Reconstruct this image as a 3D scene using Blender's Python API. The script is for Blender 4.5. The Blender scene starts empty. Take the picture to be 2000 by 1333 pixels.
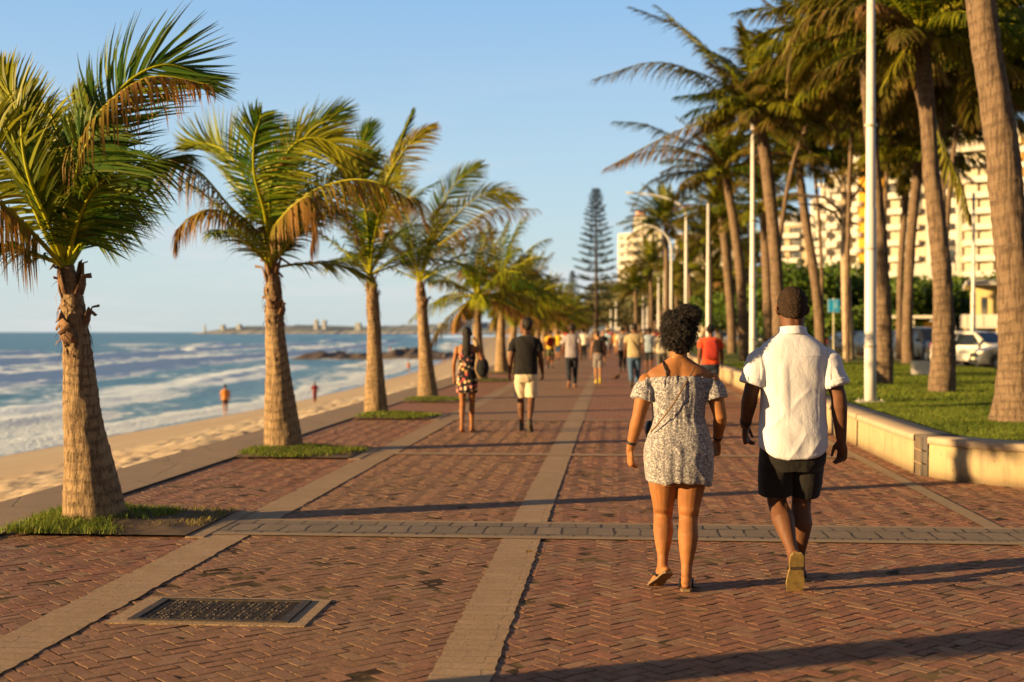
import bpy, math, random
import numpy as np
from mathutils import Vector, Matrix, Euler
R = math.radians
SC = bpy.context.scene
COL = SC.collection
# ---------------------------------------------------------------- camera
F = 2500.0
CAM_H = 1.55
YAW = R(4.574); PITCH = R(-0.42)
cam_d = bpy.data.cameras.new('camera'); cam = bpy.data.objects.new('camera', cam_d); COL.objects.link(cam)
cam.location = (0, 0, CAM_H)
cam.rotation_euler = (R(90) + PITCH, 0, YAW)
cam_d.sensor_width = 36; cam_d.lens = 45
cam_d.clip_end = 20000; cam_d.clip_start = 0.05
cam_d.dof.use_dof = True; cam_d.dof.focus_distance = 7.85; cam_d.dof.aperture_fstop = 1.9
SC.camera = cam
CM = Euler((R(90) + PITCH, 0, YAW)).to_matrix()
def ray(px, py):
    return CM @ Vector(((px - 1000) / F, (666.5 - py) / F, -1.0))
def gp(px, py, z=0.0):            # point measured in the photograph on the plane of height z
    d = ray(px, py); t = (z - CAM_H) / d.z
    return Vector((d.x * t, d.y * t, z))
def dp(px, py, Y):                # point measured in the photograph at forward distance Y
    d = ray(px, py); t = Y / d.y
    return Vector((d.x * t, Y, CAM_H + d.z * t))
# ---------------------------------------------------------------- tagging
def tag(o, label=None, cat=None, group=None, kind=None):
    if label: o['label'] = label
    if cat: o['category'] = cat
    if group: o['group'] = group
    if kind: o['kind'] = kind
    return o
def thing(name, label, cat, loc=(0, 0, 0), rz=0.0, group=None):
    o = bpy.data.objects.new(name, None); COL.objects.link(o)
    o.location = loc; o.rotation_euler = (0, 0, rz); o.empty_display_size = 0.2
    return tag(o, label, cat, group)
def obj_from_mesh(name, me, mats, parent=None, smooth=False):
    if not isinstance(mats, (list, tuple)): mats = [mats]
    if len(me.materials) == 0:
        for m in mats: me.materials.append(m)
    if smooth and len(me.polygons):
        me.polygons.foreach_set('use_smooth', np.ones(len(me.polygons), dtype=bool))
    o = bpy.data.objects.new(name, me); COL.objects.link(o)
    if parent is not None: o.parent = parent
    return o
def copy_tree(o, parent=None):
    c = o.copy(); COL.objects.link(c)
    if parent is not None: c.parent = parent
    for ch in list(o.children): copy_tree(ch, c)
    return c
# ---------------------------------------------------------------- mesh builder
class MB:
    def __init__(s): s.v = []; s.f = []; s.m = []; s.attr = []
    def add(s, vs, fs, mi=0, attr=None):
        b = len(s.v); s.v.extend([tuple(v) for v in vs]); s.f.extend([tuple(i + b for i in f) for f in fs]); s.m.extend([mi] * len(fs))
        if attr is not None: s.attr.extend(attr)
    def box(s, c, d, rz=0.0, mi=0, rx=0.0, ry=0.0, taper=1.0):
        hx, hy, hz = d[0] / 2, d[1] / 2, d[2] / 2
        M = Euler((rx, ry, rz)).to_matrix(); C = Vector(c); vs = []
        for z in (-1, 1):
            t = taper if z > 0 else 1
            for x, y in ((-1, -1), (1, -1), (1, 1), (-1, 1)): vs.append(C + M @ Vector((x * hx * t, y * hy * t, z * hz)))
        s.add(vs, [(3, 2, 1, 0), (4, 5, 6, 7), (0, 1, 5, 4), (1, 2, 6, 5), (2, 3, 7, 6), (3, 0, 4, 7)], mi)
    def quad(s, a, b, c, d, mi=0): s.add([a, b, c, d], [(0, 1, 2, 3)], mi)
    def rings(s, rs, mi=0, cap=True):
        n = len(rs[0]); vs = [p for r in rs for p in r]; fs = []
        for i in range(len(rs) - 1):
            for j in range(n):
                k = (j + 1) % n
                fs.append((i * n + j, i * n + k, (i + 1) * n + k, (i + 1) * n + j))
        if cap:
            fs.append(tuple(range(n - 1, -1, -1))); fs.append(tuple((len(rs) - 1) * n + j for j in range(n)))
        s.add(vs, fs, mi)
    def tube(s, pts, rad, n=8, mi=0, cap=True, flat=1.0, ref=None, round_ends=False):
        pts = [Vector(p) for p in pts]
        if not isinstance(rad, (list, tuple)): rad = [rad] * len(pts)
        rad = list(rad)
        if round_ends:
            t0 = (pts[0] - pts[1]).normalized(); t1 = (pts[-1] - pts[-2]).normalized()
            a, b = rad[0], rad[-1]
            pre = [(pts[0] + t0 * a * math.sin(q), a * math.cos(q)) for q in (1.35, 0.9, 0.45)]
            post = [(pts[-1] + t1 * b * math.sin(q), b * math.cos(q)) for q in (0.45, 0.9, 1.35)]
            pts = [p for p, _ in pre] + pts + [p for p, _ in post]; rad = [r for _, r in pre] + rad + [r for _, r in post]
        rs = []; up = Vector(ref) if ref is not None else None
        pn = None
        for i, p in enumerate(pts):
            t = (pts[min(i + 1, len(pts) - 1)] - pts[max(i - 1, 0)])
            if t.length < 1e-9: t = Vector((0, 0, 1))
            t.normalize()
            if up is not None: nrm = up - t * up.dot(t)
            elif pn is not None: nrm = pn - t * pn.dot(t)
            else:
                a = Vector((0, 1, 0)) if abs(t.y) < 0.9 else Vector((1, 0, 0)); nrm = a - t * a.dot(t)
            if nrm.length < 1e-6: nrm = t.orthogonal()
            nrm.normalize(); pn = nrm; bi = t.cross(nrm)
            r = rad[i]
            rs.append([p + (nrm * math.cos(2 * math.pi * j / n) * flat + bi * math.sin(2 * math.pi * j / n)) * r for j in range(n)])
        s.rings(rs, mi, cap)
    def ell(s, c, r, n=16, m=10, mi=0, M=None):
        C = Vector(c); vs = [];
        for i in range(m + 1):
            th = math.pi * i / m; rr = max(math.sin(th), 0.02)
            row = []
            for j in range(n):
                a = 2 * math.pi * j / n
                v = Vector((r[0] * rr * math.cos(a), r[1] * rr * math.sin(a), -r[2] * math.cos(th)))
                if M is not None: v = M @ v
                row.append(C + v)
            vs.append(row)
        s.rings(vs, mi, True)
    def mesh(s, name='m'):
        me = bpy.data.meshes.new(name); me.from_pydata(s.v, [], s.f)
        if s.m and max(s.m) > 0: me.polygons.foreach_set('material_index', s.m)
        if s.attr and len(s.attr) == len(s.v):
            a = me.attributes.new('tint', 'FLOAT_COLOR', 'POINT')
            a.data.foreach_set('color', np.array(s.attr, dtype=np.float32).ravel())
        me.update(); return me
    def build(s, name, mats, parent=None, smooth=False): return obj_from_mesh(name, s.mesh(name), mats, parent, smooth)
def np_mesh(name, V, Fq, attr=None, attr_name='tint', uv=None):
    me = bpy.data.meshes.new(name); V = np.asarray(V, dtype=np.float32); Fq = np.asarray(Fq, dtype=np.int32)
    k = Fq.shape[1]
    me.vertices.add(len(V)); me.vertices.foreach_set('co', V.ravel())
    me.loops.add(Fq.size); me.loops.foreach_set('vertex_index', Fq.ravel())
    me.polygons.add(len(Fq)); me.polygons.foreach_set('loop_start', np.arange(0, Fq.size, k, dtype=np.int32))
    me.update(calc_edges=True); me.validate()
    if attr is not None:
        a = me.attributes.new(attr_name, 'FLOAT_COLOR', 'POINT'); a.data.foreach_set('color', np.asarray(attr, dtype=np.float32).ravel())
    return me
def grid_mesh(name, X, Y, Z, attr=None):
    ny, nx = X.shape
    V = np.stack([X.ravel(), Y.ravel(), Z.ravel()], 1)
    i = np.arange(ny - 1)[:, None] * nx + np.arange(nx - 1)[None, :]
    Fq = np.stack([i, i + 1, i + nx + 1, i + nx], -1).reshape(-1, 4)
    return np_mesh(name, V, Fq, attr)
# ---------------------------------------------------------------- numpy noise
def _h(ix, iy, iz):
    n = (ix * 374761393 + iy * 668265263 + iz * 2147483647 + 1013904223) & 0xffffffff
    n = ((n ^ (n >> 13)) * 1274126177) & 0xffffffff
    n = ((n ^ (n >> 16)) * 2246822519) & 0xffffffff
    return ((n ^ (n >> 15)) & 0xffffff) / float(0xffffff)
def vnoise(x, y, z=0.0):
    x = np.asarray(x, dtype=np.float64); y = np.asarray(y, dtype=np.float64) + 0 * x; z = np.asarray(z, dtype=np.float64) + 0 * x
    ix = np.floor(x).astype(np.int64); iy = np.floor(y).astype(np.int64); iz = np.floor(z).astype(np.int64)
    fx = x - ix; fy = y - iy; fz = z - iz
    fx = fx * fx * (3 - 2 * fx); fy = fy * fy * (3 - 2 * fy); fz = fz * fz * (3 - 2 * fz)
    def L(a, b, t): return a + (b - a) * t
    c = [[[_h(ix + i, iy + j, iz + k) for k in (0, 1)] for j in (0, 1)] for i in (0, 1)]
    return L(L(L(c[0][0][0], c[1][0][0], fx), L(c[0][1][0], c[1][1][0], fx), fy),
             L(L(c[0][0][1], c[1][0][1], fx), L(c[0][1][1], c[1][1][1], fx), fy), fz) * 2 - 1
def fbm(x, y, z=0.0, o=4):
    s = 0; a = 1.0; t = 0
    for i in range(o):
        s = s + a * vnoise(np.asarray(x) * 2 ** i + 17.3 * i, np.asarray(y) * 2 ** i + 9.1 * i, np.asarray(z) * 2 ** i); t += a; a *= 0.5
    return s / t
# ---------------------------------------------------------------- materials
class NT:
    def __init__(s, name):
        s.mat = bpy.data.materials.new(name); s.mat.use_nodes = True
        s.t = s.mat.node_tree; s.t.nodes.clear()
        s.out = s.t.nodes.new('ShaderNodeOutputMaterial')
    def n(s, ty, **kw):
        nd = s.t.nodes.new(ty)
        for k, v in kw.items():
            if k.startswith('i_'):
                key = k[2:]; key = int(key) if key.isdigit() else key.replace('_', ' ')
                s.set(nd.inputs[key], v)
            else: setattr(nd, k, v)
        return nd
    def set(s, inp, v):
        if isinstance(v, bpy.types.NodeSocket): s.t.links.new(v, inp)
        elif isinstance(v, bpy.types.Node): s.t.links.new(v.outputs[0], inp)
        else:
            if isinstance(v, (tuple, list)) and len(v) == 3 and inp.type == 'RGBA': v = (*v, 1)
            inp.default_value = v
    def math(s, op, a, b=None, c=None):
        nd = s.n('ShaderNodeMath', operation=op); s.set(nd.inputs[0], a)
        if b is not None: s.set(nd.inputs[1], b)
        if c is not None: s.set(nd.inputs[2], c)
        return nd.outputs[0]
    def mix(s, f, a, b, bt='MIX'):
        nd = s.n('ShaderNodeMix', data_type='RGBA', blend_type=bt)
        s.set(nd.inputs[0], f); s.set(nd.inputs[6], a); s.set(nd.inputs[7], b); return nd.outputs[2]
    def ramp(s, f, stops, interp='LINEAR'):
        nd = s.n('ShaderNodeValToRGB'); cr = nd.color_ramp; cr.interpolation = interp
        while len(cr.elements) > 1: cr.elements.remove(cr.elements[0])
        for i, (p, c) in enumerate(stops):
            e = cr.elements[0] if i == 0 else cr.elements.new(p)
            e.position = p; e.color = (*c, 1) if len(c) == 3 else c
        s.set(nd.inputs[0], f); return nd.outputs[0]
    def val(s, f, lo, hi, a=0.0, b=1.0):
        nd = s.n('ShaderNodeMapRange', clamp=True); s.set(nd.inputs[0], f)
        for i, q in enumerate((lo, hi, a, b)): s.set(nd.inputs[i + 1], q)
        return nd.outputs[0]
    def pos(s, scale=(1, 1, 1), rot=(0, 0, 0), loc=(0, 0, 0)):
        tc = s.n('ShaderNodeTexCoord'); m = s.n('ShaderNodeMapping', i_Scale=scale, i_Rotation=rot, i_Location=loc)
        s.t.links.new(tc.outputs['Object'], m.inputs[0]); return m.outputs[0]
    def noise(s, vec, scale, detail=4, rough=0.55, dist=0.0):
        nd = s.n('ShaderNodeTexNoise', i_Scale=scale, i_Detail=detail, i_Roughness=rough, i_Distortion=dist); s.set(nd.inputs['Vector'], vec); return nd.outputs[0]
    def vor(s, vec, scale, feature='F1', out=0, rnd=1.0):
        nd = s.n('ShaderNodeTexVoronoi', feature=feature, i_Scale=scale, i_Randomness=rnd); s.set(nd.inputs['Vector'], vec); return nd.outputs[out]
    def bump(s, h, strength=0.5, dist=0.01, nrm=None):
        nd = s.n('ShaderNodeBump', i_Strength=strength, i_Distance=dist); s.set(nd.inputs['Height'], h)
        if nrm is not None: s.set(nd.inputs['Normal'], nrm)
        return nd.outputs[0]
    def bsdf(s, col, rough=0.7, nrm=None, metal=0.0, spec=0.5, **kw):
        b = s.n('ShaderNodeBsdfPrincipled'); s.set(b.inputs['Base Color'], col); s.set(b.inputs['Roughness'], rough)
        s.set(b.inputs['Metallic'], metal); s.set(b.inputs['Specular IOR Level'], spec)
        if nrm is not None: s.set(b.inputs['Normal'], nrm)
        for k, v in kw.items(): s.set(b.inputs[k.replace('_', ' ')], v)
        return b
    def done(s, sh):
        s.t.links.new(sh.outputs[0] if isinstance(sh, bpy.types.Node) else sh, s.out.inputs[0]); return s.mat
_simple = {}
def simple(name, col, rough=0.6, var=0.12, scale=8.0, bump=0.0, bscale=60.0, metal=0.0, spec=0.4):
    if name in _simple: return _simple[name]
    m = NT(name); p = m.pos(); nz = m.noise(p, scale, 4)
    c = m.mix(m.val(nz, 0.3, 0.7), tuple(x * (1 - var) for x in col), tuple(min(1, x * (1 + var)) for x in col))
    nr = m.bump(m.noise(p, bscale, 3), bump, 0.005) if bump else None
    _simple[name] = m.done(m.bsdf(c, rough, nr, metal, spec)); return _simple[name]
# ================================================================ light and sky
SUN_EL = R(10.5); SUN_AZ = R(24)          # low sun from the sea side, a little behind the camera
sun_dir = Vector((-math.cos(SUN_AZ) * math.cos(SUN_EL), -math.sin(SUN_AZ) * math.cos(SUN_EL), math.sin(SUN_EL)))
sd = bpy.data.lights.new('sun', 'SUN'); sd.energy = 13.5; sd.angle = R(0.6); sd.color = (1.0, 0.66, 0.29)
so = bpy.data.objects.new('sun', sd); COL.objects.link(so)
so.rotation_euler = sun_dir.to_track_quat('Z', 'Y').to_euler(); so.location = (-20, -10, 20)
W = bpy.data.worlds.new('World'); SC.world = W; W.use_nodes = True
wt = W.node_tree; wt.nodes.clear()
wo = wt.nodes.new('ShaderNodeOutputWorld'); bg = wt.nodes.new('ShaderNodeBackground')
sky = wt.nodes.new('ShaderNodeTexSky'); sky.sky_type = 'NISHITA'; sky.sun_disc = False
sky.sun_elevation = R(14); sky.sun_rotation = math.atan2(sun_dir.x, sun_dir.y); sky.altitude = 0
sky.air_density = 1.0; sky.dust_density = 0.8; sky.ozone_density = 1.5
bg.inputs[1].default_value = 0.15
# faint cloud streaks low over the sea
tc = wt.nodes.new('ShaderNodeTexCoord'); mp = wt.nodes.new('ShaderNodeMapping'); mp.inputs['Scale'].default_value = (1.2, 1.2, 9)
nz = wt.nodes.new('ShaderNodeTexNoise'); nz.inputs['Scale'].default_value = 3.2; nz.inputs['Detail'].default_value = 6; nz.inputs['Roughness'].default_value = 0.6
mr = wt.nodes.new('ShaderNodeMapRange'); mr.inputs[1].default_value = 0.52; mr.inputs[2].default_value = 0.75; mr.inputs[4].default_value = 0.6
sx = wt.nodes.new('ShaderNodeSeparateXYZ'); me_ = wt.nodes.new('ShaderNodeMapRange'); me_.inputs[1].default_value = 0.22; me_.inputs[2].default_value = 0.03
mu = wt.nodes.new('ShaderNodeMath'); mu.operation = 'MULTIPLY'
mx = wt.nodes.new('ShaderNodeMix'); mx.data_type = 'RGBA'; mx.inputs[7].default_value = (5.6, 5.2, 5.4, 1)
wt.links.new(tc.outputs['Generated'], mp.inputs[0]); wt.links.new(mp.outputs[0], nz.inputs['Vector']); wt.links.new(nz.outputs[0], mr.inputs[0])
wt.links.new(tc.outputs['Generated'], sx.inputs[0]); wt.links.new(sx.outputs[2], me_.inputs[0])
wt.links.new(mr.outputs[0], mu.inputs[0]); wt.links.new(me_.outputs[0], mu.inputs[1]); wt.links.new(mu.outputs[0], mx.inputs[0])
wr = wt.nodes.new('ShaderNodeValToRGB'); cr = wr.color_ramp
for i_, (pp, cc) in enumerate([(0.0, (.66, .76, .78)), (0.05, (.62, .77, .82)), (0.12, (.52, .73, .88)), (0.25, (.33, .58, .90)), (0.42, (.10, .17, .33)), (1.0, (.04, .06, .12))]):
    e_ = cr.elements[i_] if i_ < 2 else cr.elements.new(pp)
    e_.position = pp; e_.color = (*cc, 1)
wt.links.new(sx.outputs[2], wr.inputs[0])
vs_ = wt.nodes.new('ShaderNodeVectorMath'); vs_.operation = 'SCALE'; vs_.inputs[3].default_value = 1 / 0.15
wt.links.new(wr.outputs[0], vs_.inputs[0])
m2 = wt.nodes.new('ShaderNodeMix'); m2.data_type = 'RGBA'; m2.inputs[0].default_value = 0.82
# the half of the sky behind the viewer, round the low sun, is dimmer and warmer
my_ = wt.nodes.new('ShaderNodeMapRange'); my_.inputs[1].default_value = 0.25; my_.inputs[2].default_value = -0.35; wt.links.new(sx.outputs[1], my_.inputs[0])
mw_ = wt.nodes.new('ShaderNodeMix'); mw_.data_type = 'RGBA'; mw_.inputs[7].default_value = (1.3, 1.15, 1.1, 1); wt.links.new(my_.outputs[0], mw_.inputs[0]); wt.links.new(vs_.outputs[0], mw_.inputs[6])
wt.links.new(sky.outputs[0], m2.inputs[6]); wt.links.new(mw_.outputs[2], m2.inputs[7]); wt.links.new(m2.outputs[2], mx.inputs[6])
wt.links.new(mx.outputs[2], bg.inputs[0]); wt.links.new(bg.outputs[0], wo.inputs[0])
SC.view_settings.view_transform = 'Standard'; SC.view_settings.look = 'None'; SC.view_settings.exposure = 0
SC.cycles.use_denoising = True; SC.cycles.max_bounces = 6; SC.cycles.diffuse_bounces = 3; SC.cycles.transparent_max_bounces = 8
SC.cycles.sample_clamp_indirect = 6
SC.cycles.caustics_reflective = False; SC.cycles.caustics_refractive = False

# ================================================================ ground materials
def paver_mat(name, bw, rh, cA, cB, cMix, warp=0.014, groutc=(0.07, 0.05, 0.04), brown=None, mort=0.0065, rot=0.0):
    m = NT(name); p = m.pos(rot=(0, 0, rot)); sp = m.n('ShaderNodeSeparateXYZ', i_0=p)
    wob = m.noise(p, 6.0, 2)
    x, y = sp.outputs[0], sp.outputs[1]
    tri = lambda v, per: m.math('PINGPONG', m.math('ADD', v, 500.0), per)
    yy = m.math('ADD', y, m.math('MULTIPLY', m.math('SUBTRACT', tri(x, bw / 4), bw / 8), warp / (bw / 8)))
    xx = m.math('ADD', x, m.math('MULTIPLY', m.math('SUBTRACT', tri(y, rh / 2), rh / 4), 0.6 * warp / (rh / 4)))
    yy = m.math('ADD', yy, m.math('MULTIPLY', m.math('SUBTRACT', wob, 0.5), 0.06))
    yy = m.math('ADD', yy, m.math('MULTIPLY', m.math('SUBTRACT', m.noise(p, 32.0, 2), 0.5), 0.022))
    xx = m.math('ADD', xx, m.math('MULTIPLY', m.math('SUBTRACT', m.noise(p, 27.0, 2), 0.5), 0.03))
    xx = m.math('ADD', xx, m.math('MULTIPLY', m.math('SUBTRACT', m.noise(p, 4.0, 2), 0.5), 0.06))
    cb = m.n('ShaderNodeCombineXYZ', i_0=xx, i_1=yy)
    br = m.n('ShaderNodeTexBrick', offset=0.5, i_Scale=1.0, i_Mortar_Size=mort, i_Mortar_Smooth=0.35, i_Bias=0.0, i_Brick_Width=bw, i_Row_Height=rh,
             i_Color1=(0, 0, 0, 1), i_Color2=(1, 1, 1, 1), i_Mortar=(0.5, 0.5, 0.5, 1))
    m.set(br.inputs['Vector'], cb)
    rnd = br.outputs['Color']; mor = br.outputs['Fac']
    big = m.noise(p, 0.55, 3, 0.6); mid = m.noise(p, 5.0, 5, 0.65); fine = m.noise(p, 140.0, 4, 0.7)
    col = m.mix(rnd, cA, cB)
    col = m.mix(m.val(big, 0.38, 0.62, 0, 0.65), col, cMix)
    col = m.mix(m.val(mid, 0.3, 0.75, 0.0, 0.5), col, tuple(c * 0.55 for c in cA))
    col = m.mix(m.val(fine, 0.35, 0.7, 0.0, 0.55), col, (min(cB[0] * 1.5, 1), cB[1] * 1.6, cB[2] * 1.6))
    col = m.mix(m.val(fine, 0.50, 0.28, 0.0, 0.6), col, tuple(c * 0.4 for c in cA))
    spk = m.val(m.noise(p, 420.0, 2, 0.8), 0.62, 0.75, 0, 0.35)
    col = m.mix(spk, col, (0.5, 0.38, 0.26))
    if brown is not None:          # the bay between two strips is browner
        f = m.math('MULTIPLY', m.val(x, brown[0] - .2, brown[0] + .2), m.val(x, brown[1] + .6, brown[1] - .6))
        f = m.math('MULTIPLY', f, m.val(mid, 0.25, 0.7, 0.95, 0.35))
        col = m.mix(f, col, brown[2])
    sandy = m.val(m.noise(p, 2.2, 3), 0.45, 0.6)
    gc = m.mix(m.math('MULTIPLY', sandy, .5 if name.startswith('dark') else 1.0), groutc, (0.20, 0.14, 0.09))
    col = m.mix(m.math('POWER', mor, 0.7), col, gc)
    h = m.math('SUBTRACT', m.math('MULTIPLY', rnd, 0.35), m.math('MULTIPLY', mor, 1.1))
    h = m.math('ADD', h, m.math('MULTIPLY', mid, 0.5))
    n1 = m.bump(h, 1.0, 0.009)
    n2 = m.bump(m.math('ADD', fine, m.noise(p, 45.0, 3, .6)), 0.9, 0.0035, n1)
    return m.done(m.bsdf(col, m.val(mid, 0.3, 0.7, 0.62, 0.85), n2, spec=0.35))
M_RED = paver_mat('red_brick_paving', 0.20, 0.10, (0.20, 0.080, 0.040), (0.38, 0.155, 0.072), (0.30, 0.15, 0.075), brown=(-2.8, -0.8, (0.30, 0.19, 0.095)))
M_GREY = paver_mat('dark_grey_paving', 0.20, 0.36, (0.12, 0.09, 0.062), (0.23, 0.165, 0.11), (0.16, 0.12, 0.08), warp=0.002, groutc=(0.02, 0.015, 0.012), mort=0.011)
M_BEIGE = paver_mat('beige_strip_paving', 0.6, 0.112, (0.30, 0.19, 0.105), (0.37, 0.245, 0.14), (0.26, 0.165, 0.09), warp=0.001, groutc=(0.13, 0.09, 0.055), mort=0.0025)
def conc_mat(name, col, crack=True, joints=None, stain=0.5):
    m = NT(name); p = m.pos(); mid = m.noise(p, 2.5, 6, 0.65); fine = m.noise(p, 90.0, 4, 0.7)
    c = m.mix(m.val(mid, 0.3, 0.7, 0, stain), col, tuple(x * 0.55 for x in col))
    c = m.mix(m.val(fine, 0.35, 0.7, 0, 0.35), c, tuple(min(1, x * 1.35) for x in col))
    h = m.math('ADD', m.math('MULTIPLY', fine, 0.6), mid)
    if crack:
        ck = m.vor(m.mix(0.12, p, m.n('ShaderNodeTexNoise', i_Scale=3.0).outputs[1]), 0.9, 'DISTANCE_TO_EDGE')
        cf = m.val(ck, 0.0, 0.012, 0.5, 0.0); c = m.mix(cf, c, tuple(x * 0.25 for x in col)); h = m.math('SUBTRACT', h, cf)
    return m.done(m.bsdf(c, 0.85, m.bump(h, 0.8, 0.004), spec=0.3))
M_CONC = conc_mat('worn_concrete', (0.28, 0.20, 0.13))
M_KERB = conc_mat('pale_kerb_stone', (0.29, 0.205, 0.125), crack=False)
mw = NT('yellowed_wall_plaster'); p = mw.pos(); big_ = mw.noise(p, 1.6, 6, .7); drip = mw.noise(mw.pos(scale=(1, 1, .08)), 9, 4, .7); fi = mw.noise(p, 70, 4, .7); z_ = mw.n('ShaderNodeSeparateXYZ', i_0=p).outputs[2]
c = mw.mix(mw.val(big_, .32, .68), (0.44, 0.34, 0.19), (0.33, 0.25, 0.15)); c = mw.mix(mw.val(drip, .50, .68, 0, .55), c, (0.20, 0.15, 0.10)); c = mw.mix(mw.val(mw.math('ADD', z_, mw.math('MULTIPLY', fi, .10)), .14, .04, 0, .7), c, (0.14, 0.10, 0.065))
c = mw.mix(mw.val(fi, .58, .70, 0, .35), c, (0.20, 0.15, 0.10)); c = mw.mix(mw.val(mw.vor(p, 6.0), .12, .07, 0, .6), c, (.16, .12, .08))
M_WALL = mw.done(mw.bsdf(c, .9, mw.bump(mw.math('ADD', big_, mw.math('MULTIPLY', fi, .5)), 1.0, .006), spec=.2))
M_INSET = conc_mat('dark_grey_inset_brick', (0.10, 0.085, 0.075), crack=False)
M_COPE = conc_mat('wall_coping', (0.42, 0.32, 0.22), crack=False)
M_SOIL = conc_mat('bare_soil', (0.13, 0.085, 0.05), crack=False)
M_ASPH = conc_mat('asphalt', (0.055, 0.052, 0.05), crack=False)
def mat_grass(name, a, b, bend=0.35):
    m = NT(name); at = m.n('ShaderNodeAttribute', attribute_name='tint'); p = m.pos()
    c = m.mix(m.n('ShaderNodeSeparateColor', i_0=at.outputs[0]).outputs[0], a, b)
    c = m.mix(m.val(m.noise(p, 0.8, 3), 0.35, 0.65, 0, 0.5), c, tuple(x * 0.6 for x in a))
    d = m.bsdf(c, 0.6, spec=0.3); t = m.n('ShaderNodeBsdfTranslucent'); m.set(t.inputs[0], c)
    ms = m.n('ShaderNodeMixShader', i_0=bend); m.t.links.new(d.outputs[0], ms.inputs[1]); m.t.links.new(t.outputs[0], ms.inputs[2])
    return m.done(ms)
M_GRASS = mat_grass('grass_blades', (0.10, 0.185, 0.018), (0.30, 0.31, 0.045))
M_DRYGRASS = mat_grass('dry_ground_cover', (0.20, 0.17, 0.05), (0.34, 0.25, 0.08))
m = NT('lawn_ground'); p = m.pos(); a = m.noise(p, 1.2, 4, .6); b = m.noise(p, 40, 4, .7)
c = m.mix(m.val(a, .35, .65), (0.10, 0.155, 0.018), (0.24, 0.23, 0.04)); c = m.mix(m.val(b, .4, .65, 0, .7), c, (0.05, 0.08, 0.012))
c = m.mix(m.val(m.noise(p, .35, 3), .55, .68, 0, .6), c, (0.26, 0.22, 0.07))
M_LAWN = m.done(m.bsdf(c, 0.9, m.bump(b, 1.0, 0.03), spec=0.2))

def sheet(name, poly, z, mat, kind='structure'):
    me = bpy.data.meshes.new(name); me.from_pydata([(x, y, z) for x, y in poly], [], [tuple(range(len(poly)))]); me.update()
    o = obj_from_mesh(name, me, mat); tag(o, kind=kind); return o
def rect(x0, y0, x1, y1): return [(x0, y0), (x1, y0), (x1, y1), (x0, y1)]
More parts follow.
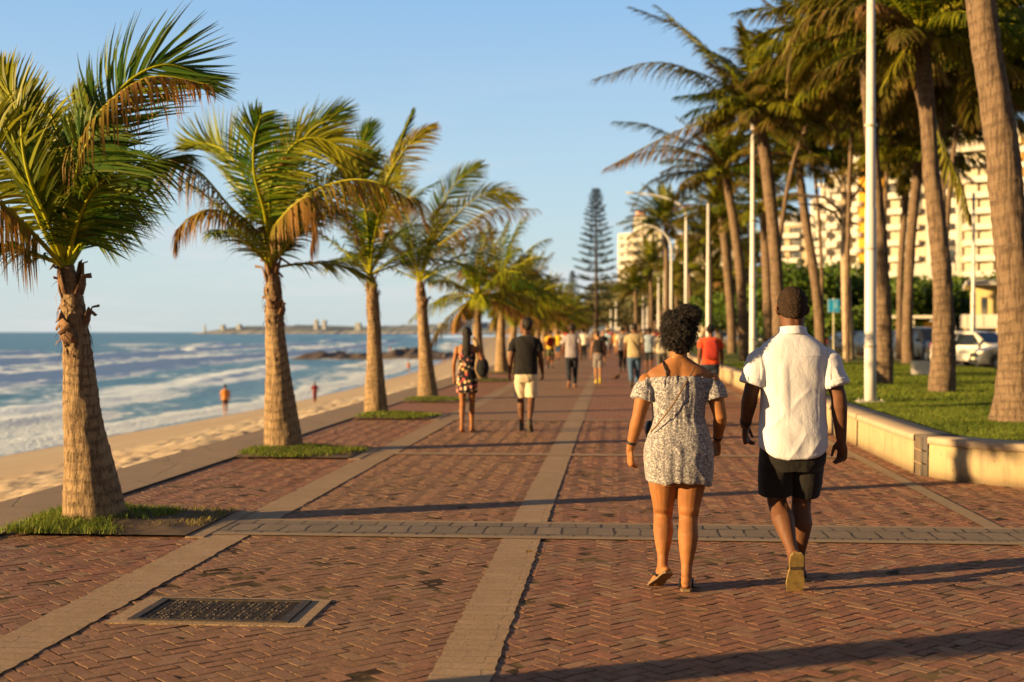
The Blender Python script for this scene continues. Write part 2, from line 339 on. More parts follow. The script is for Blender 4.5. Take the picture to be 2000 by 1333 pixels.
# ---------------------------------------------------------------- promenade
PNEAR = 22.3
sheet('promenade', rect(-4.65, PNEAR, 16, 420), 0.0, M_RED)
mj = NT('paving_joint_sand'); pj = mj.pos(); M_JOINT = mj.done(mj.bsdf(mj.mix(mj.val(mj.noise(pj, 3, 4), .42, .6), (.045, .03, .02), (.17, .115, .055)), .95, mj.bump(mj.noise(pj, 200, 2), .6, .003), spec=.1))
sheet('paving_bed', rect(-4.65, -8, 16, PNEAR + .5), -0.0058, M_JOINT)
def pavers():
    K_ = .80; L, Wd = .212 * K_, .106 * K_; rg = np.random.default_rng(31); c45 = math.sqrt(.5); B = []
    n = 265
    for x in range(-n, n):
        for y in range(-n, n):
            r = (x - y) % 4
            if r == 0: cx, cy, o_ = x + 1.0, y + .5, 0
            elif r == 2: cx, cy, o_ = x + .5, y, 1
            else: continue
            X = (cx - cy) * c45 * Wd + 1.0; Y = (cx + cy) * c45 * Wd + 12.0
            if -4.75 < X < 7.6 and 3.3 < Y < PNEAR + .03 and X < 3.4 + max(0, (13.2 - Y)) * 3 + .5: B.append((X, Y, o_))
    B = np.array(B); print('pavers', len(B)); out = []
    for near in (True, False):
        b = B[(B[:, 1] < 11.5) == near]; N = len(b)
        if near: u = np.array([0, .0012, .004, .06, .11, .16, .208, .2108, .212]) - .106; v = np.array([0, .0012, .004, .053, .102, .1048, .106]) - .053; 
        else: u = np.array([0, .005, .106, .207, .212]) - .106; v = np.array([0, .005, .053, .101, .106]) - .053
        u = u * K_; v = v * K_; U, Vv = np.meshgrid(u, v, indexing='ij'); U = U.ravel()[None]; Vv = Vv.ravel()[None]
        eu = (L / 2 - np.abs(U)); ev = (Wd / 2 - np.abs(Vv)); e = np.minimum(eu, ev); k = np.clip(e / .0035, 0, 1)
        wav = .0055 * np.sin(U * 2 * math.pi / Wd); gap = rg.uniform(.0006, .0034, N)[:, None]
        th = b[:, 2] * math.pi / 2 + math.pi / 4 + rg.normal(0, .012, N)
        uu = U * (1 - gap * 2 / L) + .0055 * np.sin(Vv * 2 * math.pi / Wd); vv = Vv * (1 - gap * 2 / Wd) + wav
        uu = uu + rg.normal(0, .0016, N)[:, None] + .002 * vnoise(U * 60 + b[:, :1] * 31, Vv * 60 + b[:, 1:2] * 17); vv = vv + rg.normal(0, .0014, N)[:, None] + .002 * vnoise(U * 60 + b[:, :1] * 11, Vv * 60 + b[:, 1:2] * 27, 4.4)
        X = b[:, :1] + uu * np.cos(th)[:, None] - vv * np.sin(th)[:, None]; Y = b[:, 1:2] + uu * np.sin(th)[:, None] + vv * np.cos(th)[:, None]
        lowf = .0022 * fbm(X * .9, Y * .9, 2.2, o=2)
        Z = -.0050 + .0050 * k ** .6 + rg.normal(0, .0010, N)[:, None] + U * rg.normal(0, .009, N)[:, None] + Vv * rg.normal(0, .014, N)[:, None] + k * (.0009 * vnoise(X * 25, Y * 25) + .0004 * vnoise(X * 110, Y * 110)) + lowf - .0035
        m_ = U.shape[1]; nv = len(v); idx = (np.arange(len(u) - 1)[:, None] * nv + np.arange(nv - 1)[None]).ravel(); q = np.stack([idx, idx + nv, idx + nv + 1, idx + 1], 1)
        Fq = (np.arange(N)[:, None, None] * m_ + q[None]).reshape(-1, 4)
        rn = rg.random(N)[:, None] * np.ones((1, m_)); r2 = rg.random(N)[:, None] * np.ones((1, m_)); A = np.stack([rn, k * np.ones((N, 1)), r2, np.ones_like(rn)], -1).reshape(-1, 4)
        V = np.stack([X, Y, Z], -1).reshape(-1, 3); me = np_mesh('brick_paving', V, Fq, A); me.polygons.foreach_set('use_smooth', np.zeros(len(me.polygons), dtype=bool)); o = obj_from_mesh('brick_paving', me, M_BRICK); tag(o, kind='structure')
m = NT('brick_paver'); p = m.pos(); at = m.n('ShaderNodeSeparateColor', i_0=m.n('ShaderNodeAttribute', attribute_name='tint').outputs[0]); sp = m.n('ShaderNodeSeparateXYZ', i_0=p); x = sp.outputs[0]
big = m.noise(p, 0.55, 3, .6); mid = m.noise(p, 7, 5, .65); fine = m.noise(p, 150, 4, .75); vf = m.noise(p, 420, 2, .8)
c = m.mix(at.outputs[0], (.150, .052, .032), (.26, .088, .050)); c = m.mix(m.val(at.outputs[2], .66, .95, 0, .8), c, (.27, .19, .115)); c = m.mix(m.val(at.outputs[2], .12, 0, 0, .45), c, (.10, .055, .035))
f = m.math('MULTIPLY', m.val(x, -3.0, -2.6), m.val(x, -.2, -1.4)); f = m.math('MULTIPLY', f, m.val(m.noise(p, 1.1, 4), .3, .65, .9, .3)); c = m.mix(f, c, (.23, .14, .070))
c = m.mix(m.val(big, .4, .62, 0, .45), c, (.20, .11, .058)); c = m.mix(m.val(mid, .35, .70, 0, .7), c, (.085, .042, .026))
c = m.mix(m.val(fine, .40, .70, 0, .6), c, (.45, .25, .13)); c = m.mix(m.val(fine, .48, .26, 0, .7), c, (.06, .03, .02)); c = m.mix(m.val(vf, .60, .74, 0, .45), c, (.55, .40, .25))
c = m.mix(m.val(at.outputs[1], .9, .3, 0, .65), c, (.06, .04, .025))

gum = m.vor(p, 3.1); c = m.mix(m.val(gum, .045, .03, 0, .55), c, (.30, .25, .19))
M_BRICK = m.done(m.bsdf(c, m.val(mid, .3, .7, .62, .85), m.bump(m.math('ADD', m.math('ADD', fine, m.math('MULTIPLY', vf, .5)), m.math('MULTIPLY', m.noise(p, 40, 3), .8)), 1.0, .0042), spec=.3))
pavers()
BANDS = [3.8] + [10.0 + 6.25 * i for i in range(0, 24)]
def ragged(name, x0, x1, mat, z=.002, top=.0):
    ysr = np.concatenate([np.arange(-8, 40, .03), np.arange(40, 421, 4.0)]); j = lambda s_: .009 * vnoise(ysr * 14, ysr * 0 + s_) + .004 * vnoise(ysr * 40, ysr * 0 + s_)
    Xr = np.stack([x0 + j(x0), np.full_like(ysr, (x0 + x1) / 2), x1 + j(x1)], 1); Yr = np.repeat(ysr[:, None], 3, 1)
    o = obj_from_mesh(name, grid_mesh(name, Xr, Yr, np.full_like(Xr, z)), mat); tag(o, kind='structure')
ragged('beige_paving_strip', -0.83, -0.545, M_BEIGE); ragged('beige_paving_strip', -3.10, -2.77, M_BEIGE)
sheet('pale_kerb_strip', rect(2.92, -8, 3.06, 420), 0.003, M_KERB)
for i, by in enumerate(BANDS):
    if i < 2:
        sheet('dark_paving_band', rect(-3.10, by - 0.36, 16, by + 0.28), 0.006, M_GREY)
        sheet('pale_band_edge', rect(-3.10, by - 0.47, 16, by - 0.36), 0.006, M_KERB)
        sheet('pale_band_edge', rect(-3.10, by + 0.28, 16, by + 0.36), 0.006, M_KERB)
    elif i < 9:
        sheet('pale_band_edge', rect(-3.10, by - 0.30, 2.92, by - 0.05), 0.006, M_BEIGE)
# concrete edge to the beach with its dark joint and a sea wall below
mb = MB(); mb.box((-5.09, 206, -0.13), (0.86, 428, 0.29)); mb.build('sea_wall_edge', M_CONC); tag(bpy.data.objects['sea_wall_edge'], kind='structure')
mb = MB(); mb.box((-4.655, 206, 0.003), (0.03, 428, 0.012)); o = mb.build('edge_joint', simple('black_joint', (0.02, 0.017, 0.015), 0.9)); tag(o, kind='structure')
# ---------------------------------------------------------------- sand
def shore(Y): return np.interp(Y, [-50, 20, 49, 73, 91, 141, 228, 330, 500, 900, 3000], [-26.5, -26, -25.2, -23.7, -22.9, -24.5, -31, -38, -55, -115, -600])
SEA_Z = -3.5
ys = np.concatenate([np.arange(-20, 8, 1.0), np.arange(8, 40, 0.11), np.arange(40, 80, 0.3), np.arange(80, 300, 1.5), np.arange(300, 1000, 12)])
ts = np.concatenate([np.linspace(0, 0.45, 90), np.linspace(0.455, 1.0, 60), np.linspace(1.02, 1.6, 14)])
Yg, Tg = np.meshgrid(ys, ts, indexing='ij')
Xs = shore(Yg); Xg = -5.45 + (Xs + 5.45) * Tg
Xg = Xg + 0.5 * fbm(Yg * 0.08, Yg * 0 + 3.3) * (Tg > 0.5) * np.clip(Tg, 0, 1)
Zb = -0.16 + (SEA_Z + 0.16) * (np.clip(Tg, 0, 2) ** .93)
rough = np.clip(1 - (Tg - 0.24) / 0.12, 0, 1)
Zb = Zb + rough * (0.085 * np.abs(fbm(Xg * 1.7, Yg * 1.7, o=3)) * 1.5 + 0.045 * vnoise(Xg * 5.5, Yg * 5.5) + 0.08 * fbm(Xg * .5, Yg * .5, o=2)) * np.clip(Tg * 25, 0.15, 1) - rough * 0.04
Zb = Zb + (1 - rough) * 0.03 * fbm(Xg * 0.35, Yg * 0.2, o=2)
wet = np.clip((Tg - 0.86) / 0.1, 0, 1)
A = np.stack([wet, rough, wet * 0, wet * 0 + 1], -1).reshape(-1, 4)
me = grid_mesh('sand_beach', Xg, Yg, Zb, A)
m = NT('sand'); at = m.n('ShaderNodeSeparateColor', i_0=m.n('ShaderNodeAttribute', attribute_name='tint').outputs[0]); p = m.pos()
nz1 = m.noise(p, 0.6, 4); nz2 = m.noise(p, 30, 3)
c = m.mix(m.val(nz1, 0.3, 0.7), (0.48, 0.41, 0.31), (0.40, 0.33, 0.24)); c = m.mix(m.val(nz2, .35, .65, 0, .3), c, (0.33, 0.22, 0.12))
c = m.mix(m.math('MULTIPLY', at.outputs[1], 0.75), (0.38, 0.30, 0.20), m.mix(0.4, c, (0.52, 0.44, 0.33)))
c = m.mix(m.val(m.noise(p, 0.15, 3), .4, .6, 0, .35), c, (0.32, 0.20, 0.10))
c = m.mix(m.math('MULTIPLY', at.outputs[0], 0.85), c, (0.20, 0.14, 0.09))
ro = m.val(at.outputs[0], 0.2, 1.0, 0.9, 0.18)
M_SAND = m.done(m.bsdf(c, ro, m.bump(m.noise(p, 9, 5, .7), 0.5, 0.03), spec=0.4))
o = obj_from_mesh('sand_beach', me, M_SAND, smooth=True); tag(o, kind='structure')
# ---------------------------------------------------------------- sea
ux = np.concatenate([np.arange(6, -10, -0.5), np.arange(-10, -60, -0.45), np.arange(-60, -140, -0.9), np.geomspace(-140, -9000, 70)])  # metres seaward of the shoreline
ys = np.concatenate([np.arange(-40, 30, 4.0), np.arange(30, 180, 0.8), np.arange(180, 420, 2.0), np.geomspace(420, 9000, 70)])
Yg, Ug = np.meshgrid(ys, ux, indexing='ij')
Xg = shore(np.minimum(Yg, 1500)) + Ug
Xg = np.where(Yg > 900, np.minimum(Xg, Xg), Xg)
foam = np.zeros_like(Xg); Z = np.full_like(Xg, SEA_Z)
Z += 0.05 * fbm(Xg * .25, Yg * .12, o=3) * np.clip(-Ug / 8, 0, 1)
fade = np.clip(1.3 - Yg / 900, 0.0, 1)
amp_s = np.clip((-Ug - 14) / 20, 0, 1)
Z += amp_s * 0.22 * fbm(Xg * 0.11, Yg * 0.035, 1.7, o=3)
def wave(u0, h, w, seed, thr, ly=0.02, trail=7.0, amt=1.0, wob=5.0):
    global Z, foam
    c = u0 + wob * fbm(Yg * 0.011, Yg * 0 + seed, o=2) + 1.2 * vnoise(Yg * 0.07, Yg * 0 + seed * 3)
    env = np.clip((fbm(Yg * ly, Yg * 0 + seed * 1.7 + .5, o=2) - thr) * 3.2 + 0.5, 0, 1)
    d = Ug - c
    prof = np.exp(-(d / np.where(d > 0, w * .55, w * 1.7)) ** 2)
    Z = Z + .50 * h * (0.25 + 0.75 * env) * prof
    fr = fbm(Xg * .5, Yg * .28, seed, o=3)
    f = env * (np.exp(-((d - w * .6) / (w * 1.25)) ** 2) * (1.8 + .6 * fr) + 0.75 * np.exp(-np.abs(d + trail * .4) / trail) * np.clip(.75 + 1.3 * fr, 0, 1) * (d < 0))
    foam = np.maximum(foam, np.clip(f * amt, 0, 1))
wave(-2.2, 0.10, 1.0, 3.1, -0.8, trail=2.5, amt=.95, wob=1.6)
wave(-7.5, 0.35, 1.8, 7.7, -0.15, trail=4.5, amt=1.0, wob=2.5)
wave(-17, 0.45, 2.0, 11.3, -0.15, trail=6, amt=.8)
wave(-36, 1.5, 2.8, 2.2, -0.9, trail=10, amt=1.0)
wave(-50, 0.5, 3, 15.1, 0.05, trail=10, amt=.8)
wave(-66, 1.8, 3.4, 5.9, -0.2, trail=12, amt=1.0)
wave(-92, 1.8, 4.4, 8.8, -0.02, trail=12, amt=1.0)
wave(-125, 1.1, 5, 21.8, 0.32, trail=10, amt=.9)
wave(-180, 1.0, 8, 27.4, 0.42, trail=9, amt=.8)
wash = np.clip(1 - np.abs(-Ug - 20) / 38, 0, 1) * np.clip(0.13 + 1.1 * fbm(Xg * .10, Yg * .03, 9.2, o=4), 0, 1)
Z = Z + np.clip(foam - .45, 0, 1) * (0.25 + 0.95 * np.abs(fbm(Xg * .35, Yg * .16, 4.4, o=3))) * np.clip(-Ug / 30, 0, 1)
foam = np.clip(np.maximum(foam, wash * 0.9), 0, 1) * np.clip((700 - Yg) / 300, 0.15, 1)
A = np.stack([foam, np.clip(-Ug / 14, 0, 1), np.clip(-Ug / 2.5, 0, 1), foam * 0 + 1], -1).reshape(-1, 4)
me = grid_mesh('sea', Xg, Yg, Z, A)
m = NT('sea_water'); at = m.n('ShaderNodeSeparateColor', i_0=m.n('ShaderNodeAttribute', attribute_name='tint').outputs[0]); p = m.pos()
ps = m.pos(scale=(1.0, 0.45, 1.0))
n1 = m.noise(ps, 0.9, 6, .65); n2 = m.noise(ps, 0.16, 5, .6); n3 = m.noise(ps, 4.0, 4, .6)
fo = m.math('ADD', at.outputs[0], m.math('MULTIPLY', m.math('SUBTRACT', n1, 0.5), 1.5))
fo = m.math('ADD', fo, m.math('MULTIPLY', m.math('SUBTRACT', n2, 0.5), 0.9))
fo = m.val(fo, 0.30, 0.46)
wc = m.mix(at.outputs[1], (0.16, 0.24, 0.25), (0.010, 0.092, 0.130))
wc = m.mix(m.val(n2, .35, .65), wc, (0.04, 0.155, 0.18))
wc = m.mix(m.val(n2, .55, .75, 0, .7), wc, (0.008, 0.055, 0.075))
hh = m.math('ADD', m.math('MULTIPLY', n2, 1.6), m.math('ADD', m.math('MULTIPLY', n1, 0.5), m.math('MULTIPLY', n3, 0.12)))
nr = m.bump(hh, 0.75, 0.8)
water = m.bsdf(wc, 0.30, nr, spec=0.20)
foams = m.bsdf(m.mix(m.val(n3, .3, .7), (0.72, 0.84, 0.96), (0.86, 0.96, 1.0)), 0.9, m.bump(m.math('ADD', n3, n1), 1.0, 0.12), spec=0.2)
ftr = m.n('ShaderNodeBsdfTranslucent', i_0=(.75, .90, 1, 1)); fm = m.n('ShaderNodeMixShader', i_0=.15); m.t.links.new(foams.outputs[0], fm.inputs[1]); m.t.links.new(ftr.outputs[0], fm.inputs[2])
ms = m.n('ShaderNodeMixShader', i_0=fo); m.t.links.new(water.outputs[0], ms.inputs[1]); m.t.links.new(fm.outputs[0], ms.inputs[2])
o = obj_from_mesh('sea', me, m.done(ms), smooth=True); tag(o, kind='structure')
# land under everything, out to the horizon on the right and behind the sea wall
M_LAND = simple('far_ground', (0.16, 0.14, 0.09), 0.95)
sheet('ground', [(16, -60), (5000, -60), (5000, 5000), (1200, 5000), (-2, 1200), (-4.4, 420), (16, 420)], -0.02, M_LAND)
# rocks running into the surf
M_ROCK = NT('dark_rock'); mm = M_ROCK; p = mm.pos(); nn = mm.noise(p, 1.2, 5, .7)
M_ROCK = mm.done(mm.bsdf(mm.mix(nn, (0.04, 0.03, 0.024), (0.15, 0.11, 0.08)), 0.7, mm.bump(nn, 1, .4)))
def rocks(name, label, x0, x1, Y0, hgt, wid, seed):
    xs = np.linspace(x0, x1, 110); vs = np.linspace(-1, 1, 16); Vg, Xq = np.meshgrid(vs, xs, indexing='ij')
    edge = np.clip(1 - ((Xq - (x0 + x1) / 2) / ((x1 - x0) / 2)) ** 4, 0, 1)
    prof = np.clip(1 - Vg ** 2, 0, 1) ** .6
    Zr = SEA_Z - .3 + (hgt * (0.65 + 0.6 * fbm(Xq * .12, Vg * 0 + seed, o=2)) + hgt * .45 * fbm(Xq * .6, Vg * 2, seed, o=3)) * prof * edge
    Yr = Y0 + Vg * wid + 1.5 * fbm(Xq * .1, Vg, seed)
    o = obj_from_mesh(name, grid_mesh(name, Xq, Yr, Zr), M_ROCK); tag(o, label, 'rocks')
rocks('rock_ledge', 'low dark rock ledge lying in the surf beyond the bathers', -60, -26, 236, 2.3, 9, 1.3)
rocks('rock_ledge', 'dark rocks at the sand end of the surf ledge, behind the far palms', -29, -12, 262, 1.9, 8, 6.6)
# ---------------------------------------------------------------- headland across the bay
hx = np.array([gp(px, 700, 0).x for px in ()])
def headland():
    Y0 = 3000.0; pts = [(366, 0), (378, 5), (398, 10), (430, 14), (480, 15), (540, 16.5), (600, 15), (660, 13), (720, 15), (790, 18), (850, 20), (900, 24), (960, 18), (1040, 22), (1140, 26), (1300, 30)]
    px = np.linspace(366, 1300, 300); h = np.interp(px, [a for a, _ in pts], [b for _, b in pts])
    h = h * (1 + .10 * fbm(px * .05, px * 0 + 2.2)) + 1.4 * np.abs(fbm(px * .3, px * 0)) * (h > 4)
    rows = []
    for k, (fr, dy) in enumerate(((0, -60), (0.12, -30), (0.6, 60), (1.0, 200), (1.0, 600))):
        X = np.array([dp(a, 600, Y0).x for a in px]); rows.append((X, np.full_like(X, Y0 + dy), -6 + (h * Y0 / F + 3) * fr + 2.5 * fbm(px * .2, px * 0 + k) * (fr > .1)))
    X = np.array([r[0] for r in rows]); Y = np.array([r[1] for r in rows]); Z = np.array([r[2] for r in rows])
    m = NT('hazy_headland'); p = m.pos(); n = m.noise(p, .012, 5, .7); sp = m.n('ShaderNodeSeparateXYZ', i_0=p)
    c = m.mix(m.val(n, .42, .6), (0.19, 0.25, 0.31), (0.29, 0.31, 0.32))  # distance haze is painted in: paler, bluish base colours
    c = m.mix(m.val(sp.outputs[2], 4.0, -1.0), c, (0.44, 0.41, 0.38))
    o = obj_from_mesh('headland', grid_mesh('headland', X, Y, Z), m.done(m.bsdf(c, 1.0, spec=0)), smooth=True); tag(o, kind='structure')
headland()
M_HAZEW = simple('hazy_white_wall', (0.40, 0.41, 0.44), .9); M_HAZEG = simple('hazy_grey', (0.34, 0.37, 0.39), .9)  # far walls carry the haze in their own pale colour
k = 0
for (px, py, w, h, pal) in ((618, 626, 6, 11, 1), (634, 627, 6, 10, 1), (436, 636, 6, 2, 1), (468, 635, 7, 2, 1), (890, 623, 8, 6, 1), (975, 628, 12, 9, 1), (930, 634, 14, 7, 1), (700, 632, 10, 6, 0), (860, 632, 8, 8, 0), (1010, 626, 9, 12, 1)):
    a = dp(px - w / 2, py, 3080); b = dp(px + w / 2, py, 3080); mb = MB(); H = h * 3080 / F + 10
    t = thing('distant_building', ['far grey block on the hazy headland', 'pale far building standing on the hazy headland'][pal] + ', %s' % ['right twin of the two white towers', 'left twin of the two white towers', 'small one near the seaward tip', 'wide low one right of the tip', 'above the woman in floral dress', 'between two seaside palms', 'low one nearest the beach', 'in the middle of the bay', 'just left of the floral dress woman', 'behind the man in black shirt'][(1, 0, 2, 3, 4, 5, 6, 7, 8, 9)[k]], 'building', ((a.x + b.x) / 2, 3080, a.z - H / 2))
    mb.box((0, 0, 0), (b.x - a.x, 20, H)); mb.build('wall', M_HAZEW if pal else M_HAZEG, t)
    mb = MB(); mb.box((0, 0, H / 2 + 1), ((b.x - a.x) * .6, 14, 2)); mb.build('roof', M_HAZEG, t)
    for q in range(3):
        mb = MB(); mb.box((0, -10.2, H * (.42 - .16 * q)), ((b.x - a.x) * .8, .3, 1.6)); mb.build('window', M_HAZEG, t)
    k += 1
c = dp(400, 634, 3000); t = thing('lighthouse', 'tiny dark lighthouse tower on the tip of the headland', 'lighthouse', (c.x, 3000, c.z))
mb = MB(); mb.tube([(0, 0, -20), (0, 0, -2)], [3, 2.0], 8); mb.build('tower', M_HAZEG, t); mb = MB(); mb.tube([(0, 0, -2), (0, 0, 1)], [1.6, 1.0], 8); mb.build('lantern', M_HAZEG, t)
# ================================================================ palms
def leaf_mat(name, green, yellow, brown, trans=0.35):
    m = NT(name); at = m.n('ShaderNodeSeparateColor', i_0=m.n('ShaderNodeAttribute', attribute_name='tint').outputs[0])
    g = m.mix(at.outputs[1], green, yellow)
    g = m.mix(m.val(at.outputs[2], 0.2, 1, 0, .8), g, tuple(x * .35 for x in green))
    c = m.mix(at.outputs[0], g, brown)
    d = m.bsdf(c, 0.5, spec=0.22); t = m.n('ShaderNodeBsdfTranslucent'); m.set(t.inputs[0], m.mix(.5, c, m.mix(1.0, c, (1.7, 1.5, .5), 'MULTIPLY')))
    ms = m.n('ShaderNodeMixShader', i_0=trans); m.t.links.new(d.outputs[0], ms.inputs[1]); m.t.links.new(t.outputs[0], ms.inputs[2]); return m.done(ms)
M_FROND = leaf_mat('palm_leaf', (0.042, 0.130, 0.008), (0.42, 0.42, 0.012), (0.25, 0.13, 0.035), .28)
M_FRONDR = leaf_mat('tall_palm_leaf', (0.028, 0.082, 0.008), (0.30, 0.28, 0.012), (0.17, 0.095, 0.03), 0.25)
def bark_mat(name, a, b, dark, vs=26, ring=9.0):
    m = NT(name); p = m.pos(); pv = m.pos(scale=(1, 1, .10)); ph = m.pos(scale=(.35, .35, 1))
    fis = m.noise(pv, vs * 1.6, 5, .7); blot = m.noise(p, 5, 5, .7); rg = m.noise(ph, ring, 3, .6)
    c = m.mix(m.val(blot, .3, .7), a, b); c = m.mix(m.val(fis, .51, .42, 0, .85), c, dark); c = m.mix(m.val(rg, .56, .70, 0, .55), c, dark)
    c = m.mix(m.math('MULTIPLY', m.n('ShaderNodeAttribute', attribute_name='tint').outputs[2], .85), c, dark)
    c = m.mix(m.val(m.noise(p, 60, 3), .35, .7, 0, .35), c, tuple(min(1, x * 1.35) for x in b))
    h = m.math('ADD', m.math('MULTIPLY', fis, 1.3), m.math('ADD', m.math('MULTIPLY', rg, .7), m.math('MULTIPLY', m.noise(p, 80, 3), .3)))
    return m.done(m.bsdf(c, .9, m.bump(h, 1.0, .022), spec=.2))
M_BARK = bark_mat('short_palm_bark', (0.23, 0.155, 0.085), (0.36, 0.25, 0.14), (0.06, 0.038, 0.024))
M_BARKR = bark_mat('tall_palm_bark', (0.145, 0.098, 0.062), (0.215, 0.15, 0.098), (0.05, 0.032, 0.022), 20, 7)
M_PET = simple('petiole_yellow', (0.50, 0.34, 0.06), .45, .25, 14); M_HUSK = simple('dry_leaf_base', (0.17, 0.095, 0.05), .9, .4, 20, .8, 40)
M_NUT = simple('coconut_green', (0.42, 0.36, 0.05), .5, .25, 6)
def bez(P, t):
    P = np.asarray(P, float); n = len(P)
    if n == 2: return P[0] + (P[1] - P[0]) * t[:, None]
    # Catmull-Rom through all points
    T = t * (n - 1); i = np.clip(np.floor(T).astype(int), 0, n - 2); f = (T - i)[:, None]
    g = lambda k: np.where((k < 0)[:, None], 2 * P[0] - P[1], np.where((k > n - 1)[:, None], 2 * P[-1] - P[-2], P[np.clip(k, 0, n - 1)]))
    a, b, c, d = g(i - 1), g(i), g(i + 1), g(i + 2)
    return 0.5 * (2 * b + (c - a) * f + (2 * a - 5 * b + 4 * c - d) * f ** 2 + (3 * b - a - 3 * c + d) * f ** 3)
def frond_geo(P, L, nl, rng, width=0.03, droop=0.5, roll=0.0, side=None, wind=(0, 0, 0), t0=0.16, fwd=0.5, dry=0.1, yel=0.3, rr=0.018, segs=4, lift=0.15, ragged=0.12, tipdry=.14):
    """one pinnate palm leaf: rachis through points P, leaflets both sides; returns verts, quads, tint"""
    n = 26; ts = np.linspace(0, 1, n); C = bez(P, ts)
    V = []; Fc = []; A = []; base = 0
    # rachis
    rad = rr * (1 - ts) ** .7 + rr * .16; rad[0] = rr * 1.7
    T = np.gradient(C, axis=0); T /= np.linalg.norm(T, axis=1)[:, None]
    h = C[-1] - C[0]
    if side is None:
        hh = np.array([h[0], h[1], 0]); hh /= (np.linalg.norm(hh) + 1e-6); side = np.array([hh[1], -hh[0], 0])
    side = np.asarray(side, float)
    S = side[None] - T * (T @ side)[:, None]; S /= np.linalg.norm(S, axis=1)[:, None]
    N = np.cross(S, T)
    if roll:
        c, s_ = math.cos(roll), math.sin(roll); S, N = S * c + N * s_, N * c - S * s_
    k = 5
    for i in range(n):
        for j in range(k):
            a = 2 * math.pi * j / k; V.append(C[i] + (S[i] * math.cos(a) + N[i] * math.sin(a)) * rad[i]); A.append((dry * .5, 1.0, 0, 1))
    for i in range(n - 1):
        for j in range(k): q = (j + 1) % k; Fc.append((i * k + j, i * k + q, (i + 1) * k + q, (i + 1) * k + j))
    V = [np.array(V)]; Fc = [np.array(Fc)]; A = [np.array(A)]; base = n * k
    tl = np.repeat(t0 + (1 - t0) * (np.linspace(0, 1, nl)) ** .95, 2) + rng.uniform(-.004, .004, nl * 2); tl = np.clip(tl, 0, 1)
    sg = np.tile([1.0, -1.0], nl)
    Cl = bez(P, tl); Ti = np.stack([np.interp(tl, ts, T[:, q]) for q in range(3)], 1); Si = np.stack([np.interp(tl, ts, S[:, q]) for q in range(3)], 1); Ni = np.stack([np.interp(tl, ts, N[:, q]) for q in range(3)], 1)
    u = (tl - t0) / (1 - t0)
    ln = L * (0.45 + 0.55 * np.sin(math.pi * np.clip(u * .85 + .12, 0, 1))) * np.where(u > .8, 1 - (u - .8) * 1.6, 1) * rng.uniform(1 - ragged, 1.05, len(tl))
    ang = fwd + 0.75 * u ** 1.6 + rng.normal(0, .07, len(tl))
    lf = lift + rng.normal(0, .10, len(tl))
    D = Si * (sg * np.cos(ang))[:, None] + Ti * np.sin(ang)[:, None] + Ni * lf[:, None]
    D /= np.linalg.norm(D, axis=1)[:, None]
    g = np.array([0, 0, -1.0]); w = np.array(wind, float)
    dr = droop * rng.uniform(.6, 1.35, len(tl))
    if dry > .4: dr = dr * 1.4
    qs = np.linspace(0, 1, segs + 1); rings_ = []
    Wd = np.cross(D, Ni); Wd /= np.linalg.norm(Wd, axis=1)[:, None] + 1e-9
    tw = rng.normal(0, .24, len(tl))[:, None]; Wd = Wd * np.cos(tw) + np.cross(D, Wd) * np.sin(tw)
    wid = width * rng.uniform(.75, 1.15, len(tl))
    for q in qs:
        d2 = D * q + g[None] * (dr * q * q)[:, None] + w[None] * q * q
        nn = np.linalg.norm(D + g[None] * (dr * q)[:, None] + w[None] * q, axis=1)[:, None]
        p = Cl + d2 / np.maximum(1, nn * .85) * ln[:, None]
        ww = (wid * (0.55 + .9 * min(q * 5, 1) * .5) * (1 - q ** 2.2) + .0015)[:, None]
        rings_.append(p - Wd * ww / 2); rings_.append(p + Wd * ww / 2)
    M_ = len(tl); RR = np.stack(rings_, 1)  # M, 2(segs+1), 3
    V.append(RR.reshape(-1, 3))
    idx = base + np.arange(M_)[:, None] * (2 * (segs + 1))
    for sgi in range(segs): a = idx + 2 * sgi; Fc.append(np.concatenate([a, a + 1, a + 3, a + 2], 1))
    qq = np.repeat(qs, 2)[None, :]
    dr_ = np.clip(dry * (0.6 + .8 * u)[:, None] + (qq ** 3) * (tipdry + dry) + (rng.random(M_) < dry * .5)[:, None] * .4, 0, 1) * np.ones((M_, 1))
    ye = np.clip(yel + rng.normal(0, .16, M_), 0, 1)[:, None] * np.ones_like(qq); dk = rng.random(M_)[:, None] * np.ones_like(qq)
    A.append(np.stack([dr_, ye, dk, np.ones_like(dk)], -1).reshape(-1, 4))
    return np.concatenate(V), np.concatenate(Fc), np.concatenate(A)
def frond_obj(name, parent, mat, *a, **k):
    V, Fq, A = frond_geo(*a, **k); o = obj_from_mesh(name, np_mesh(name, V, Fq, A), mat, parent); return o
def join_geo(L):
    V = []; Fq = []; A = []; b = 0
    for v, f, a in L: V.append(v); Fq.append(f + b); A.append(a); b += len(v)
    return np.concatenate(V), np.concatenate(Fq), np.concatenate(A)
def gen_curve(az, el, L, sag, n=6, start=0.0, wind=(0, 0)):
    p = np.array([0, 0, 0.0]); d = np.array([math.cos(az) * math.cos(el), math.sin(az) * math.cos(el), math.sin(el)]); out = [p.copy()]
    for i in range(n):
        p = p + d * L / n; out.append(p.copy()); d = d + np.array([wind[0], wind[1], -sag * (0.5 + i * .35)]); d /= np.linalg.norm(d)
    return np.array(out)
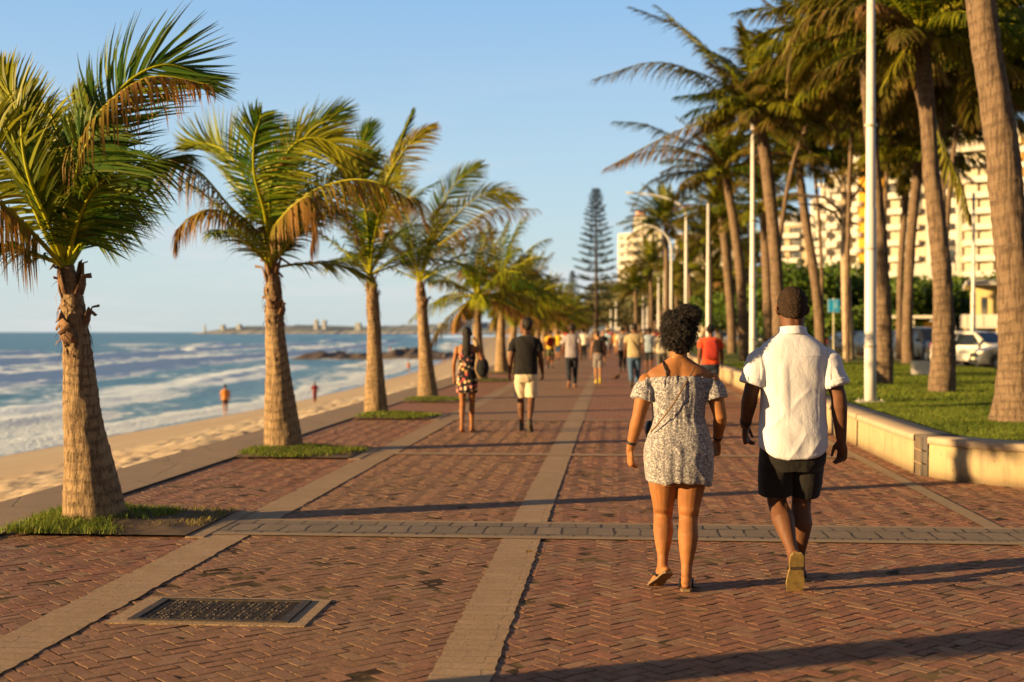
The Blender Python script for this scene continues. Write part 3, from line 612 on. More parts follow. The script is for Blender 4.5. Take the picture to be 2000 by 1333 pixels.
def trunk_geo(P, rads, n=28, step=0.03, ring=0.075, rough=0.012, seed=0.0, flare=1.0, ring_h=1.0):
    P = np.asarray(P, float); ln = np.linalg.norm(np.diff(P, axis=0), axis=1).sum(); m = max(8, int(ln / step)); ts = np.linspace(0, 1, m + 1)
    C = bez(P, ts); r = np.interp(ts, np.linspace(0, 1, len(rads)), rads); T = np.gradient(C, axis=0); T /= np.linalg.norm(T, axis=1)[:, None]
    X = np.cross(T, np.array([0, 1, 0.0])); X /= np.linalg.norm(X, axis=1)[:, None]; Y = np.cross(T, X)
    a = np.arange(n) * 2 * math.pi / n; s = ts[:, None] * ln
    sp = s + .02 * np.sin(a * 2 + seed)[None] + .018 * fbm(np.cos(a)[None] * 1.5 + s * .8, np.sin(a)[None] * 1.5 + 0 * s, seed)
    saw = np.abs(((sp / ring) % 1.0)); saw = (saw ** 3) * ring_h
    d = rough * (1.3 * fbm(np.cos(a)[None] * 3, np.sin(a)[None] * 3, s * 4 + seed, o=3) + .45 * saw) + .25 * rough * vnoise(a[None] * 9, s * 2, seed) 
    # low-frequency lumps
    d = d + r[:, None] * .05 * fbm(np.cos(a)[None], np.sin(a)[None], s * 1.3 + seed + 5, o=2)
    Rr = r[:, None] + d
    V = C[:, None, :] + Rr[..., None] * (X[:, None, :] * np.cos(a)[None, :, None] + Y[:, None, :] * np.sin(a)[None, :, None])
    global LAST_A
    rd = np.clip((((sp / ring) % 1.0) - .60) / .15, 0, 1) * (.55 + .45 * vnoise(a[None] * 3, s * 6, seed)); LAST_A = np.stack([rd, rd, rd, rd * 0 + 1], -1).reshape(-1, 4)
    V = V.reshape(-1, 3); i = np.arange(m)[:, None] * n + np.arange(n)[None]; j = np.arange(m)[:, None] * n + (np.arange(n)[None] + 1) % n
    Fq = np.stack([i, j, j + n, i + n], -1).reshape(-1, 4)
    return V, Fq, C, r
def husks(parent, C, r, top, rng, cnt=16, size=1.0):
    """dry boots and stubs around the top of a short trunk"""
    for i in range(cnt):
        az = rng.uniform(0, 2 * math.pi); f = rng.uniform(0, 1); z = top - f * .62 * size
        k = int(np.argmin(np.abs(C[:, 2] - z))); c = Vector(C[k]); rr = r[k]
        d = Vector((math.cos(az), math.sin(az), 0)); s = Vector((-d.y, d.x, 0))
        ln = rng.uniform(.12, .30) * size; w = rng.uniform(.035, .07) * size; tilt = rng.uniform(.15, .7)
        mb = MB(); pts = [c + d * (rr * .8), c + d * (rr + .015) + Vector((0, 0, ln * .45)), c + d * (rr + ln * .25 * tilt * 1.4) + Vector((0, 0, ln * .8)), c + d * (rr + ln * tilt) + Vector((0, 0, ln * (.85 if rng.random() > .4 else .5))) + s * rng.uniform(-.05, .05)]
        mb.tube(pts, [w, w * .85, w * .55, w * .35], 7, flat=.28, ref=d)
        mb.build('leaf_stub', M_HUSK, parent, True)
    # fibre skirt
    Vs = []; Fs = []
    for i in range(60):
        az = rng.uniform(0, 2 * math.pi); z = top - rng.uniform(.0, .7) * size; k = int(np.argmin(np.abs(C[:, 2] - z))); c = np.array(C[k]); rr = r[k]
        d = np.array([math.cos(az), math.sin(az), 0]); s = np.array([-d[1], d[0], 0]); l = rng.uniform(.06, .2) * size; w = rng.uniform(.004, .016)
        p0 = c + d * rr * .98; p1 = p0 + d * rng.uniform(.01, .06) + np.array([0, 0, -l * .5]) + s * rng.uniform(-.03, .03); p2 = p1 + d * rng.uniform(-.01, .05) + np.array([0, 0, -l * .5])
        b = len(Vs); Vs += [p0 - s * w, p0 + s * w, p1 + s * w * .8, p1 - s * w * .8, p2 + s * w * .1, p2 - s * w * .1]; Fs += [(b, b + 1, b + 2, b + 3), (b + 3, b + 2, b + 4, b + 5)]
    obj_from_mesh('trunk_fibre', np_mesh('trunk_fibre', Vs, Fs), M_HUSK, parent)

# ---- short coconut palms along the sea side -------------------------------------------------
ORD = ['nearest', 'second', 'third', 'fourth', 'fifth', 'sixth', 'seventh', 'eighth', 'ninth', 'tenth', 'eleventh', 'twelfth', 'thirteenth', 'fourteenth', 'fifteenth', 'sixteenth', 'seventeenth']
GL = 'short palms in a row along the sea side'
def short_palm(px, py, top, radpx, fronds, seed, label, sc=1.0, extra=10, D=None, crown_L=1.75, hus=16):
    """px,py: foot in the photograph; top: trunk-top pixel; fronds: list of (pixel path, depths, options)"""
    g = gp(px, py); D = g.y; s = D / F; rng = np.random.default_rng(seed)
    t = thing('palm_tree', label, 'palm tree', g, 0, GL)
    loc = lambda q, dy=0.0: np.array([(q[0] - px) * s, dy, (py - q[1]) * s])
    P = [loc(q) for q in top]; P[0][2] -= .08
    V, Fq, C, r = trunk_geo(P, [q * s for q in radpx], n=40 if D < 18 else 24, step=.012 if D < 18 else .03, ring=.072, rough=.013, seed=seed)
    obj_from_mesh('trunk', np_mesh('trunk', V, Fq, LAST_A), M_BARK, t, True)
    husks(t, C, r, C[-1][2] - .04, rng, hus, 1.0)
    T0 = C[-1]
    for i, (path, dep, o) in enumerate(fronds):
        dep = list(dep) + [dep[-1]] * (len(path) - len(dep))
        Pq = [T0 + np.array([0, 0, -.04])] + [loc(q, d) for q, d in zip(path, dep)]
        k = dict(side=(0, 1, 0), wind=(.18, 0, 0), width=.026, t0=.22); k.update(o); L = k.pop('L', .55) * 1.08
        if k.pop('flat', False): k['side'] = np.cross(Pq[-1] - Pq[0], (0, 1, 0)) / np.linalg.norm(np.cross(Pq[-1] - Pq[0], (0, 1, 0)))
        frond_obj('frond', t, M_FROND, Pq, L, k.pop('nl', 86), rng, rr=.020, **k)
    for i in range(extra):
        az = i * 2.399 + seed; el = R(78 - 60 * (i / max(1, extra - 1)) + rng.uniform(-8, 8)); Lr = crown_L * rng.uniform(.8, 1.05)
        c = gen_curve(az, el, Lr, .10 + .05 * rng.random(), wind=(.03, 0)) + T0
        frond_obj('frond', t, M_FROND, c, .50, 64, rng, width=.027, droop=.45, dry=rng.choice([.0, .05, .2, .6], p=[.5, .3, .13, .07]), yel=rng.uniform(.0, .45), wind=(.15, 0, 0), rr=.018)
    return t
def path(*a): return list(a)
short_palm(190, 1024, [(190, 1024), (176, 930), (160, 800), (152, 700), (143, 600), (134, 535), (128, 505)], [66, 54, 39, 31, 26, 22, 16, 14], [
    (path((150, 380), (172, 240), (228, 140), (310, 92), (392, 112)), (.0, .1, .15, .2, .3), dict(flat=True, L=.60, droop=.10, fwd=.55, yel=.12, dry=.02, wind=(.22, 0, .12))),
    (path((150, 400), (168, 270), (235, 195), (330, 142), (445, 158)), (-.1, -.15, -.25, -.3, -.3), dict(L=.40, droop=1.5, fwd=.3, yel=.55, dry=.55, lift=-.2, ragged=.5)),
    (path((150, 440), (165, 360), (188, 300), (222, 245)), (-.1, -.2, -.3, -.35), dict(flat=True, L=.66, droop=.32, fwd=.25, yel=.08, dry=.0, t0=.2, wind=(.25, 0, 0), nl=74)),
    (path((108, 400), (75, 290), (45, 190), (10, 118)), (-.1, -.15, -.2, -.2), dict(flat=True, L=.44, droop=.0, fwd=.75, yel=.7, dry=.03)),
    (path((112, 420), (92, 340), (82, 250), (95, 175)), (-.2, -.35, -.4, -.4), dict(flat=True, L=.38, droop=.0, fwd=.9, yel=.45, dry=.02)),
    (path((118, 400), (100, 290), (72, 200), (56, 118)), (.2, .5, .8, .9), dict(flat=True, L=.50, droop=.0, fwd=.75, yel=.35, dry=.05)),
    (path((100, 440), (75, 350), (38, 280), (-10, 230), (-70, 215)), (-.15, -.3, -.4, -.5, -.5), dict(flat=True, L=.50, droop=.25, fwd=.3, yel=.75, dry=.08)),
    (path((105, 380), (85, 270), (55, 190), (0, 160), (-60, 185)), (.1, .3, .4, .5, .5), dict(flat=True, L=.42, droop=.5, fwd=.4, yel=.6, dry=.1)),
    (path((98, 450), (60, 390), (15, 350), (-60, 360)), (-.3, -.6, -.8, -.9), dict(L=.55, droop=1.4, fwd=.3, yel=.2, dry=.75, ragged=.4)),
        (path((112, 430), (98, 330), (95, 240), (112, 170)), (.3, .4, .5, .5), dict(flat=True, L=.42, droop=.0, fwd=.8, yel=.5, dry=.05)),
    (path((140, 420), (150, 330), (175, 260), (240, 230)), (.4, .9, 1.3, 1.5), dict(L=.5, droop=.4, yel=.2, dry=.0)),
    (path((120, 420), (112, 330), (95, 250), (60, 200)), (.5, .9, 1.3, 1.6), dict(L=.5, droop=.3, yel=.4, dry=.0)),
    (path((128, 420), (126, 330), (118, 250)), (.1, .25, .4), dict(flat=True, L=.42, droop=.1, fwd=.9, yel=.3, dry=.0)),
], 3, 'nearest short coconut palm in the sea-side row, bottle-shaped trunk and torn fronds', extra=4, crown_L=1.1)
short_palm(556, 882, [(556, 882), (548, 800), (541, 700), (537, 620), (535, 570), (532, 535), (530, 518)], [41, 33, 24, 19, 17, 16, 12, 10], [
    (path((515, 440), (488, 370), (438, 290), (385, 262), (345, 266)), (.0, .1, .2, .3, .3), dict(flat=True, L=.62, droop=.0, fwd=.7, yel=.45, dry=.02, wind=(.1, 0, .25))),
    (path((510, 450), (460, 400), (400, 330), (345, 312), (285, 322)), (-.2, -.3, -.4, -.5, -.5), dict(L=.55, droop=1.2, yel=.2, dry=.5, ragged=.4)),
    (path((512, 470), (480, 425), (430, 410), (385, 440), (372, 478)), (-.2, -.4, -.6, -.7, -.7), dict(L=.42, droop=.9, yel=.5, dry=.55, ragged=.3)),
    (path((535, 420), (535, 340), (565, 250), (640, 182)), (.2, .4, .7, .9), dict(flat=True, L=.68, droop=.05, fwd=.6, yel=.1, dry=.05, wind=(.2, 0, .1))),
    (path((540, 430), (550, 360), (600, 285), (660, 278), (715, 318)), (-.3, -.5, -.6, -.6, -.6), dict(flat=True, L=.62, droop=.35, fwd=.5, yel=.75, dry=.12)),
    (path((545, 460), (585, 420), (640, 390), (655, 440), (650, 480)), (-.4, -.7, -.9, -1, -1), dict(L=.5, droop=1.1, yel=.3, dry=.7, ragged=.3)),
    (path((545, 450), (610, 390), (700, 360), (770, 366), (830, 398)), (-.3, -.6, -.8, -.9, -.9), dict(L=.5, droop=1.0, yel=.55, dry=.45, ragged=.3)),
    (path((538, 420), (535, 350), (548, 290), (570, 250)), (-.5, -.9, -1.2, -1.4), dict(flat=True, L=.62, droop=.3, fwd=.35, yel=.1, dry=.0)),
    (path((522, 430), (508, 360), (500, 300), (520, 240)), (.3, .6, .9, 1.1), dict(flat=True, L=.55, droop=.1, yel=.3, dry=.0)),
    (path((540, 430), (570, 360), (620, 310), (690, 260)), (.5, 1.0, 1.4, 1.6), dict(flat=True, L=.55, droop=.3, yel=.2, dry=.1)),
    (path((525, 440), (500, 390), (460, 370), (400, 400)), (.6, 1.0, 1.4, 1.6), dict(L=.5, droop=.7, yel=.3, dry=.3)),
], 5, 'second short coconut palm in the sea-side row, fronds arching right over its neighbour', extra=7, crown_L=1.6)
short_palm(735, 812, [(735, 812), (733, 740), (731, 660), (729, 600), (726, 560), (722, 535)], [26, 20, 14.5, 12.5, 12, 10, 7], [
    (path((735, 430), (755, 340), (782, 260), (802, 212)), (0, .1, .2, .2), dict(flat=True, L=.36, droop=.0, fwd=1.0, yel=.15, dry=.0)),
    (path((735, 440), (760, 360), (805, 290), (855, 252)), (-.2, -.4, -.5, -.6), dict(flat=True, L=.5, droop=.3, fwd=.6, yel=.7, dry=.3)),
    (path((715, 430), (700, 340), (690, 270), (700, 225)), (.3, .6, .8, .9), dict(flat=True, L=.6, droop=.0, yel=.1, dry=.0, fwd=.7)),
    (path((705, 450), (665, 400), (610, 390), (585, 430)), (-.2, -.4, -.5, -.6), dict(L=.5, droop=1., yel=.3, dry=.6)),
    (path((740, 450), (775, 410), (825, 390), (850, 440)), (-.3, -.6, -.8, -.9), dict(L=.5, droop=.9, yel=.2, dry=.4)),
    (path((725, 440), (722, 360), (735, 300)), (-.4, -.8, -1.2), dict(flat=True, L=.6, droop=.2, yel=.15, dry=.0)),
], 8, 'third short coconut palm in the sea-side row, one narrow frond pointing straight up', extra=11, crown_L=2.1, hus=10)
short_palm(836, 780, [(836, 780), (832, 710), (827, 640), (823, 580), (820, 548)], [22, 16, 12, 10.5, 9.5, 6], [
    (path((840, 470), (860, 400), (890, 350), (935, 318)), (.1, .2, .3, .3), dict(flat=True, L=.6, droop=.1, yel=.15, dry=.1)),
    (path((845, 480), (890, 420), (950, 375), (1012, 385)), (0, 0, .1, .1), dict(flat=True, L=.62, droop=.3, yel=.2, dry=.2)),
    (path((850, 490), (905, 450), (970, 412), (1055, 412)), (-.3, -.5, -.6, -.6), dict(L=.5, droop=.9, yel=.2, dry=.5)),
    (path((810, 470), (785, 390), (770, 320)), (.1, .2, .3), dict(flat=True, L=.55, droop=.1, yel=.4, dry=.1)),
    (path((805, 490), (770, 450), (745, 500)), (-.2, -.4, -.5), dict(L=.5, droop=.8, yel=.4, dry=.5)),
], 13, 'fourth short coconut palm in the sea-side row, long frond reaching right toward the path', extra=12, crown_L=2.3, hus=10)
# further palms of the row share a few crowns
def crown_mesh(name, seed, nf, L, ll, nl, wind=(0.03, 0), lw=(0.1, 0, 0), width=.05, segs=2, dryp=(.45, .25, .2, .1), elr=(80, -18), sag=.1, ymax=.7, lastdry=.5, tipdry=.22, dmul=1.0):
    rng = np.random.default_rng(seed); G = []
    for i in range(nf):
        az = i * 2.399 + seed; u = i / (nf - 1); el = R(elr[0] + (elr[1] - elr[0]) * u + rng.uniform(-8, 8)); Lr = L * rng.uniform(.82, 1.08)
        c = gen_curve(az, el, Lr, sag * rng.uniform(.8, 1.4), wind=wind)
        dry = rng.choice([.0, .08, .3, .8], p=dryp)
        if u > .9: dry = max(dry, lastdry)
        G.append(frond_geo(c, ll, nl, rng, width=width, droop=(.7 + .5 * u) * dmul, dry=dry, yel=rng.uniform(.05, ymax), wind=lw, rr=.025, segs=segs, t0=.18, tipdry=tipdry))
    V, Fq, A = join_geo(G); return np_mesh(name, V, Fq, A)
CR_S = [crown_mesh('short_crown', 20 + i, 25, 2.25, .56, 40, wind=(.05, 0), lw=(.12, 0, 0), width=.05, ymax=.75, dryp=(.55, .27, .12, .06), lastdry=.3, tipdry=.12) for i in range(3)]
for me in CR_S: me.materials.append(M_FROND)
TR_S = []
for i in range(3):
    V, Fq, C, r = trunk_geo([(0, 0, -.08), (-.03, 0, .7), (-.06 + .05 * i, 0, 1.5), (-.05 + .05 * i, 0, 2.45)], [.30, .21, .155, .13, .12], n=16, step=.06, seed=i, ring=.12, rough=.015)
    me = np_mesh('short_trunk', V, Fq, LAST_A); me.materials.append(M_BARK); TR_S.append((me, C[-1]))
srow = [40, 47.5, 54, 61, 68, 75, 82, 90, 98, 107, 117, 128, 140]
rng = random.Random(4)
for i, D in enumerate(srow):
    t = thing('palm_tree', '%s short palm from the camera in the sea-side row, in soft focus' % ORD[min(i + 4, 16)], 'palm tree', (-4.15 + rng.uniform(-.15, .15), D, 0), 0, GL)
    k = i % 3; o = obj_from_mesh('trunk', TR_S[k][0], M_BARK, t, True); c = obj_from_mesh('crown', CR_S[(i * 2 + 1) % 3], M_FROND, t)
    c.location = TR_S[k][1]; c.rotation_euler = (0, 0, rng.uniform(-.5, .5)); sc = [1.08, 1.32, 1.1, 1.22, 1.05][i] if i < 5 else rng.uniform(.95, 1.2); t.scale = (1, 1, sc)
# palm just out of the frame on the left, whose shadow crosses the foreground
t = thing('palm_tree', 'short palm left of the frame whose shadow crosses the foreground', 'palm tree', (-4.3, 3.86, 0), 0, GL)
obj_from_mesh('trunk', TR_S[0][0], M_BARK, t, True); c = obj_from_mesh('crown', CR_S[0], M_FROND, t); c.location = TR_S[0][1]; c.scale = (.62, .62, .8)

# ---- planting beds round the short palms ----------------------------------------------------
def blades(name, pts, h, w, rng, mat, lean=.5, parent=None):
    n = len(pts); az = rng.uniform(0, 2 * math.pi, n); l = h * rng.uniform(.45, 1.2, n); d = np.stack([np.cos(az), np.sin(az), 0 * az], 1); s = np.stack([-np.sin(az), np.cos(az), 0 * az], 1) * (w * rng.uniform(.6, 1.2, n))[:, None]
    le = rng.uniform(.1, lean * 2, n)[:, None]; up = np.array([0, 0, 1.0])
    p1 = pts + up * (l * .6)[:, None] + d * l[:, None] * le * .35; p2 = pts + up * (l * .95)[:, None] + d * l[:, None] * le
    V = np.stack([pts - s, pts + s, p1 + s * .7, p1 - s * .7, p2 + s * .12, p2 - s * .12], 1).reshape(-1, 3); b = np.arange(n)[:, None] * 6
    Fq = np.concatenate([b + np.array([[0, 1, 2, 3]]), b + np.array([[3, 2, 4, 5]])]); t = rng.random(n)[:, None] * np.ones((1, 6))
    A = np.stack([t, t, t, np.ones_like(t)], -1).reshape(-1, 4)
    o = obj_from_mesh(name, np_mesh(name, V, Fq, A), mat, parent); return o
nprng = np.random.default_rng(77)
beds = [(10.1, 1.5), (16.05, 1.55), (23.0, 1.6), (28.4, 1.7), (40, 1.8), (47.5, 1.8), (54, 1.8), (61, 1.8), (68, 1.8)]
for i, (D, dp_) in enumerate(beds):
    y0, y1 = D - dp_ * .47, D + dp_ * .47; x0, x1 = -4.62, -3.22
    n = 36; xs = np.linspace(x0, x1, n); yy = np.linspace(y0, y1, n); Yb, Xb = np.meshgrid(yy, xs, indexing='ij')
    ed = np.minimum(np.minimum(Xb - x0, x1 - Xb), np.minimum(Yb - y0, y1 - Yb)); mound = np.clip(ed / .3, 0, 1)
    dist = np.hypot(Xb + 4.15, Yb - D); Zb = .018 + mound * (.012 + .055 * np.exp(-(dist / .45) ** 2) + .02 * np.abs(fbm(Xb * 6, Yb * 6, i)))
    o = obj_from_mesh('soil', grid_mesh('soil', Xb, Yb, Zb), M_SOIL, smooth=True); tag(o, kind='structure')
    mb = MB(); mb.box((x1 + .07, D, -.002), (.14, y1 - y0, .022)); o = mb.build('bed_edging', M_CONC); tag(o, kind='structure')
    N = [9000, 7000, 4000, 2600, 900, 700, 500, 400, 300][i]
    P = np.stack([nprng.uniform(x0 - .06, x1 + .08, N), nprng.uniform(y0 - .07, y1 + .07, N)], 1)
    dd = np.hypot(P[:, 0] + 4.15, (P[:, 1] - D)); dens = fbm(P[:, 0] * 2.2, P[:, 1] * 2.2, i + .5, o=2)
    if i == 0: keep = (dens + (-P[:, 0] - 3.95) * 1.3 > -.05 + .2 * nprng.random(N)) & (dd > .2)
    else: keep = (((P[:, 0] + 3.98) / .80) ** 2 + ((P[:, 1] - D) / (dp_ * .5)) ** 2 + .5 * dens < 1 - .35 * nprng.random(N)) & (dd > .12)
    P = P[keep]; Pz = np.concatenate([P, np.full((len(P), 1), .025)], 1); Pz[:, 2] += .05 * np.exp(-(dd[keep] / .45) ** 2)
    o = blades('grass', Pz, .06 if i < 1 else .05, .0045 if i < 2 else .008, nprng, M_GRASS, .7); tag(o, kind='stuff', cat='grass', label='tufts of green grass round the foot of the %s sea-side palm' % ORD[i])
    if i < 3:
        N2 = 2600 // (i + 1); P = np.stack([nprng.uniform(x0, x1, N2), nprng.uniform(y0, y1, N2), np.full(N2, .022)], 1)
        P = P[fbm(P[:, 0] * 4, P[:, 1] * 4, 3.3 + i, o=2) > 0]
        o = blades('dry_grass', P, .04, .005, nprng, M_DRYGRASS, 1.0); tag(o, kind='stuff', cat='grass', label='dry grass litter on the soil round the %s sea-side palm' % ORD[i])
# ================================================================ planter wall and lawn on the right
def wall_curve():
    pts = [(3.42, 130), (3.42, 60), (3.36, 30), (3.28, 18), (3.26, 15.2)]
    cx, cy, r = 5.0, 14.55, 1.76
    for a in np.linspace(192, 270, 14): pts.append((cx + r * math.cos(R(a)), cy + r * math.sin(R(a))))
    pts += [(6.5, 12.78), (9, 12.9), (12.5, 13.4)]
    return pts
WC = wall_curve()
def resample(pts, step):
    P = np.array(pts, float); d = np.r_[0, np.cumsum(np.linalg.norm(np.diff(P, axis=0), axis=1))]; s = np.arange(0, d[-1], step)
    return np.stack([np.interp(s, d, P[:, k]) for k in (0, 1)], 1), s
WP, WS = resample(WC, 0.05)
Tn = np.gradient(WP, axis=0); Tn /= np.linalg.norm(Tn, axis=1)[:, None]; Nn = np.stack([-Tn[:, 1], Tn[:, 0]], 1)   # left of travel = lawn side
for _ in range(60): Nn = (Nn + np.roll(Nn, 1, 0) + np.roll(Nn, -1, 0)); Nn /= np.linalg.norm(Nn, axis=1)[:, None]
Nn[:60] = Nn[60]; Nn[-60:] = Nn[-61]
WH = 0.43
wt_ = thing('planter_wall', 'low yellowish plastered planter wall curving round the lawn', 'wall', (0, 0, 0))
def sweep(name, lo, hi, prof, mat, parent, z0=0.0):
    P = WP[lo:hi]; N_ = Nn[lo:hi]; n = len(prof); rows = []
    for o_, z_ in prof: rows.append(np.concatenate([P + N_ * o_, np.full((len(P), 1), z_)], 1))
    V = np.stack(rows, 1).reshape(-1, 3); m_ = len(P)
    i = np.arange(m_ - 1)[:, None] * n + np.arange(n)[None]; j = np.arange(m_ - 1)[:, None] * n + (np.arange(n)[None] + 1) % n
    Fq = np.stack([i, j, j + n, i + n], -1).reshape(-1, 4); Fq = np.concatenate([Fq])
    me = np_mesh(name, V, Fq); return obj_from_mesh(name, me, mat, parent)
# body in bays, dark brick piece set in at the start of the bend, coping on top
def widx(y):   # index where the straight run passes forward distance y
    return int(np.argmin(np.abs(WP[:, 1] - y) + (WP[:, 0] > 3.6) * 99))
ib = widx(14.25); bays = [0] + [widx(y) for y in (100, 84, 68, 56, 46, 38, 31, 25.5, 21.5, 17.6)] + [ib, ib + 6, ib + 62, len(WP)]
bp = [(0.0, -0.02), (0.006, .34), (0.02, .352), (.38, .352), (.38, -0.02)]
for k in range(len(bays) - 1):
    a, b = bays[k], bays[k + 1]
    if a == ib:
        sweep('brick_inset', a, b + 1, [(-.012, -.01), (-.012, .437), (.37, .437), (.37, -.01)], M_INSET, wt_)
        continue
    sweep('wall_bay', a, b - 1 if b < len(WP) else b, bp, M_WALL, wt_)
    sweep('coping', a, b - 0 if b < len(WP) else b, [(-.015, .352), (-.015, .415), (-.002, .43), (.40, .43), (.41, .415), (.41, .352)], M_COPE, wt_)
# small render joint strips in the inset
mb = MB()
P_ = WP[ib]; N_ = Nn[ib]; T_ = Tn[ib]
for z in (.14, .28): mb.box((P_[0] - N_[0] * .014 + T_[0] * .14, P_[1] - N_[1] * .014 + T_[1] * .14, z), (.30, .008, .012), rz=math.atan2(T_[1], T_[0]))
for q in (.07, .14, .21): mb.box((P_[0] - N_[0] * .014 + T_[0] * q, P_[1] - N_[1] * .014 + T_[1] * q, .21), (.008, .008, .42), rz=math.atan2(T_[1], T_[0]))
mb.build('mortar_joint', M_KERB, wt_)
LZ = 0.375
# lawn surface: from the inner face of the wall to the road
inner = WP + Nn * .36
LX1 = 13.2
keepi = inner[:, 1] < 125
inn = inner[keepi][::3]
gx = np.linspace(0, 1, 60) ** 1.15
rows = []
Yl = []
order = inn[inn[:, 0] < 3.75]           # straight run
ysL = np.concatenate([np.linspace(13.3, 20, 70), np.linspace(20.2, 60, 120), np.linspace(61, 125, 50)])
def xin(y):                              # inner edge of the lawn at forward distance y
    c = inn[np.abs(inn[:, 1] - y) < 0.35]
    return c[:, 0].min() if len(c) else 3.75
XI = np.array([xin(y) for y in ysL]); XI[:3] = [max(x, 4.7) for x in XI[:3]]
Xl = XI[:, None] + (LX1 - XI[:, None]) * gx[None]; Yl = np.repeat(ysL[:, None], 60, 1)
def lawn_z(X, Y): return LZ + .035 * fbm(np.asarray(X) * .35, np.asarray(Y) * .35, o=3) + .012 * vnoise(np.asarray(X) * 3, np.asarray(Y) * 3) - np.clip((np.asarray(X) - 10) / 3.2, 0, 1) * .14
o = obj_from_mesh('lawn', grid_mesh('lawn', Xl, Yl, lawn_z(Xl, Yl)), M_LAWN, smooth=True); tag(o, kind='structure')
# strip between the bend of the wall and the first lawn row
sheet('lawn_edge_soil', [(4.2, 13.45), (5.0, 13.2), (7, 13.15), (13.2, 13.75), (13.2, 14.2), (4.2, 14.2)], LZ - .06, M_LAWN)
nr_ = np.random.default_rng(5)
def lawn_blades(n, y0, y1, h, w, xmax):
    Y = y0 + (y1 - y0) * nr_.random(n) ** 1.15; X = 3.6 + (xmax - 3.6) * nr_.random(n)
    k = X > np.array([xin(y) if y < 17 else 3.75 for y in Y]); X, Y = X[k], Y[k]
    vis = X < 1.05 + Y * .305 + .5; X, Y = X[vis], Y[vis]
    P = np.stack([X, Y, lawn_z(X, Y) - .005], 1); return P
P = lawn_blades(110000, 13.0, 22, .05, .004, 9); o = blades('grass', P, .055, .0045, nr_, M_GRASS, .9); tag(o, kind='stuff', cat='grass', label='sunlit green lawn grass just behind the bend of the planter wall')
P = lawn_blades(120000, 22, 48, .06, .008, 13); o = blades('grass', P, .065, .011, nr_, M_GRASS, .9); tag(o, kind='stuff', cat='grass', label='green lawn grass farther back between the tall palms and lamp poles')
# road, kerb, parking, far pavement
sheet('road', rect(13.35, 30, 23.5, 420), 0.06, M_ASPH)
mb = MB(); mb.box((13.27, 225, .12), (.16, 390, .24)); o = mb.build('kerb', M_KERB); tag(o, kind='structure')
mb = MB(); mb.box((23.6, 225, .10), (.2, 390, .2)); o = mb.build('kerb', M_KERB); tag(o, kind='structure')
sheet('pavement', rect(23.7, 30, 30, 420), 0.17, M_CONC)
sheet('lawn', rect(30, 30, 90, 420), 0.15, M_LAWN)
mb = MB()
for i in range(40): mb.box((18.4, 36 + i * 9.0, .066), (.12, 3.0, .006))
o = mb.build('lane_marking', simple('road_paint', (.7, .68, .62), .7)); tag(o, kind='structure')
# ---------------------------------------------------------------- tall palms
GR = 'tall coconut palms on the lawn'
CR_T = [crown_mesh('tall_crown', 40 + i, 34, 3.5, .78, 60, wind=(-.025, 0), lw=(-.12, 0, .0), width=.07, segs=3, dryp=(.62, .24, .11, .03), elr=(80, -14), sag=.085, ymax=.85, dmul=.72, lastdry=.3, tipdry=.08) for i in range(4)]
for me in CR_T: me.materials.append(M_FRONDR)
def nuts(parent, c, rng, n=7):
    for i in range(n):
        a = rng.uniform(0, 6.28); q = MB(); q.ell((c[0] + .24 * math.cos(a), c[1] + .24 * math.sin(a), c[2] - .12 - .16 * rng.random()), (.10, .10, .13), 10, 7); q.build('coconut', M_NUT, parent, True)
def tall_palm(foot, D, topv, radpx, seed, label, crown=0, rz=0.0, sc=1.0, fronds=(), nut=True, det=True, zbase=None, gen=True):
    """foot: pixel of the foot; topv: pixel path of the trunk"""
    zb = LZ if zbase is None else zbase
    g = dp(foot[0], foot[1], D); g = Vector((g.x, D, zb)); s = D / F; rng = np.random.default_rng(seed)
    t = thing('palm_tree', label, 'palm tree', g, 0, GR)
    loc = lambda q, dy=0.0: np.array([(q[0] - foot[0]) * s, dy, CAM_H + (648 - q[1]) * s - zb])
    P = [loc(q) for q in topv]; P[0][2] = -.1
    V, Fq, C, r = trunk_geo(P, [q * s for q in radpx], n=32 if D < 30 else 18, step=.025 if D < 30 else .07, ring=.16, rough=.016, seed=seed, ring_h=1.0)
    obj_from_mesh('trunk', np_mesh('trunk', V, Fq, LAST_A), M_BARKR, t, True)
    T0 = C[-1]
    if gen:
        c = obj_from_mesh('crown', CR_T[crown], M_FRONDR, t); c.location = T0 + np.array([0, 0, -.05]); c.rotation_euler = (0, 0, rz); c.scale = (sc, sc, sc)
    for path_, dep, o in fronds:
        dep = list(dep) + [dep[-1]] * len(path_)
        Pq = [T0] + [loc(q, d) for q, d in zip(path_, dep)]; k = dict(side=(0, 1, 0), wind=(-.1, 0, 0), width=.065, segs=3, rr=.03); k.update(o); L = k.pop('L', .7)
        if k.pop('flat', False): v = np.cross(Pq[-1] - Pq[0], (0, 1, 0)); k['side'] = v / np.linalg.norm(v)
        frond_obj('frond', t, M_FRONDR, Pq, L, k.pop('nl', 66), rng, **k)
    if nut: nuts(t, T0, rng)
    if det:
        mb = MB()
        for i in range(10):
            a = rng.uniform(0, 6.28); d = Vector((math.cos(a), math.sin(a), 0)); c0 = Vector(T0); l = rng.uniform(.2, .5)
            mb.tube([c0 + d * .08, c0 + d * .22 + Vector((0, 0, -.05)), c0 + d * .30 + Vector((0, 0, -l))], [.04, .03, .01], 5, flat=.5, ref=d)
        mb.build('dead_sheath', M_HUSK, t)
    return t
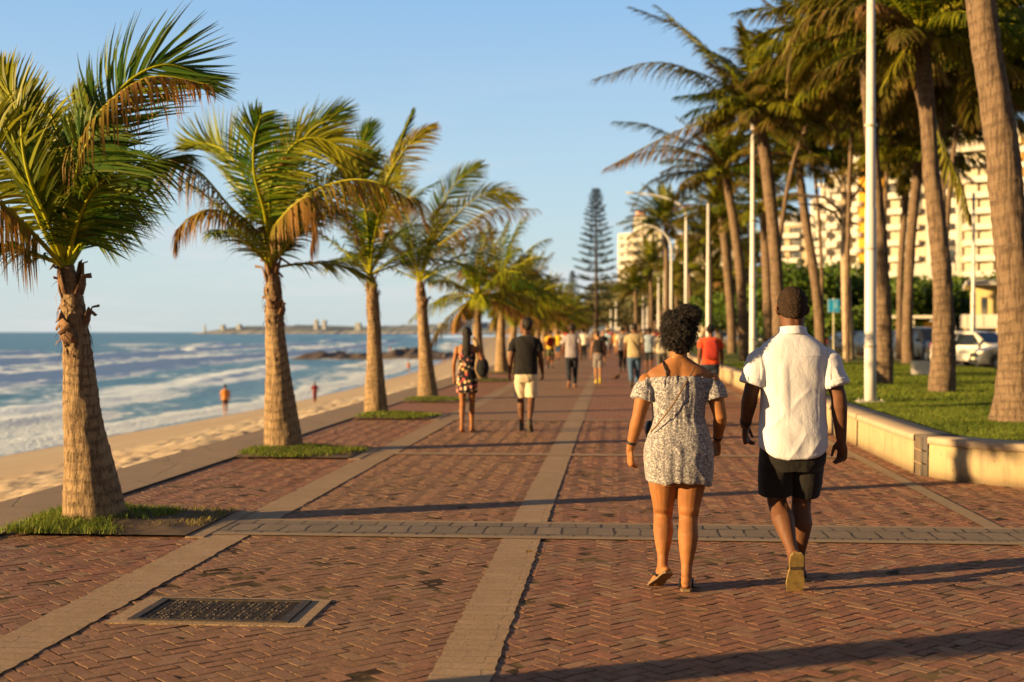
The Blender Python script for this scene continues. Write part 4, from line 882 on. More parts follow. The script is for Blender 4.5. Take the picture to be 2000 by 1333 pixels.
# nearest, crown above the frame
tall_palm((1985, 822), 17.0, [(1985, 822), (1988, 760), (1990, 680), (1984, 560), (1968, 400), (1951, 250), (1930, 120), (1915, 0), (1898, -130), (1884, -260)], [54, 42, 37, 34, 31, 29, 27, 26, 24, 20], 1,
          'nearest tall coconut palm, thick ringed grey trunk leaning across the right edge', crown=0, rz=.4, sc=.72)
tall_palm((1838, 765), 25.0, [(1838, 765), (1842, 690), (1842, 600), (1836, 500), (1820, 350), (1809, 200), (1803, 130), (1800, 78)], [27, 22, 18.5, 17, 15.5, 14.5, 14, 12], 2,
          'tall palm beside the big leaning trunk, yellow frond hanging from its crown', crown=1, rz=2.0, sc=.70, fronds=[
    (path((1818, 40), (1850, 15), (1890, 40), (1905, 140)), (-.2, -.4, -.5, -.5), dict(L=.75, droop=.9, yel=.95, dry=.1, flat=False)),
    (path((1740, 60), (1650, 40), (1560, 75), (1540, 190)), (-.3, -.5, -.7, -.8), dict(L=.75, droop=1.1, yel=.4, dry=.35)),
    (path((1760, 50), (1680, 10), (1590, 0), (1500, 30)), (.1, .2, .3, .3), dict(L=.75, droop=1.0, yel=.35, dry=.2)),
    (path((1780, 100), (1750, 130), (1720, 190)), (-.2, -.4, -.5), dict(L=.55, droop=.7, yel=.9, dry=.1)),
    (path((1840, 230), (1870, 290), (1905, 350), (1930, 420)), (.6, 1.0, 1.2, 1.4), dict(L=.6, droop=.6, yel=.6, dry=.2)),
])
tall_palm((1727, 748), 29.2, [(1727, 748), (1727, 680), (1724, 600), (1716, 450), (1704, 300), (1692, 180), (1682, 95), (1676, 50)], [17, 15.5, 15.5, 14, 11, 9.5, 8.5, 8], 3,
          'tall palm standing right behind the nearest white lamp pole', crown=2, rz=1.1, sc=.78)
tall_palm((1520, 725), 38.0, [(1520, 725), (1522, 640), (1518, 560), (1508, 430), (1496, 320), (1484, 250), (1476, 215)], [14, 13, 12, 11.5, 11, 10.5, 9], 4,
          'tall palm behind the head of the man in white shirt, coconuts under its crown', crown=3, rz=.3, sc=.74, fronds=[
    (path((1440, 190), (1400, 130), (1330, 60), (1240, 20)), (0, 0, 0, 0), dict(L=.75, droop=.5, yel=.15, dry=.15)),
    (path((1420, 200), (1350, 150), (1270, 135), (1165, 165)), (-.3, -.5, -.6, -.6), dict(L=.8, droop=.9, yel=.2, dry=.2)),
    (path((1430, 220), (1380, 240), (1290, 280), (1185, 335)), (-.2, -.3, -.4, -.4), dict(L=.75, droop=.8, yel=.6, dry=.5)),
    (path((1430, 170), (1400, 110), (1360, 60), (1290, 0)), (.6, .9, 1.1, 1.1), dict(L=.8, droop=.5, yel=.2, dry=.1)),
    (path((1520, 180), (1580, 180), (1640, 220), (1690, 285)), (-.3, -.5, -.6, -.6), dict(L=.75, droop=.8, yel=.6, dry=.35)),
    (path((1500, 150), (1540, 90), (1600, 70), (1660, 130)), (.2, .4, .6, .7), dict(L=.75, droop=.8, yel=.3, dry=.2)),
])
tall_palm((1456, 700), 52.0, [(1456, 700), (1452, 640), (1446, 540), (1434, 440), (1422, 370), (1414, 335)], [11.5, 10, 9, 8.5, 7.5, 6], 5,
          'tall slim palm between the lamp poles, dark drooping fronds to the left', crown=0, rz=2.6, sc=.8, fronds=[
    (path((1370, 290), (1320, 270), (1260, 245), (1205, 240)), (0, 0, 0, 0), dict(L=.8, droop=.7, yel=.1, dry=.1)),
    (path((1370, 310), (1310, 300), (1250, 310), (1190, 335)), (-.6, -.8, -1, -1), dict(L=.8, droop=.8, yel=.4, dry=.5)),
    (path((1370, 340), (1320, 340), (1270, 360), (1240, 405)), (0, 0, 0, 0), dict(L=.7, droop=.6, yel=.2, dry=.2)),
])
tall_palm((1430, 688), 70.0, [(1430, 688), (1428, 620), (1420, 520), (1412, 440), (1406, 410)], [9, 8.5, 8, 8, 6], 6, 'slim palm immediately left of the slim one between the lamp poles', crown=1, rz=.9, sc=.8)
tall_palm((1503, 690), 66.0, [(1503, 690), (1500, 600), (1496, 500), (1492, 430), (1490, 405)], [10, 9.5, 9, 8.5, 7], 7, 'shaded palm hidden behind the one above the man in white', crown=2, rz=1.9, sc=.85)
tall_palm((1603, 690), 58.0, [(1603, 690), (1600, 620), (1588, 520), (1572, 420), (1562, 340), (1560, 315)], [11, 9.5, 8.5, 8, 7.5, 6.5], 8, 'dark leaning palm left of the blue sign', crown=3, rz=3.0, sc=1.0)
tall_palm((1774, 708), 50.0, [(1774, 708), (1772, 640), (1776, 520), (1783, 420), (1790, 345), (1792, 305)], [12.5, 9.5, 9, 9, 9, 8], 9, 'palm with reddish trunk right of the white block', crown=0, rz=4.2, sc=.95)
tall_palm((1757, 700), 62.0, [(1757, 700), (1757, 600), (1760, 500), (1768, 400), (1774, 320)], [7, 6, 6, 6, 5], 10, 'thin dark palm just left of the reddish trunk', crown=1, rz=5.0, sc=.95)
# back rows whose crowns make the dark mass
back = [(1600, 44, 9.6), (1668, 48, 10.4), (1745, 52, 11.2), (1840, 40, 9.4), (1900, 36, 9.0), (1560, 62, 11.6), (1720, 38, 9.3), (1640, 70, 12.0), (1950, 30, 8.4), (1800, 60, 12.0), (1520, 74, 12.6), (1880, 45, 9.8), (1935, 55, 11.6), (1780, 36, 8.9), (1690, 56, 10.6)]
bl = ['whose crown fills the shade over the blue sign', 'with a crown shading the thin bare trunk', 'with a crown high above the white block', 'behind the palm with the yellow frond', 'deep behind the big leaning trunk', 'back-row one over the tan flats', 'behind the nearest white lamp pole, second row', 'in the back row left of the orange tower', 'at the right edge behind the big trunk', 'in the back row above the parked cars', 'back-row one nearest the far flats', 'whose crown hangs right of the yellow-frond palm', 'rising over the low yellow building', 'whose crown shades the yellow-frond palm trunk', 'shading the orange tower behind the nearest pole']
rr_ = random.Random(9)
hidf = [1518, 1655, 1725, 1842, 1978, 1604, 1700, 1652, 1985, 1775, 1500, 1846, 1988, 1844, 1728]
for i, (px, D, h) in enumerate(back):
    y0 = 648 + (CAM_H - LZ) * F / D; yt = 648 - (h - CAM_H) * F / D; fx = hidf[i]
    tall_palm((fx, y0), D, [(fx, y0), (fx, 520), (fx + (px - fx) * .35, 330), (px, yt)], [7 * 30 / D, 6.5 * 30 / D, 6 * 30 / D, 5 * 30 / D], 60 + i, 'shaded tall palm ' + bl[i], crown=i % 4, rz=i * 1.3, sc=1.12, nut=False, det=False)
# ---- more distant palms beyond the lamp poles
mid = [(1300, 435, 96, 'fan-topped palm standing alone behind the curved street lamp'), (1385, 470, 104, 'bushy dark palm behind the second straight pole'), (1345, 520, 120, 'lower palm between the curved lamp and the straight pole'),
       (1270, 520, 130, 'yellowish low palm right of the white tower'), (1240, 560, 150, 'low distant palm below the white tower'), (1425, 480, 110, 'dark palm behind the slim trunks'), (1320, 560, 140, 'small palm above the curly-haired woman'), (1470, 520, 118, 'palm crown showing left of the man in white'), (1290, 585, 160, 'low far palm in front of the hazy grove'), (1400, 560, 128, 'yellow-lit palm above the woman with the red backpack')]
mid[-1] = (1400, 560, 128, 'yellow-lit palm above the person in the red top')
for i, (px, py, D, lb) in enumerate(mid):
    y0 = 648 + 1.3 * F / D
    tall_palm((px, y0), D, [(px, y0), (px + 2, (y0 + py) / 2), (px, py)], [.22 * F / D, .2 * F / D, .15 * F / D], 80 + i, lb, crown=i % 4, rz=i * 1.7, sc=1.0, nut=False, det=False, zbase=.1)
# thin pale bare trunk with branching arms
g = dp(1660, 700, 56); t = thing('bare_tree', 'thin pale leafless trunk with curved dark branches near the blue sign', 'tree', (g.x, 56, LZ)); s = 56 / F
lc = lambda x, y, d=0: Vector(((x - 1660) * s, d, CAM_H + (648 - y) * s - LZ))
mb = MB(); mb.tube([lc(1660, 712), lc(1658, 690), lc(1654, 600), lc(1650, 500), lc(1650, 420), lc(1647, 350)], [.33, .25, .22, .18, .14, .1], 12); mb.build('trunk', bark_mat('pale_bark', (.36, .27, .18), (.46, .36, .25), (.16, .11, .08)), t, True)
for b in ([(1650, 445), (1640, 415), (1610, 390), (1560, 385), (1515, 388)], [(1651, 450), (1630, 420), (1600, 405), (1560, 402)], [(1650, 400), (1670, 385), (1690, 350)], [(1650, 380), (1635, 350), (1600, 330)], [(1650, 430), (1665, 440), (1680, 445)]):
    mb = MB(); mb.tube([lc(*q) for q in b], [.09] + [.06] * (len(b) - 2) + [.02], 7); mb.build('branch', simple('dark_branch', (.08, .055, .04), .9), t, True)
# ---------------------------------------------------------------- lamp poles
M_POLE = NT('white_pole_paint'); mm = M_POLE; p = mm.pos(); n = mm.noise(p, 6, 5, .7)
M_POLE = mm.done(mm.bsdf(mm.mix(mm.val(n, .58, .72, 0, .6), (.60, .58, .56), (.30, .21, .13)), .45, spec=.5))
M_LAMP = simple('lamp_head_grey', (.35, .33, .28), .4)
def pole(px, D, top_z, r, label, arm=None, z0=None, name='lamp_pole'):
    z0 = LZ if z0 is None else z0
    g = dp(px, 648, D); t = thing(name, label, 'lamp pole' if arm is None else 'street lamp', (g.x, D, z0), 0, 'white poles along the lawn edge')
    H = top_z - z0; mb = MB()
    if arm is None:
        mb.tube([(0, 0, -.05), (0, 0, .9), (0, 0, .93), (0, 0, 3.2), (0, 0, 3.24), (0, 0, H)], [r, r, r * .97, r * .94, r * .82, r * .6], 20)
    else:
        ax, az = arm
        pts = [(0, 0, -.05), (0, 0, H * .5)] + [(ax * (1 - math.cos(a)) * 1.0, 0, H - az + az * math.sin(a)) for a in np.linspace(0, 1.5, 12)]
        mb.tube(pts, [r, r * .8] + list(np.linspace(r * .6, r * .36, 12)), 12)
    mb.build('pole', M_POLE, t, True)
    mb = MB(); mb.box((0, 0, .012), (r * 4.2, r * 4.2, .03)); mb.build('base_plate', M_LAMP, t)
    for sx_ in (-1, 1):
        for sy_ in (-1, 1):
            mb = MB(); mb.tube([(sx_ * r * 1.6, sy_ * r * 1.6, .02), (sx_ * r * 1.6, sy_ * r * 1.6, .06)], .014, 6); mb.build('bolt', M_LAMP, t)
    if arm is None:
        for z in (.93, 2.55, 4.6):
            mb = MB(); mb.tube([(0, 0, z - .02), (0, 0, z + .02)], [r * 1.08] * 2, 20); mb.build('band', M_LAMP, t)
    if arm is not None:
        ax, az = arm; e = Vector((ax * (1 - math.cos(1.5)), 0, H)); mb = MB(); sgn = 1 if ax > 0 else -1
        mb.tube([e, e + Vector((sgn * .25, 0, .04)), e + Vector((sgn * .8, 0, .06))], [.06, .16, .12], 10, flat=.4, ref=(0, 0, 1)); mb.build('lamp_head', M_LAMP, t, True)
    return t
pole(1700, 21.7, 8.6, .098, 'nearest white lamp pole standing in the grass behind the man')
pole(1470, 40.0, 8.25, .10, 'second white pole, top just under the palm coconuts')
pole(1383, 60.0, 7.5, .10, 'third white pole, plain top against the sky')
pole(1340, 77.0, 9.8, .12, 'pale street lamp whose long arm reaches left against the sky', arm=(-3.0, 1.3))
pole(1311, 92.0, 9.2, .12, 'street lamp with a rounded arch arm left of the tall palms', arm=(-2.1, 1.8))
ol = ['fourth', 'fifth', 'sixth', 'seventh', 'eighth', 'ninth', 'tenth']
for i, (px, top, D) in enumerate(((1298, 530, 110), (1286, 535, 128), (1273, 560, 148), (1264, 568, 168), (1256, 575, 190), (1203, 590, 170), (1193, 600, 200))):
    pole(px, D, CAM_H + (648 - top) * D / F, .13, '%s plain white pole of the line, seen small above the crowd' % ol[i], z0=.1)
pole(1901, 64.0, 8.3, .11, 'slim white pole in front of the low yellow building', z0=.2)
# ---------------------------------------------------------------- white concrete block on the lawn
g = dp(1799, 735, 35.0); t = thing('concrete_block', 'white concrete block sitting on the lawn between two palm trunks', 'block', (g.x, 35, LZ - .02), R(-28))
mb = MB(); mb.box((0, 0, .2), (.46, .36, .40), taper=.97); mb.build('block_body', simple('white_block', (.72, .66, .55), .8, .2, 5, .4), t)
mb = MB(); mb.box((0, 0, .408), (.40, .30, .014)); mb.build('lid', simple('white_block_top', (.6, .55, .46), .85), t)
# ---------------------------------------------------------------- blue sign
g = dp(1628, 648, 62.0); t = thing('road_sign', 'square blue sign on a pale post by the road', 'sign', (g.x, 62, .2), R(4))
mb = MB(); mb.tube([(0, 0, 0), (0, 0, 2.95)], [.035, .035], 8); mb.build('post', simple('sign_post', (.55, .5, .35), .5), t)
mb = MB(); mb.box((0, -.05, 2.58), (.56, .03, .62)); mb.build('panel_rim', simple('sign_rim', (.45, .6, .65), .5), t)
mb = MB(); mb.box((0, -.07, 2.58), (.52, .02, .58)); mb.build('panel', simple('sign_blue', (.02, .30, .62), .4), t)
mb = MB(); mb.box((0, -.084, 2.58), (.03, .012, .5)); mb.box((.10, -.084, 2.62), (.05, .012, .34)); mb.build('symbol', simple('sign_pale', (.35, .65, .75), .5), t)
# ================================================================ people
def remesh(me, voxel, smooth_it=3, smooth_f=.5):
    o = bpy.data.objects.new('tmp', me); COL.objects.link(o)
    r = o.modifiers.new('r', 'REMESH'); r.mode = 'VOXEL'; r.voxel_size = voxel; r.use_smooth_shade = True
    if smooth_it: s = o.modifiers.new('s', 'SMOOTH'); s.iterations = smooth_it; s.factor = smooth_f
    bpy.context.view_layer.update(); dg = bpy.context.evaluated_depsgraph_get()
    nm = bpy.data.meshes.new_from_object(o.evaluated_get(dg)); bpy.data.objects.remove(o); nm.materials.clear(); return nm
def displace(me, fn):
    n = len(me.vertices); V = np.empty(n * 3, np.float32); me.vertices.foreach_get('co', V); V = V.reshape(-1, 3).astype(float)
    Nn_ = np.empty(n * 3, np.float32); me.vertex_normals.foreach_get('vector', Nn_); Nn_ = Nn_.reshape(-1, 3)
    V = V + Nn_ * fn(V, Nn_)[:, None]; me.vertices.foreach_set('co', V.astype(np.float32).ravel()); me.update(); return me
def warp(me, fn):
    n = len(me.vertices); V = np.empty(n * 3, np.float32); me.vertices.foreach_get('co', V); V = fn(V.reshape(-1, 3).astype(float)); me.vertices.foreach_set('co', V.astype(np.float32).ravel()); me.update(); return me
def torso(mb, prof, n=28, p=2.4):
    """prof: (z, x-centre, y-centre, half width, half depth) bottom to top"""
    rs = []
    # interpolate for smoothness
    P = np.array(prof, float); m = 4 * (len(P) - 1) + 1; ts = np.linspace(0, 1, m); Q = bez(P, ts)
    for z, cx, cy, rx, ry in Q:
        row = []
        for j in range(n):
            a = 2 * math.pi * j / n; c, s = math.cos(a), math.sin(a)
            row.append(Vector((cx + max(rx, .005) * math.copysign(abs(c) ** (2 / p), c), cy + max(ry, .005) * math.copysign(abs(s) ** (2 / p), s), z)))
        rs.append(row)
    mb.rings(rs)
def hand(mb, wr, d, nrm, sz=1.0, curl=.5, thumb=1, spread=.05):
    """d: direction of the fingers, nrm: palm side; thumb: +1/-1 side along d x nrm"""
    d = Vector(d).normalized(); nrm = Vector(nrm); nrm = (nrm - d * nrm.dot(d)).normalized(); s = d.cross(nrm) * thumb; wr = Vector(wr)
    L = .088 * sz
    mb.tube([wr - d * .02, wr + d * .02, wr + d * L * .5, wr + d * L], [.026 * sz, .034 * sz, .042 * sz, .038 * sz], 12, flat=.42, ref=nrm, round_ends=True)
    for i, (o_, ln, r) in enumerate(((.030, .072, .0085), (.010, .080, .009), (-.011, .074, .0085), (-.031, .060, .0075))):
        p = wr + d * (L * .92 - abs(o_) * .2) + s * o_ * sz; a = 0.15 + curl * .35 + i * .07 * curl; pts = [p - d * .02, p]; dr = d + s * o_ * spread * 20
        for seg in (.45, .32, .23):
            dd = (dr.normalized() * math.cos(a) + nrm * math.sin(a)); p = p + dd * ln * sz * seg; pts.append(p); a += curl * (.75 + .1 * i)
        mb.tube(pts, [r * sz * 1.05, r * sz * 1.08, r * sz, r * .92 * sz, r * .75 * sz], 8, round_ends=True)
    p = wr + d * .018 * sz + s * .026 * sz; q = p + (s * .75 + d * .7 + nrm * .25).normalized() * .036 * sz; r_ = q + (d * .95 + s * .22 + nrm * .3).normalized() * .032 * sz; u = r_ + (d + nrm * .45).normalized() * .024 * sz
    mb.tube([p, q, r_, u], [.015 * sz, .0125 * sz, .0105 * sz, .0085 * sz], 8, round_ends=True)
def foot(mb, an, d, up, sz=1.0, bare=True, pitch=0.0):
    """an: ankle; d: horizontal toe direction; up: foot's own up vector"""
    an = Vector(an); d = Vector(d).normalized(); up = Vector(up).normalized(); s = d.cross(up)
    heel = an - d * .045 * sz - up * .055 * sz; ball = an + d * .125 * sz - up * .070 * sz
    mb.tube([an + up * .01, an - up * .02 + d * .0, heel + d * .02], [.037 * sz, .036 * sz, .034 * sz], 12, round_ends=True)
    mb.tube([heel, heel + d * .06 * sz, an + d * .06 * sz - up * .052 * sz, ball, ball + d * .03 * sz], [.030 * sz, .036 * sz, .040 * sz, .042 * sz, .034 * sz], 14, flat=.62, ref=up, round_ends=True)
    mb.tube([an - up * .005, an + d * .05 * sz - up * .028 * sz, an + d * .10 * sz - up * .052 * sz], [.036 * sz, .030 * sz, .02 * sz], 12, round_ends=True)
    if bare:
        for i, (o_, ln, r) in enumerate(((-.026, .040, .0125), (-.008, .036, .009), (.007, .032, .0085), (.020, .027, .008), (.031, .020, .008))):
            p = ball + d * .025 * sz + s * o_ * sz * (1) - up * .008 * sz
            mb.tube([p - d * .01, p + d * ln * sz * .8 - up * .004], [r * sz, r * sz * .9], 8, round_ends=True)
def sole(mb, an, d, up, sz=1.0, th=.018, drop=.090, wide=1.0, mi=0):
    an = Vector(an); d = Vector(d).normalized(); up = Vector(up).normalized(); s = d.cross(up); c = an - up * drop * sz
    out = [(-.075, .022), (-.06, .034), (-.02, .036), (.03, .034), (.08, .042), (.13, .046), (.17, .040), (.195, .024)]
    pts = [(x, w) for x, w in out] + [(x, -w) for x, w in reversed(out)]
    lo = [c + d * x * sz + s * w * sz * wide for x, w in pts]; hi = [q + up * th for q in lo]
    n = len(pts); mb.add(lo + hi, [tuple(range(n - 1, -1, -1)), tuple(range(n, 2 * n))] + [(i, (i + 1) % n, n + (i + 1) % n, n + i) for i in range(n)], mi)
def head(mb, c, k=1.0, yaw=0.0, face=True):
    """skull + face looking along +Y, turned by yaw"""
    M = Euler((0, 0, yaw)).to_matrix(); C = Vector(c); T = lambda x, y, z: C + M @ Vector((x * k, y * k, z * k))
    prof = [(-.118, .055, .030, .035), (-.105, .062, .045, .047), (-.075, .030, .058, .070), (-.03, .012, .068, .088), (.02, .0, .075, .098), (.06, -.004, .073, .094), (.095, -.006, .055, .070), (.115, -.006, .025, .033)]
    P = bez(np.array(prof), np.linspace(0, 1, 24)); rs = []
    for z, cy, rx, ry in P: rs.append([T(rx * math.cos(2 * math.pi * j / 24), cy + ry * math.sin(2 * math.pi * j / 24), z) for j in range(24)])
    mb.rings(rs)
    if face:
        mb.tube([T(0, .088, .02), T(0, .108, -.018), T(0, .112, -.034)], [.009 * k, .014 * k, .017 * k], 8, round_ends=True)   # nose
        mb.tube([T(-.022, .090, -.066), T(0, .098, -.064), T(.022, .090, -.066)], [.007 * k, .010 * k, .007 * k], 8, round_ends=True)   # lips
        mb.tube([T(-.02, .093, -.074), T(0, .098, -.075), T(.02, .093, -.074)], [.006 * k, .008 * k, .006 * k], 8, round_ends=True)
        for s in (-1, 1):
            mb.tube([T(s * .045, .078, .026), T(s * .028, .090, .028), T(s * .014, .088, .024)], [.007 * k, .009 * k, .006 * k], 8, round_ends=True)  # brow
            mb.ell(T(s * .031, .083, .008), (.013 * k, .009 * k, .008 * k), 10, 6)          # eye
            mb.tube([T(s * .080, .004, .020), T(s * .092, -.010, .006), T(s * .089, -.008, -.016), T(s * .078, .004, -.030)], [.012 * k, .014 * k, .012 * k, .009 * k], 8, flat=.6, ref=M @ Vector((1, 0, 0)), round_ends=True)
def skin_mat(name, col, dark=.7):
    m = NT(name); p = m.pos(); n = m.noise(p, 9, 4); f = m.noise(p, 160, 3)
    c = m.mix(m.val(n, .35, .65), col, tuple(x * dark for x in col)); c = m.mix(m.val(m.noise(p, 38, 4), .45, .7, 0, .35), c, tuple(x * .6 for x in col))
    return m.done(m.bsdf(c, m.val(f, .3, .7, .52, .72), m.bump(m.math('ADD', m.math('MULTIPLY', n, 1.5), f), 4e-1, .003), spec=.28, Subsurface_Weight=.12, Subsurface_Radius=(.012, .005, .003), Subsurface_Scale=1.0))
SKIN = {'deep': skin_mat('deep_brown_skin', (0.14, 0.058, 0.026)), 'brown': skin_mat('brown_skin', (0.33, 0.135, 0.045)), 'tan': skin_mat('tan_skin', (0.42, 0.20, 0.09)), 'dark': skin_mat('dark_brown_skin', (0.16, 0.07, 0.035))}
def cloth_mat(name, col, col2=None, var=.15, weave=900, rough=.85, bumpd=.0012, extra=None):
    m = NT(name); p = m.pos(); n = m.noise(p, 3.5, 5, .6); w = m.noise(m.pos(scale=(1, 1, .25)), weave * .35, 2, .7); wr = m.noise(m.pos(scale=(1, 1, .6), rot=(.3, .5, .2)), 14, 5, .7, .4)
    c = m.mix(m.val(n, .3, .7), tuple(x * (1 - var) for x in col), tuple(min(1, x * (1 + var * .5)) for x in col))
    if extra: c = extra(m, p, c)
    h = m.math('ADD', m.math('MULTIPLY', w, .12), wr)
    d = m.bsdf(c, rough, m.bump(h, .75, .008), spec=.2, Sheen_Weight=.15)
    t = m.n('ShaderNodeBsdfTranslucent'); m.set(t.inputs[0], c); ms = m.n('ShaderNodeMixShader', i_0=.08); m.t.links.new(d.outputs[0], ms.inputs[1]); m.t.links.new(t.outputs[0], ms.inputs[2]); return m.done(ms)
def print_small(m, p, c):       # small dark floral print on off-white
    v1 = m.vor(p, 74, out=0); v2 = m.noise(p, 95, 4, .75, 1.2); v3 = m.noise(p, 48, 3, .7, 1.5)
    a = m.val(v2, .44, .50); c = m.mix(m.math('MULTIPLY', a, .85), c, (0.085, 0.075, 0.10)); b = m.val(v3, .56, .60); c = m.mix(m.math('MULTIPLY', b, .8), c, (0.05, 0.045, 0.06))
    return m.mix(m.val(v1, .10, .05, 0, .8), c, (.85, .8, .72))
def print_floral(m, p, c):      # big blossoms on black
    vv = m.n('ShaderNodeTexVoronoi', i_Scale=19.0, i_Randomness=1.0); m.set(vv.inputs['Vector'], p); d = vv.outputs['Distance']; col = vv.outputs['Color']; sp = m.n('ShaderNodeSeparateColor', i_0=col)
    pet = m.math('ADD', d, m.math('MULTIPLY', m.math('SUBTRACT', m.noise(p, 60, 2), .5), .5))
    fc = m.ramp(sp.outputs[0], [(0.0, (.62, .10, .10)), (.3, (.75, .30, .25)), (.5, (.80, .55, .30)), (.7, (.75, .62, .45)), (.85, (.65, .35, .12))], 'CONSTANT')
    low = m.val(m.n('ShaderNodeSeparateXYZ', i_0=p).outputs[2], 1.30, 1.12); f = m.math('MULTIPLY', m.val(pet, .52, .36), m.val(sp.outputs[1], .28, .32)); f = m.math('MULTIPLY', f, low)
    c = m.mix(f, c, fc); c = m.mix(m.math('MULTIPLY', m.val(d, .16, .10), f), c, (.5, .25, .05)); return c
CL = {}
def cloth(nm, col, **k):
    if nm not in CL: CL[nm] = cloth_mat(nm, col, **k)
    return CL[nm]
M_HAIR = simple('black_hair', (0.012, 0.008, 0.006), .55, .4, 40, 1.0, 300, spec=.3)
m = NT('short_curly_hair'); p = m.pos(); v = m.vor(p, 210); n = m.noise(p, 300, 2)
M_CROP = m.done(m.bsdf(m.mix(m.val(v, .2, .55), (.10, .055, .03), (.012, .008, .006)), .8, m.bump(m.math('SUBTRACT', n, v), 1.0, .004), spec=.15))
M_RUB = simple('dark_sandal', (.05, .035, .025), .7, .3, 30); M_SOLE = simple('yellow_sandal_sole', (.20, .135, .04), .75, .3, 25, .5, 90); M_BLK = simple('black_strap', (.012, .011, .012), .45)
def gauss(x, s): return np.exp(-(x / s) ** 2)

def body_prof(B):
    return B
PG = 'people strolling on the promenade'
# ---------------------------------------------------------------- hero man
def hero_man():
    root = gp(1548, 1140); s = .00313
    Z = lambda py: CAM_H - (py - 648) * s
    t = thing('person', 'man in white untucked shirt and black shorts walking beside the curly-haired woman', 'man', (root.x, root.y, 0), YAW * .6)
    sk = MB()
    head(sk, (0, .03, 1.688), 1.08, yaw=.03)
    sk.tube([(0, .0, 1.50), (0, .012, 1.56), (0, .02, 1.63)], [.082, .074, .073], 16, round_ends=True)
    torso(sk, [(.84, 0, 0, .14, .09), (.95, 0, 0, .175, .12), (1.10, 0, 0, .165, .11), (1.25, 0, 0, .17, .11), (1.38, 0, 0, .18, .11), (1.46, 0, 0, .16, .09), (1.52, 0, 0, .07, .06)])
    sh = {-1: (-.185, 0, 1.455), 1: (.188, 0, 1.46)}; el = {-1: (-.262, -.02, 1.165), 1: (.268, -.05, 1.155)}; wr = {-1: (-.272, .13, .965), 1: (.292, -.02, .885)}
    for q in (-1, 1):
        a, b, c = Vector(sh[q]), Vector(el[q]), Vector(wr[q])
        sk.tube([a.lerp(b, .42), a.lerp(b, .5), a.lerp(b, .75), b, b.lerp(c, .22), b.lerp(c, .55), c], [.052, .056, .050, .047, .050, .043, .031], 16, round_ends=True)
    hand(sk, Vector(wr[-1]) , (.06, .25, -1), (.75, -.35, 0), 1.02, .75, thumb=-1)
    hand(sk, Vector(wr[1]), (.10, .10, -1), (-.75, -.45, 0), 1.06, .62, thumb=1)
    # legs
    Lh, Lk, La = Vector((-.095, 0, .84)), Vector((-.088, .05, .50)), Vector((-.030, -.20, .205))
    Rh, Rk, Ra = Vector((.09, 0, .84)), Vector((.072, .10, .50)), Vector((.062, .13, .092))
    def leg(h, k, a, out):
        back = Vector((0, -.028, 0))
        sk.tube([h, h.lerp(k, .4), h.lerp(k, .8), k, k.lerp(a, .14), k.lerp(a, .34) + back, k.lerp(a, .55) + back * .6, k.lerp(a, .82), a], [.070, .078, .064, .060, .060, .068, .056, .037, .036], 18, round_ends=True)
    leg(Lh, Lk, La, -1); leg(Rh, Rk, Ra, 1)
    fu = Vector((0, .90, .42)).normalized(); fd = Vector((.02, .42, -.90)).normalized()       # trailing foot: toes down, sole to the camera
    foot(sk, La, fd, fu, 1.06); foot(sk, Ra, (.08, 1, 0), (0, 0, 1), 1.06)
    me = remesh(sk.mesh(), .0058, 3); 
    def muscle(V, N):
        d = np.zeros(len(V)); d -= .004 * gauss(V[:, 0] - .0, .012) * (V[:, 2] > 1.0) * (N[:, 1] < -.3)
        d -= .008 * gauss(V[:, 2] - .50, .022) * (N[:, 1] < -.4) * (1 - .8 * gauss(np.abs(((V[:, 0] + .088) % .16) - .08) - .08, .02)); return d + .0016 * fbm(V[:, 0] * 30, V[:, 1] * 30, V[:, 2] * 20)
    displace(me, muscle); obj_from_mesh('body', me, SKIN['deep'], t, True)
    # hair cap
    hb = MB(); M = Euler((0, 0, .03)).to_matrix(); P = bez(np.array([(-.050, -.052, .048, .052), (-.035, -.028, .066, .078), (-.005, -.008, .079, .099), (.035, -.004, .0835, .107), (.070, -.006, .079, .101), (.103, -.008, .060, .078), (.125, -.008, .030, .040), (.130, -.008, .010, .012)]), np.linspace(0, 1, 30)); rs = []
    for z, cy, rx, ry in P: rs.append([Vector((0, .03, 1.688)) + M @ Vector((rx * math.cos(a) * 1.08, (cy + ry * math.sin(a)) * 1.08, z * 1.08)) for a in np.linspace(0, 2 * math.pi, 40, endpoint=False)])
    hb.rings(rs); me = remesh(hb.mesh(), .004, 2); displace(me, lambda V, N: .0025 * vnoise(V[:, 0] * 160, V[:, 1] * 160, V[:, 2] * 160)); obj_from_mesh('hair', me, M_CROP, t, True)
    # shirt
    cb = MB()
    torso(cb, [(.80, .0, 0, .204, .156), (.86, 0, 0, .206, .160), (.95, 0, .0, .205, .156), (1.05, 0, 0, .197, .142), (1.16, 0, 0, .192, .134), (1.28, 0, 0, .198, .134), (1.38, 0, 0, .212, .132), (1.445, 0, 0, .206, .112), (1.495, 0, 0, .155, .088), (1.535, 0, .005, .095, .075), (1.555, 0, .01, .074, .07)], 36, 2.6)
    cuff = {}
    for q in (-1, 1):
        a, b = Vector(sh[q]), Vector(el[q]); e = a.lerp(b, .80); cuff[q] = (a.lerp(b, .66), e)
        cb.tube([a + Vector((-q * .055, 0, -.045)), a + Vector((q * .004, 0, -.062)), a.lerp(b, .28), a.lerp(b, .6), e], [.048, .062, .076, .081, .082], 18)
    me = remesh(cb.mesh(), .0062, 7)
